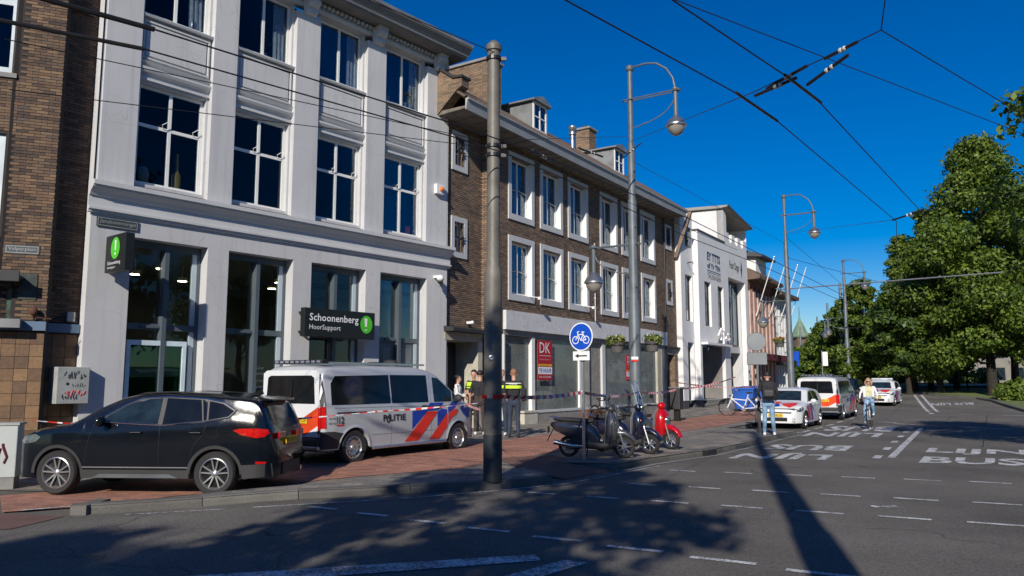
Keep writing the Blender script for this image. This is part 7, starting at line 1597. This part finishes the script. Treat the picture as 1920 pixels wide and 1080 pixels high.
# ------------------------------------------------------------- trees
def limb(m, a, b, r0, r1, g, n=4):
    a, b = Vector(a), Vector(b); pts = [a.lerp(b, k/n)+Vector((g.uniform(-1, 1), g.uniform(-1, 1), g.uniform(-.3, .3)))*(b-a).length*.05*(0 < k < n) for k in range(n+1)]
    m.tube(pts, [r0+(r1-r0)*k/n for k in range(n+1)], 8)
def tree(X, Y, H, rad, lab, seed, n=9000, size=.28, z0=None, crown0=.18, mat=None, trunk=.35, name='tree', cat='tree', group=None, nb=34, top=.35, holes=.5, extra=()):
    g = random.Random(seed); z0 = z0 if z0 is not None else road_z(X, Y)+.1; t = empty(name, (X, Y, z0), g.uniform(0, 6), lab, cat, group)
    m = MB(); m.tube([(0, 0, -.1), (0, 0, .15), (.05, .02, H*.15), (.1, -.05, H*.4), (0, 0, H*.85)], [trunk*1.5, trunk, trunk*.82, trunk*.6, trunk*.12], 12)
    C = []
    for k in range(nb):
        u = (k+.5)/nb; z = H*(crown0+(1-crown0)*u*.97); q = (z/H-crown0)/(1-crown0); env = rad*math.sin(math.pi*min(1, .12+q*.92))**.6*(1-top*q**2) if q < .95 else rad*.25
        a = k*2.399+g.uniform(-.4, .4); d = env*g.uniform(.35, .80); br = rad*g.uniform(.22, .38)*(1-.35*q); c = (d*math.cos(a), d*math.sin(a), z); C.append((*c, br, br, br*g.uniform(.5, .75)))
        if k % 3 == 0: limb(m, (.05, 0, max(H*.12, z-d*.8)), c, trunk*.22, .03, g)
    C += list(extra)
    for e in extra: limb(m, (0, 0, H*.55), e[:3], trunk*.25, .02, g)
    if extra: t.rotation_euler = (0, 0, 0)
    m.build('trunk', bark, t, smooth=True); leaves('crown', mat or leaf, C, n, size, t, seed, .55, holes); return t
TR = [(33.4, 54.5, 18.4, 6.6, 'largest broad tree of the park row, highest crown at the right', 61, 63000, 0.13, .34, .15), (38.5, 60, 16, 6.0, 'tree at the right edge behind the largest one', 62, 29400, 0.149, .3, .24),
      (30.6, 60, 12.2, 3.7, 'second tree of the park row, left of the largest', 63, 23100, 0.124, .22, .12), (29.9, 66.5, 9.5, 3.3, 'third tree of the park row', 64, 18900, 0.13, .2, .1), (31.6, 75, 8.0, 3.1, 'fourth tree of the park row, above the far police car', 65, 15750, 0.143, .2, .1),
      (34.0, 85, 6.9, 3.2, 'fifth tree of the park row', 66, 13650, 0.161, .2, .08), (37.6, 98, 5.3, 3.6, 'sixth tree of the park row', 67, 11550, 0.186, .2, .06), (43.5, 118, 5.4, 4.3, 'seventh tree of the park row, where the road bends', 68, 10500, 0.223, .2, .05),
      (48, 140, 5.6, 5.2, 'eighth tree, low green crown below the turret', 69, 9450, 0.26, .2, .05), (60, 150, 7, 7, 'ninth tree, farthest green crown behind the lamp posts', 70, 9450, 0.31, .2, .05)]
TR.append((31.4, 57.5, 13.8, 3.8, 'tree filling the gap between the largest crown and the second one', 71, 24000, .13, .25, .12))
for x, y, h, r, lab, sd, n, s, tk, c0 in TR: tree(x, y, h, r, lab, sd, n, s, crown0=c0, trunk=tk, mat=leaf, nb=46 if n > 20000 else 34, top=.55 if n > 20000 else .35)
PT = [(31.6, 61.5, .25), (33.4, 62.5, .25), (36.0, 63.5, .27), (29.6, 58.5, .2), (43.5, 66, .25)]
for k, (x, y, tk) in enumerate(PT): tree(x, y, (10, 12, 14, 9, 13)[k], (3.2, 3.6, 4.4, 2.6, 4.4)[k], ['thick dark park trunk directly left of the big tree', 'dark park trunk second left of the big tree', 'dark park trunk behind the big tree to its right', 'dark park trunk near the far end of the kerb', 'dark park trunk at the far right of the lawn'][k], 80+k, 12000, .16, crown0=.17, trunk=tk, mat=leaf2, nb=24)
for k, (x, y) in enumerate(((36.3, 62.5), (41.5, 61.5), (44.0, 63.0))): tree(x, y, 6.5, 1.6, ['thin staked young tree between the park trunks', 'thin young tree right of the big trunk', 'thin young tree at the right edge of the lawn'][k], 90+k, 900, .26, crown0=.45, trunk=.07, mat=leaf, nb=10, name='young_tree')
# hedge mass behind the park, and a bush on the kerb
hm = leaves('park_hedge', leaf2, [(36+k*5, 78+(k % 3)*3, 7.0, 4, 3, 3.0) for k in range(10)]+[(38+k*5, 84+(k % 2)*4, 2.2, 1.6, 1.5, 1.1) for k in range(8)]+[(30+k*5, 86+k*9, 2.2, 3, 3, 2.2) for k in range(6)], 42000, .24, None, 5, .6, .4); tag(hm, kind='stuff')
for k, (x, y, z, r, lab) in enumerate(((32.6, 50.3, 1.3, 1.5, 'low rounded bush on the park corner at the right edge'), (34.6, 51.8, 1.4, 1.7, 'low bush right of the corner bush, cut by the frame'))):
    t = empty('bush', (x, y, road_z(x, y)+.1), 0, lab, 'bush'); leaves('foliage', leaf, [(0, 0, .6, r, r*.8, .7), (r*.5, .3, .5, r*.7, .8, .6), (-r*.5, 0, .4, r*.6, .7, .5)], 2200, .15, t, 200+k)
    m = MB(); [m.tube([(0, 0, 0), (math.cos(a)*.6, math.sin(a)*.5, .8)], .03, 5) for a in (0, 2, 4)]; m.build('stem', bark, t)
tree(14.3, 16.4, 9.4, 4.2, 'near street tree whose leaves reach into the top right corner', 301, 17000, .085, crown0=.42, trunk=.22, nb=44, extra=[(-4.05, -1.4, 7.2, .50, .6, .32), (-3.95, -1.2, 6.75, .40, .6, .25), (-3.3, -1.0, 7.4, .7, .8, .5)])
# trees and a mast standing behind the photographer: their shadows lie over the road
tree(-4.3, -5.4, 12.2, 3.8, 'street tree behind the photographer on the left, casting the dappled shade', 302, 5200, .18, crown0=.36, trunk=.22, nb=36, holes=.3)
tree(-10.6, -13.6, 12.0, 4.6, 'street tree behind the photographer farther left', 303, 9000, .2, crown0=.34, trunk=.25, nb=34, holes=.3)
for k, (x, y, h) in enumerate(((19.5, 1.0, 16), (27, 5.5, 17), (35, 0, 16), (24, -8, 17), (33, -14, 17))):
    tree(x, y, h, 5.5, ['tall park tree out of the picture to the right, nearest one', 'tall park tree out of the picture to the right, second one', 'tall park tree out of the picture to the right, third one', 'tall park tree behind the photographer on the right', 'tall park tree far behind the photographer on the right'][k], 310+k, 5000, .30, crown0=.25, trunk=.3, nb=26)
lm = empty('tram_mast', (.93, -.15, 0), R(-15), 'steel mast with two short arms just behind the photographer', 'pole'); m = MB(); m.lathe([(.24, 0), (.24, 5), (.21, 5.1), (.2, 9), (.16, 9.1), (.14, 13.7)], 16); m.build('pole_shaft', polem, lm, smooth=True)
m = MB(); m.tube([(0, 0, 13.3), (-1.5, 0, 13.35)], .07, 6); m.tube([(0, 0, 13.1), (1.0, 0, 13.1)], .06, 6); m.tube([(-.1, 0, 13.6), (-.6, 0, 13.6)], .12, 6); m.build('arm', polem, lm)
# ------------------------------------------------------------- far end: turret, roofs, traffic signs, park things
tu = empty('church_turret', (55.5, 150, 0), R(10), 'small green pointed turret on a brown roof, beyond the far trees', 'turret')
m = MB(); m.box(-1.1, 1.1, -1.1, 1.1, 0, 10.1); m.build('turret_wall', brickpale, tu); m = MB(); m.lathe([(1.6, 10.1), (1.75, 10.4), (1.6, 10.7), (1.0, 12.0), (.25, 13.5), (.14, 14.0), (.08, 15.8), (0, 16.3)], 8); m.build('turret_roof', turretg, tu)
m = MB(); m.lathe([(1.2, 9.7), (1.6, 10.1)], 8); m.build('turret_eave', darkalloy, tu); m = MB(); m.prism([(0, 0), (0, 9.4), (4, 11.3), (9, 6), (9, 0)], 1.2, 9, 'x'); m.build('roof', M('old_brown_roof', (.13, .09, .07), .85, var=.3), tu)
def far_building(X, Y, w, d, h, mat, lab, rz=0):
    t = empty('far_building', (X, Y, 1), rz, lab, 'building'); m = MB(); m.box(-w/2, w/2, 0, d, -2, h); m.build('wall', mat, t); k = 0
    for i in range(int(w/2.2)):
        for j in range(int(h/3)): mm_ = MB(); x = -w/2+.8+i*2.2; mm_.box(x, x+1.0, -.06, -.01, .9+j*3, 2.6+j*3); mm_.build('window', carglass2, t)
    m = MB(); m.prism([(-.3, h), (d/2, h+3), (d+.3, h)], -w/2-.2, w/2+.2); m.build('roof', rooft, t)
far_building(62, 108, 24, 9, 8, M('far_grey_wall', (.2, .19, .17), .9, var=.3, scale=.4), 'pale brick house seen in bits behind the park trunks', R(-20)); far_building(88, 92, 20, 9, 10, plaster, 'white house seen in bits through the trees at the right edge', R(-35)); far_building(50, 150, 26, 9, 5.5, brickpink, 'low red house behind the farthest trees', R(-10))
far_building(105, 70, 16, 9, 9, brickpale, 'brick house behind the leaves at the far right', R(-60))
for k, (x, y, w_, lab) in enumerate(((21.5, 60, .5, 'blue traffic sign plate left of the small distant lamps'), (24.6, 62, .4, 'narrow white traffic sign edge behind the roof of the second van'))):
    t = empty('traffic_sign', (x, y, road_z(x, y)+.1), 0, lab, 'traffic sign'); m = MB(); m.tube([(0, 0, 0), (0, 0, 3.2)], .04, 6); m.build('post', steel, t); m = MB(); m.box(.03, .03+w_, -.05, -.03, 2.0, 3.1); m.build('plate', signblue if k == 0 else lettw, t)
# noticeboard statue-like white panel, staked posts and a bench in the park
t = empty('park_panel', (36.9, 60.3, road_z(37, 60)+.15), R(10), 'white upright panel between the park trunks', 'panel'); m = MB(); m.box(-.35, .35, -.05, .05, .9, 2.6); m.box(-.25, .1, -.04, .04, 2.6, 3.0); m.build('panel', white, t, bevel=.03); m = MB(); m.tube([(0, 0, 0), (0, 0, .9)], .06, 6); m.build('post', blackm, t)
for k, x in enumerate((40.4, 42.8)):
    t = empty('tree_stake_frame', (x, 60.5, road_z(x, 60)+.3), R(20), ['wooden stake frame left of the young tree at the right', 'wooden stake frame right of the young tree at the right'][k], 'stake frame'); m = MB(); m.tube([(-.6, 0, 0), (-.6, 0, 1.8)], .06, 6); m.tube([(.6, 0, 0), (.6, 0, 1.8)], .06, 6); m.tube([(-.7, 0, 1.6), (.7, 0, 1.6)], .05, 6); m.build('post', bark, t)
for k, (x, y, c_) in enumerate(((60, 88, white), (66, 86, polred))):
    q = copy_tree(H3); q.location = (x, y, 1.3); q.rotation_euler = (0, 0, R(15+40*k)); q['label'] = ['dark parked car glimpsed through the park trunks', 'dark parked car glimpsed at the right between trunks'][k]; q.name = 'dark_car'
# the street behind the camera, so windows have something to mirror
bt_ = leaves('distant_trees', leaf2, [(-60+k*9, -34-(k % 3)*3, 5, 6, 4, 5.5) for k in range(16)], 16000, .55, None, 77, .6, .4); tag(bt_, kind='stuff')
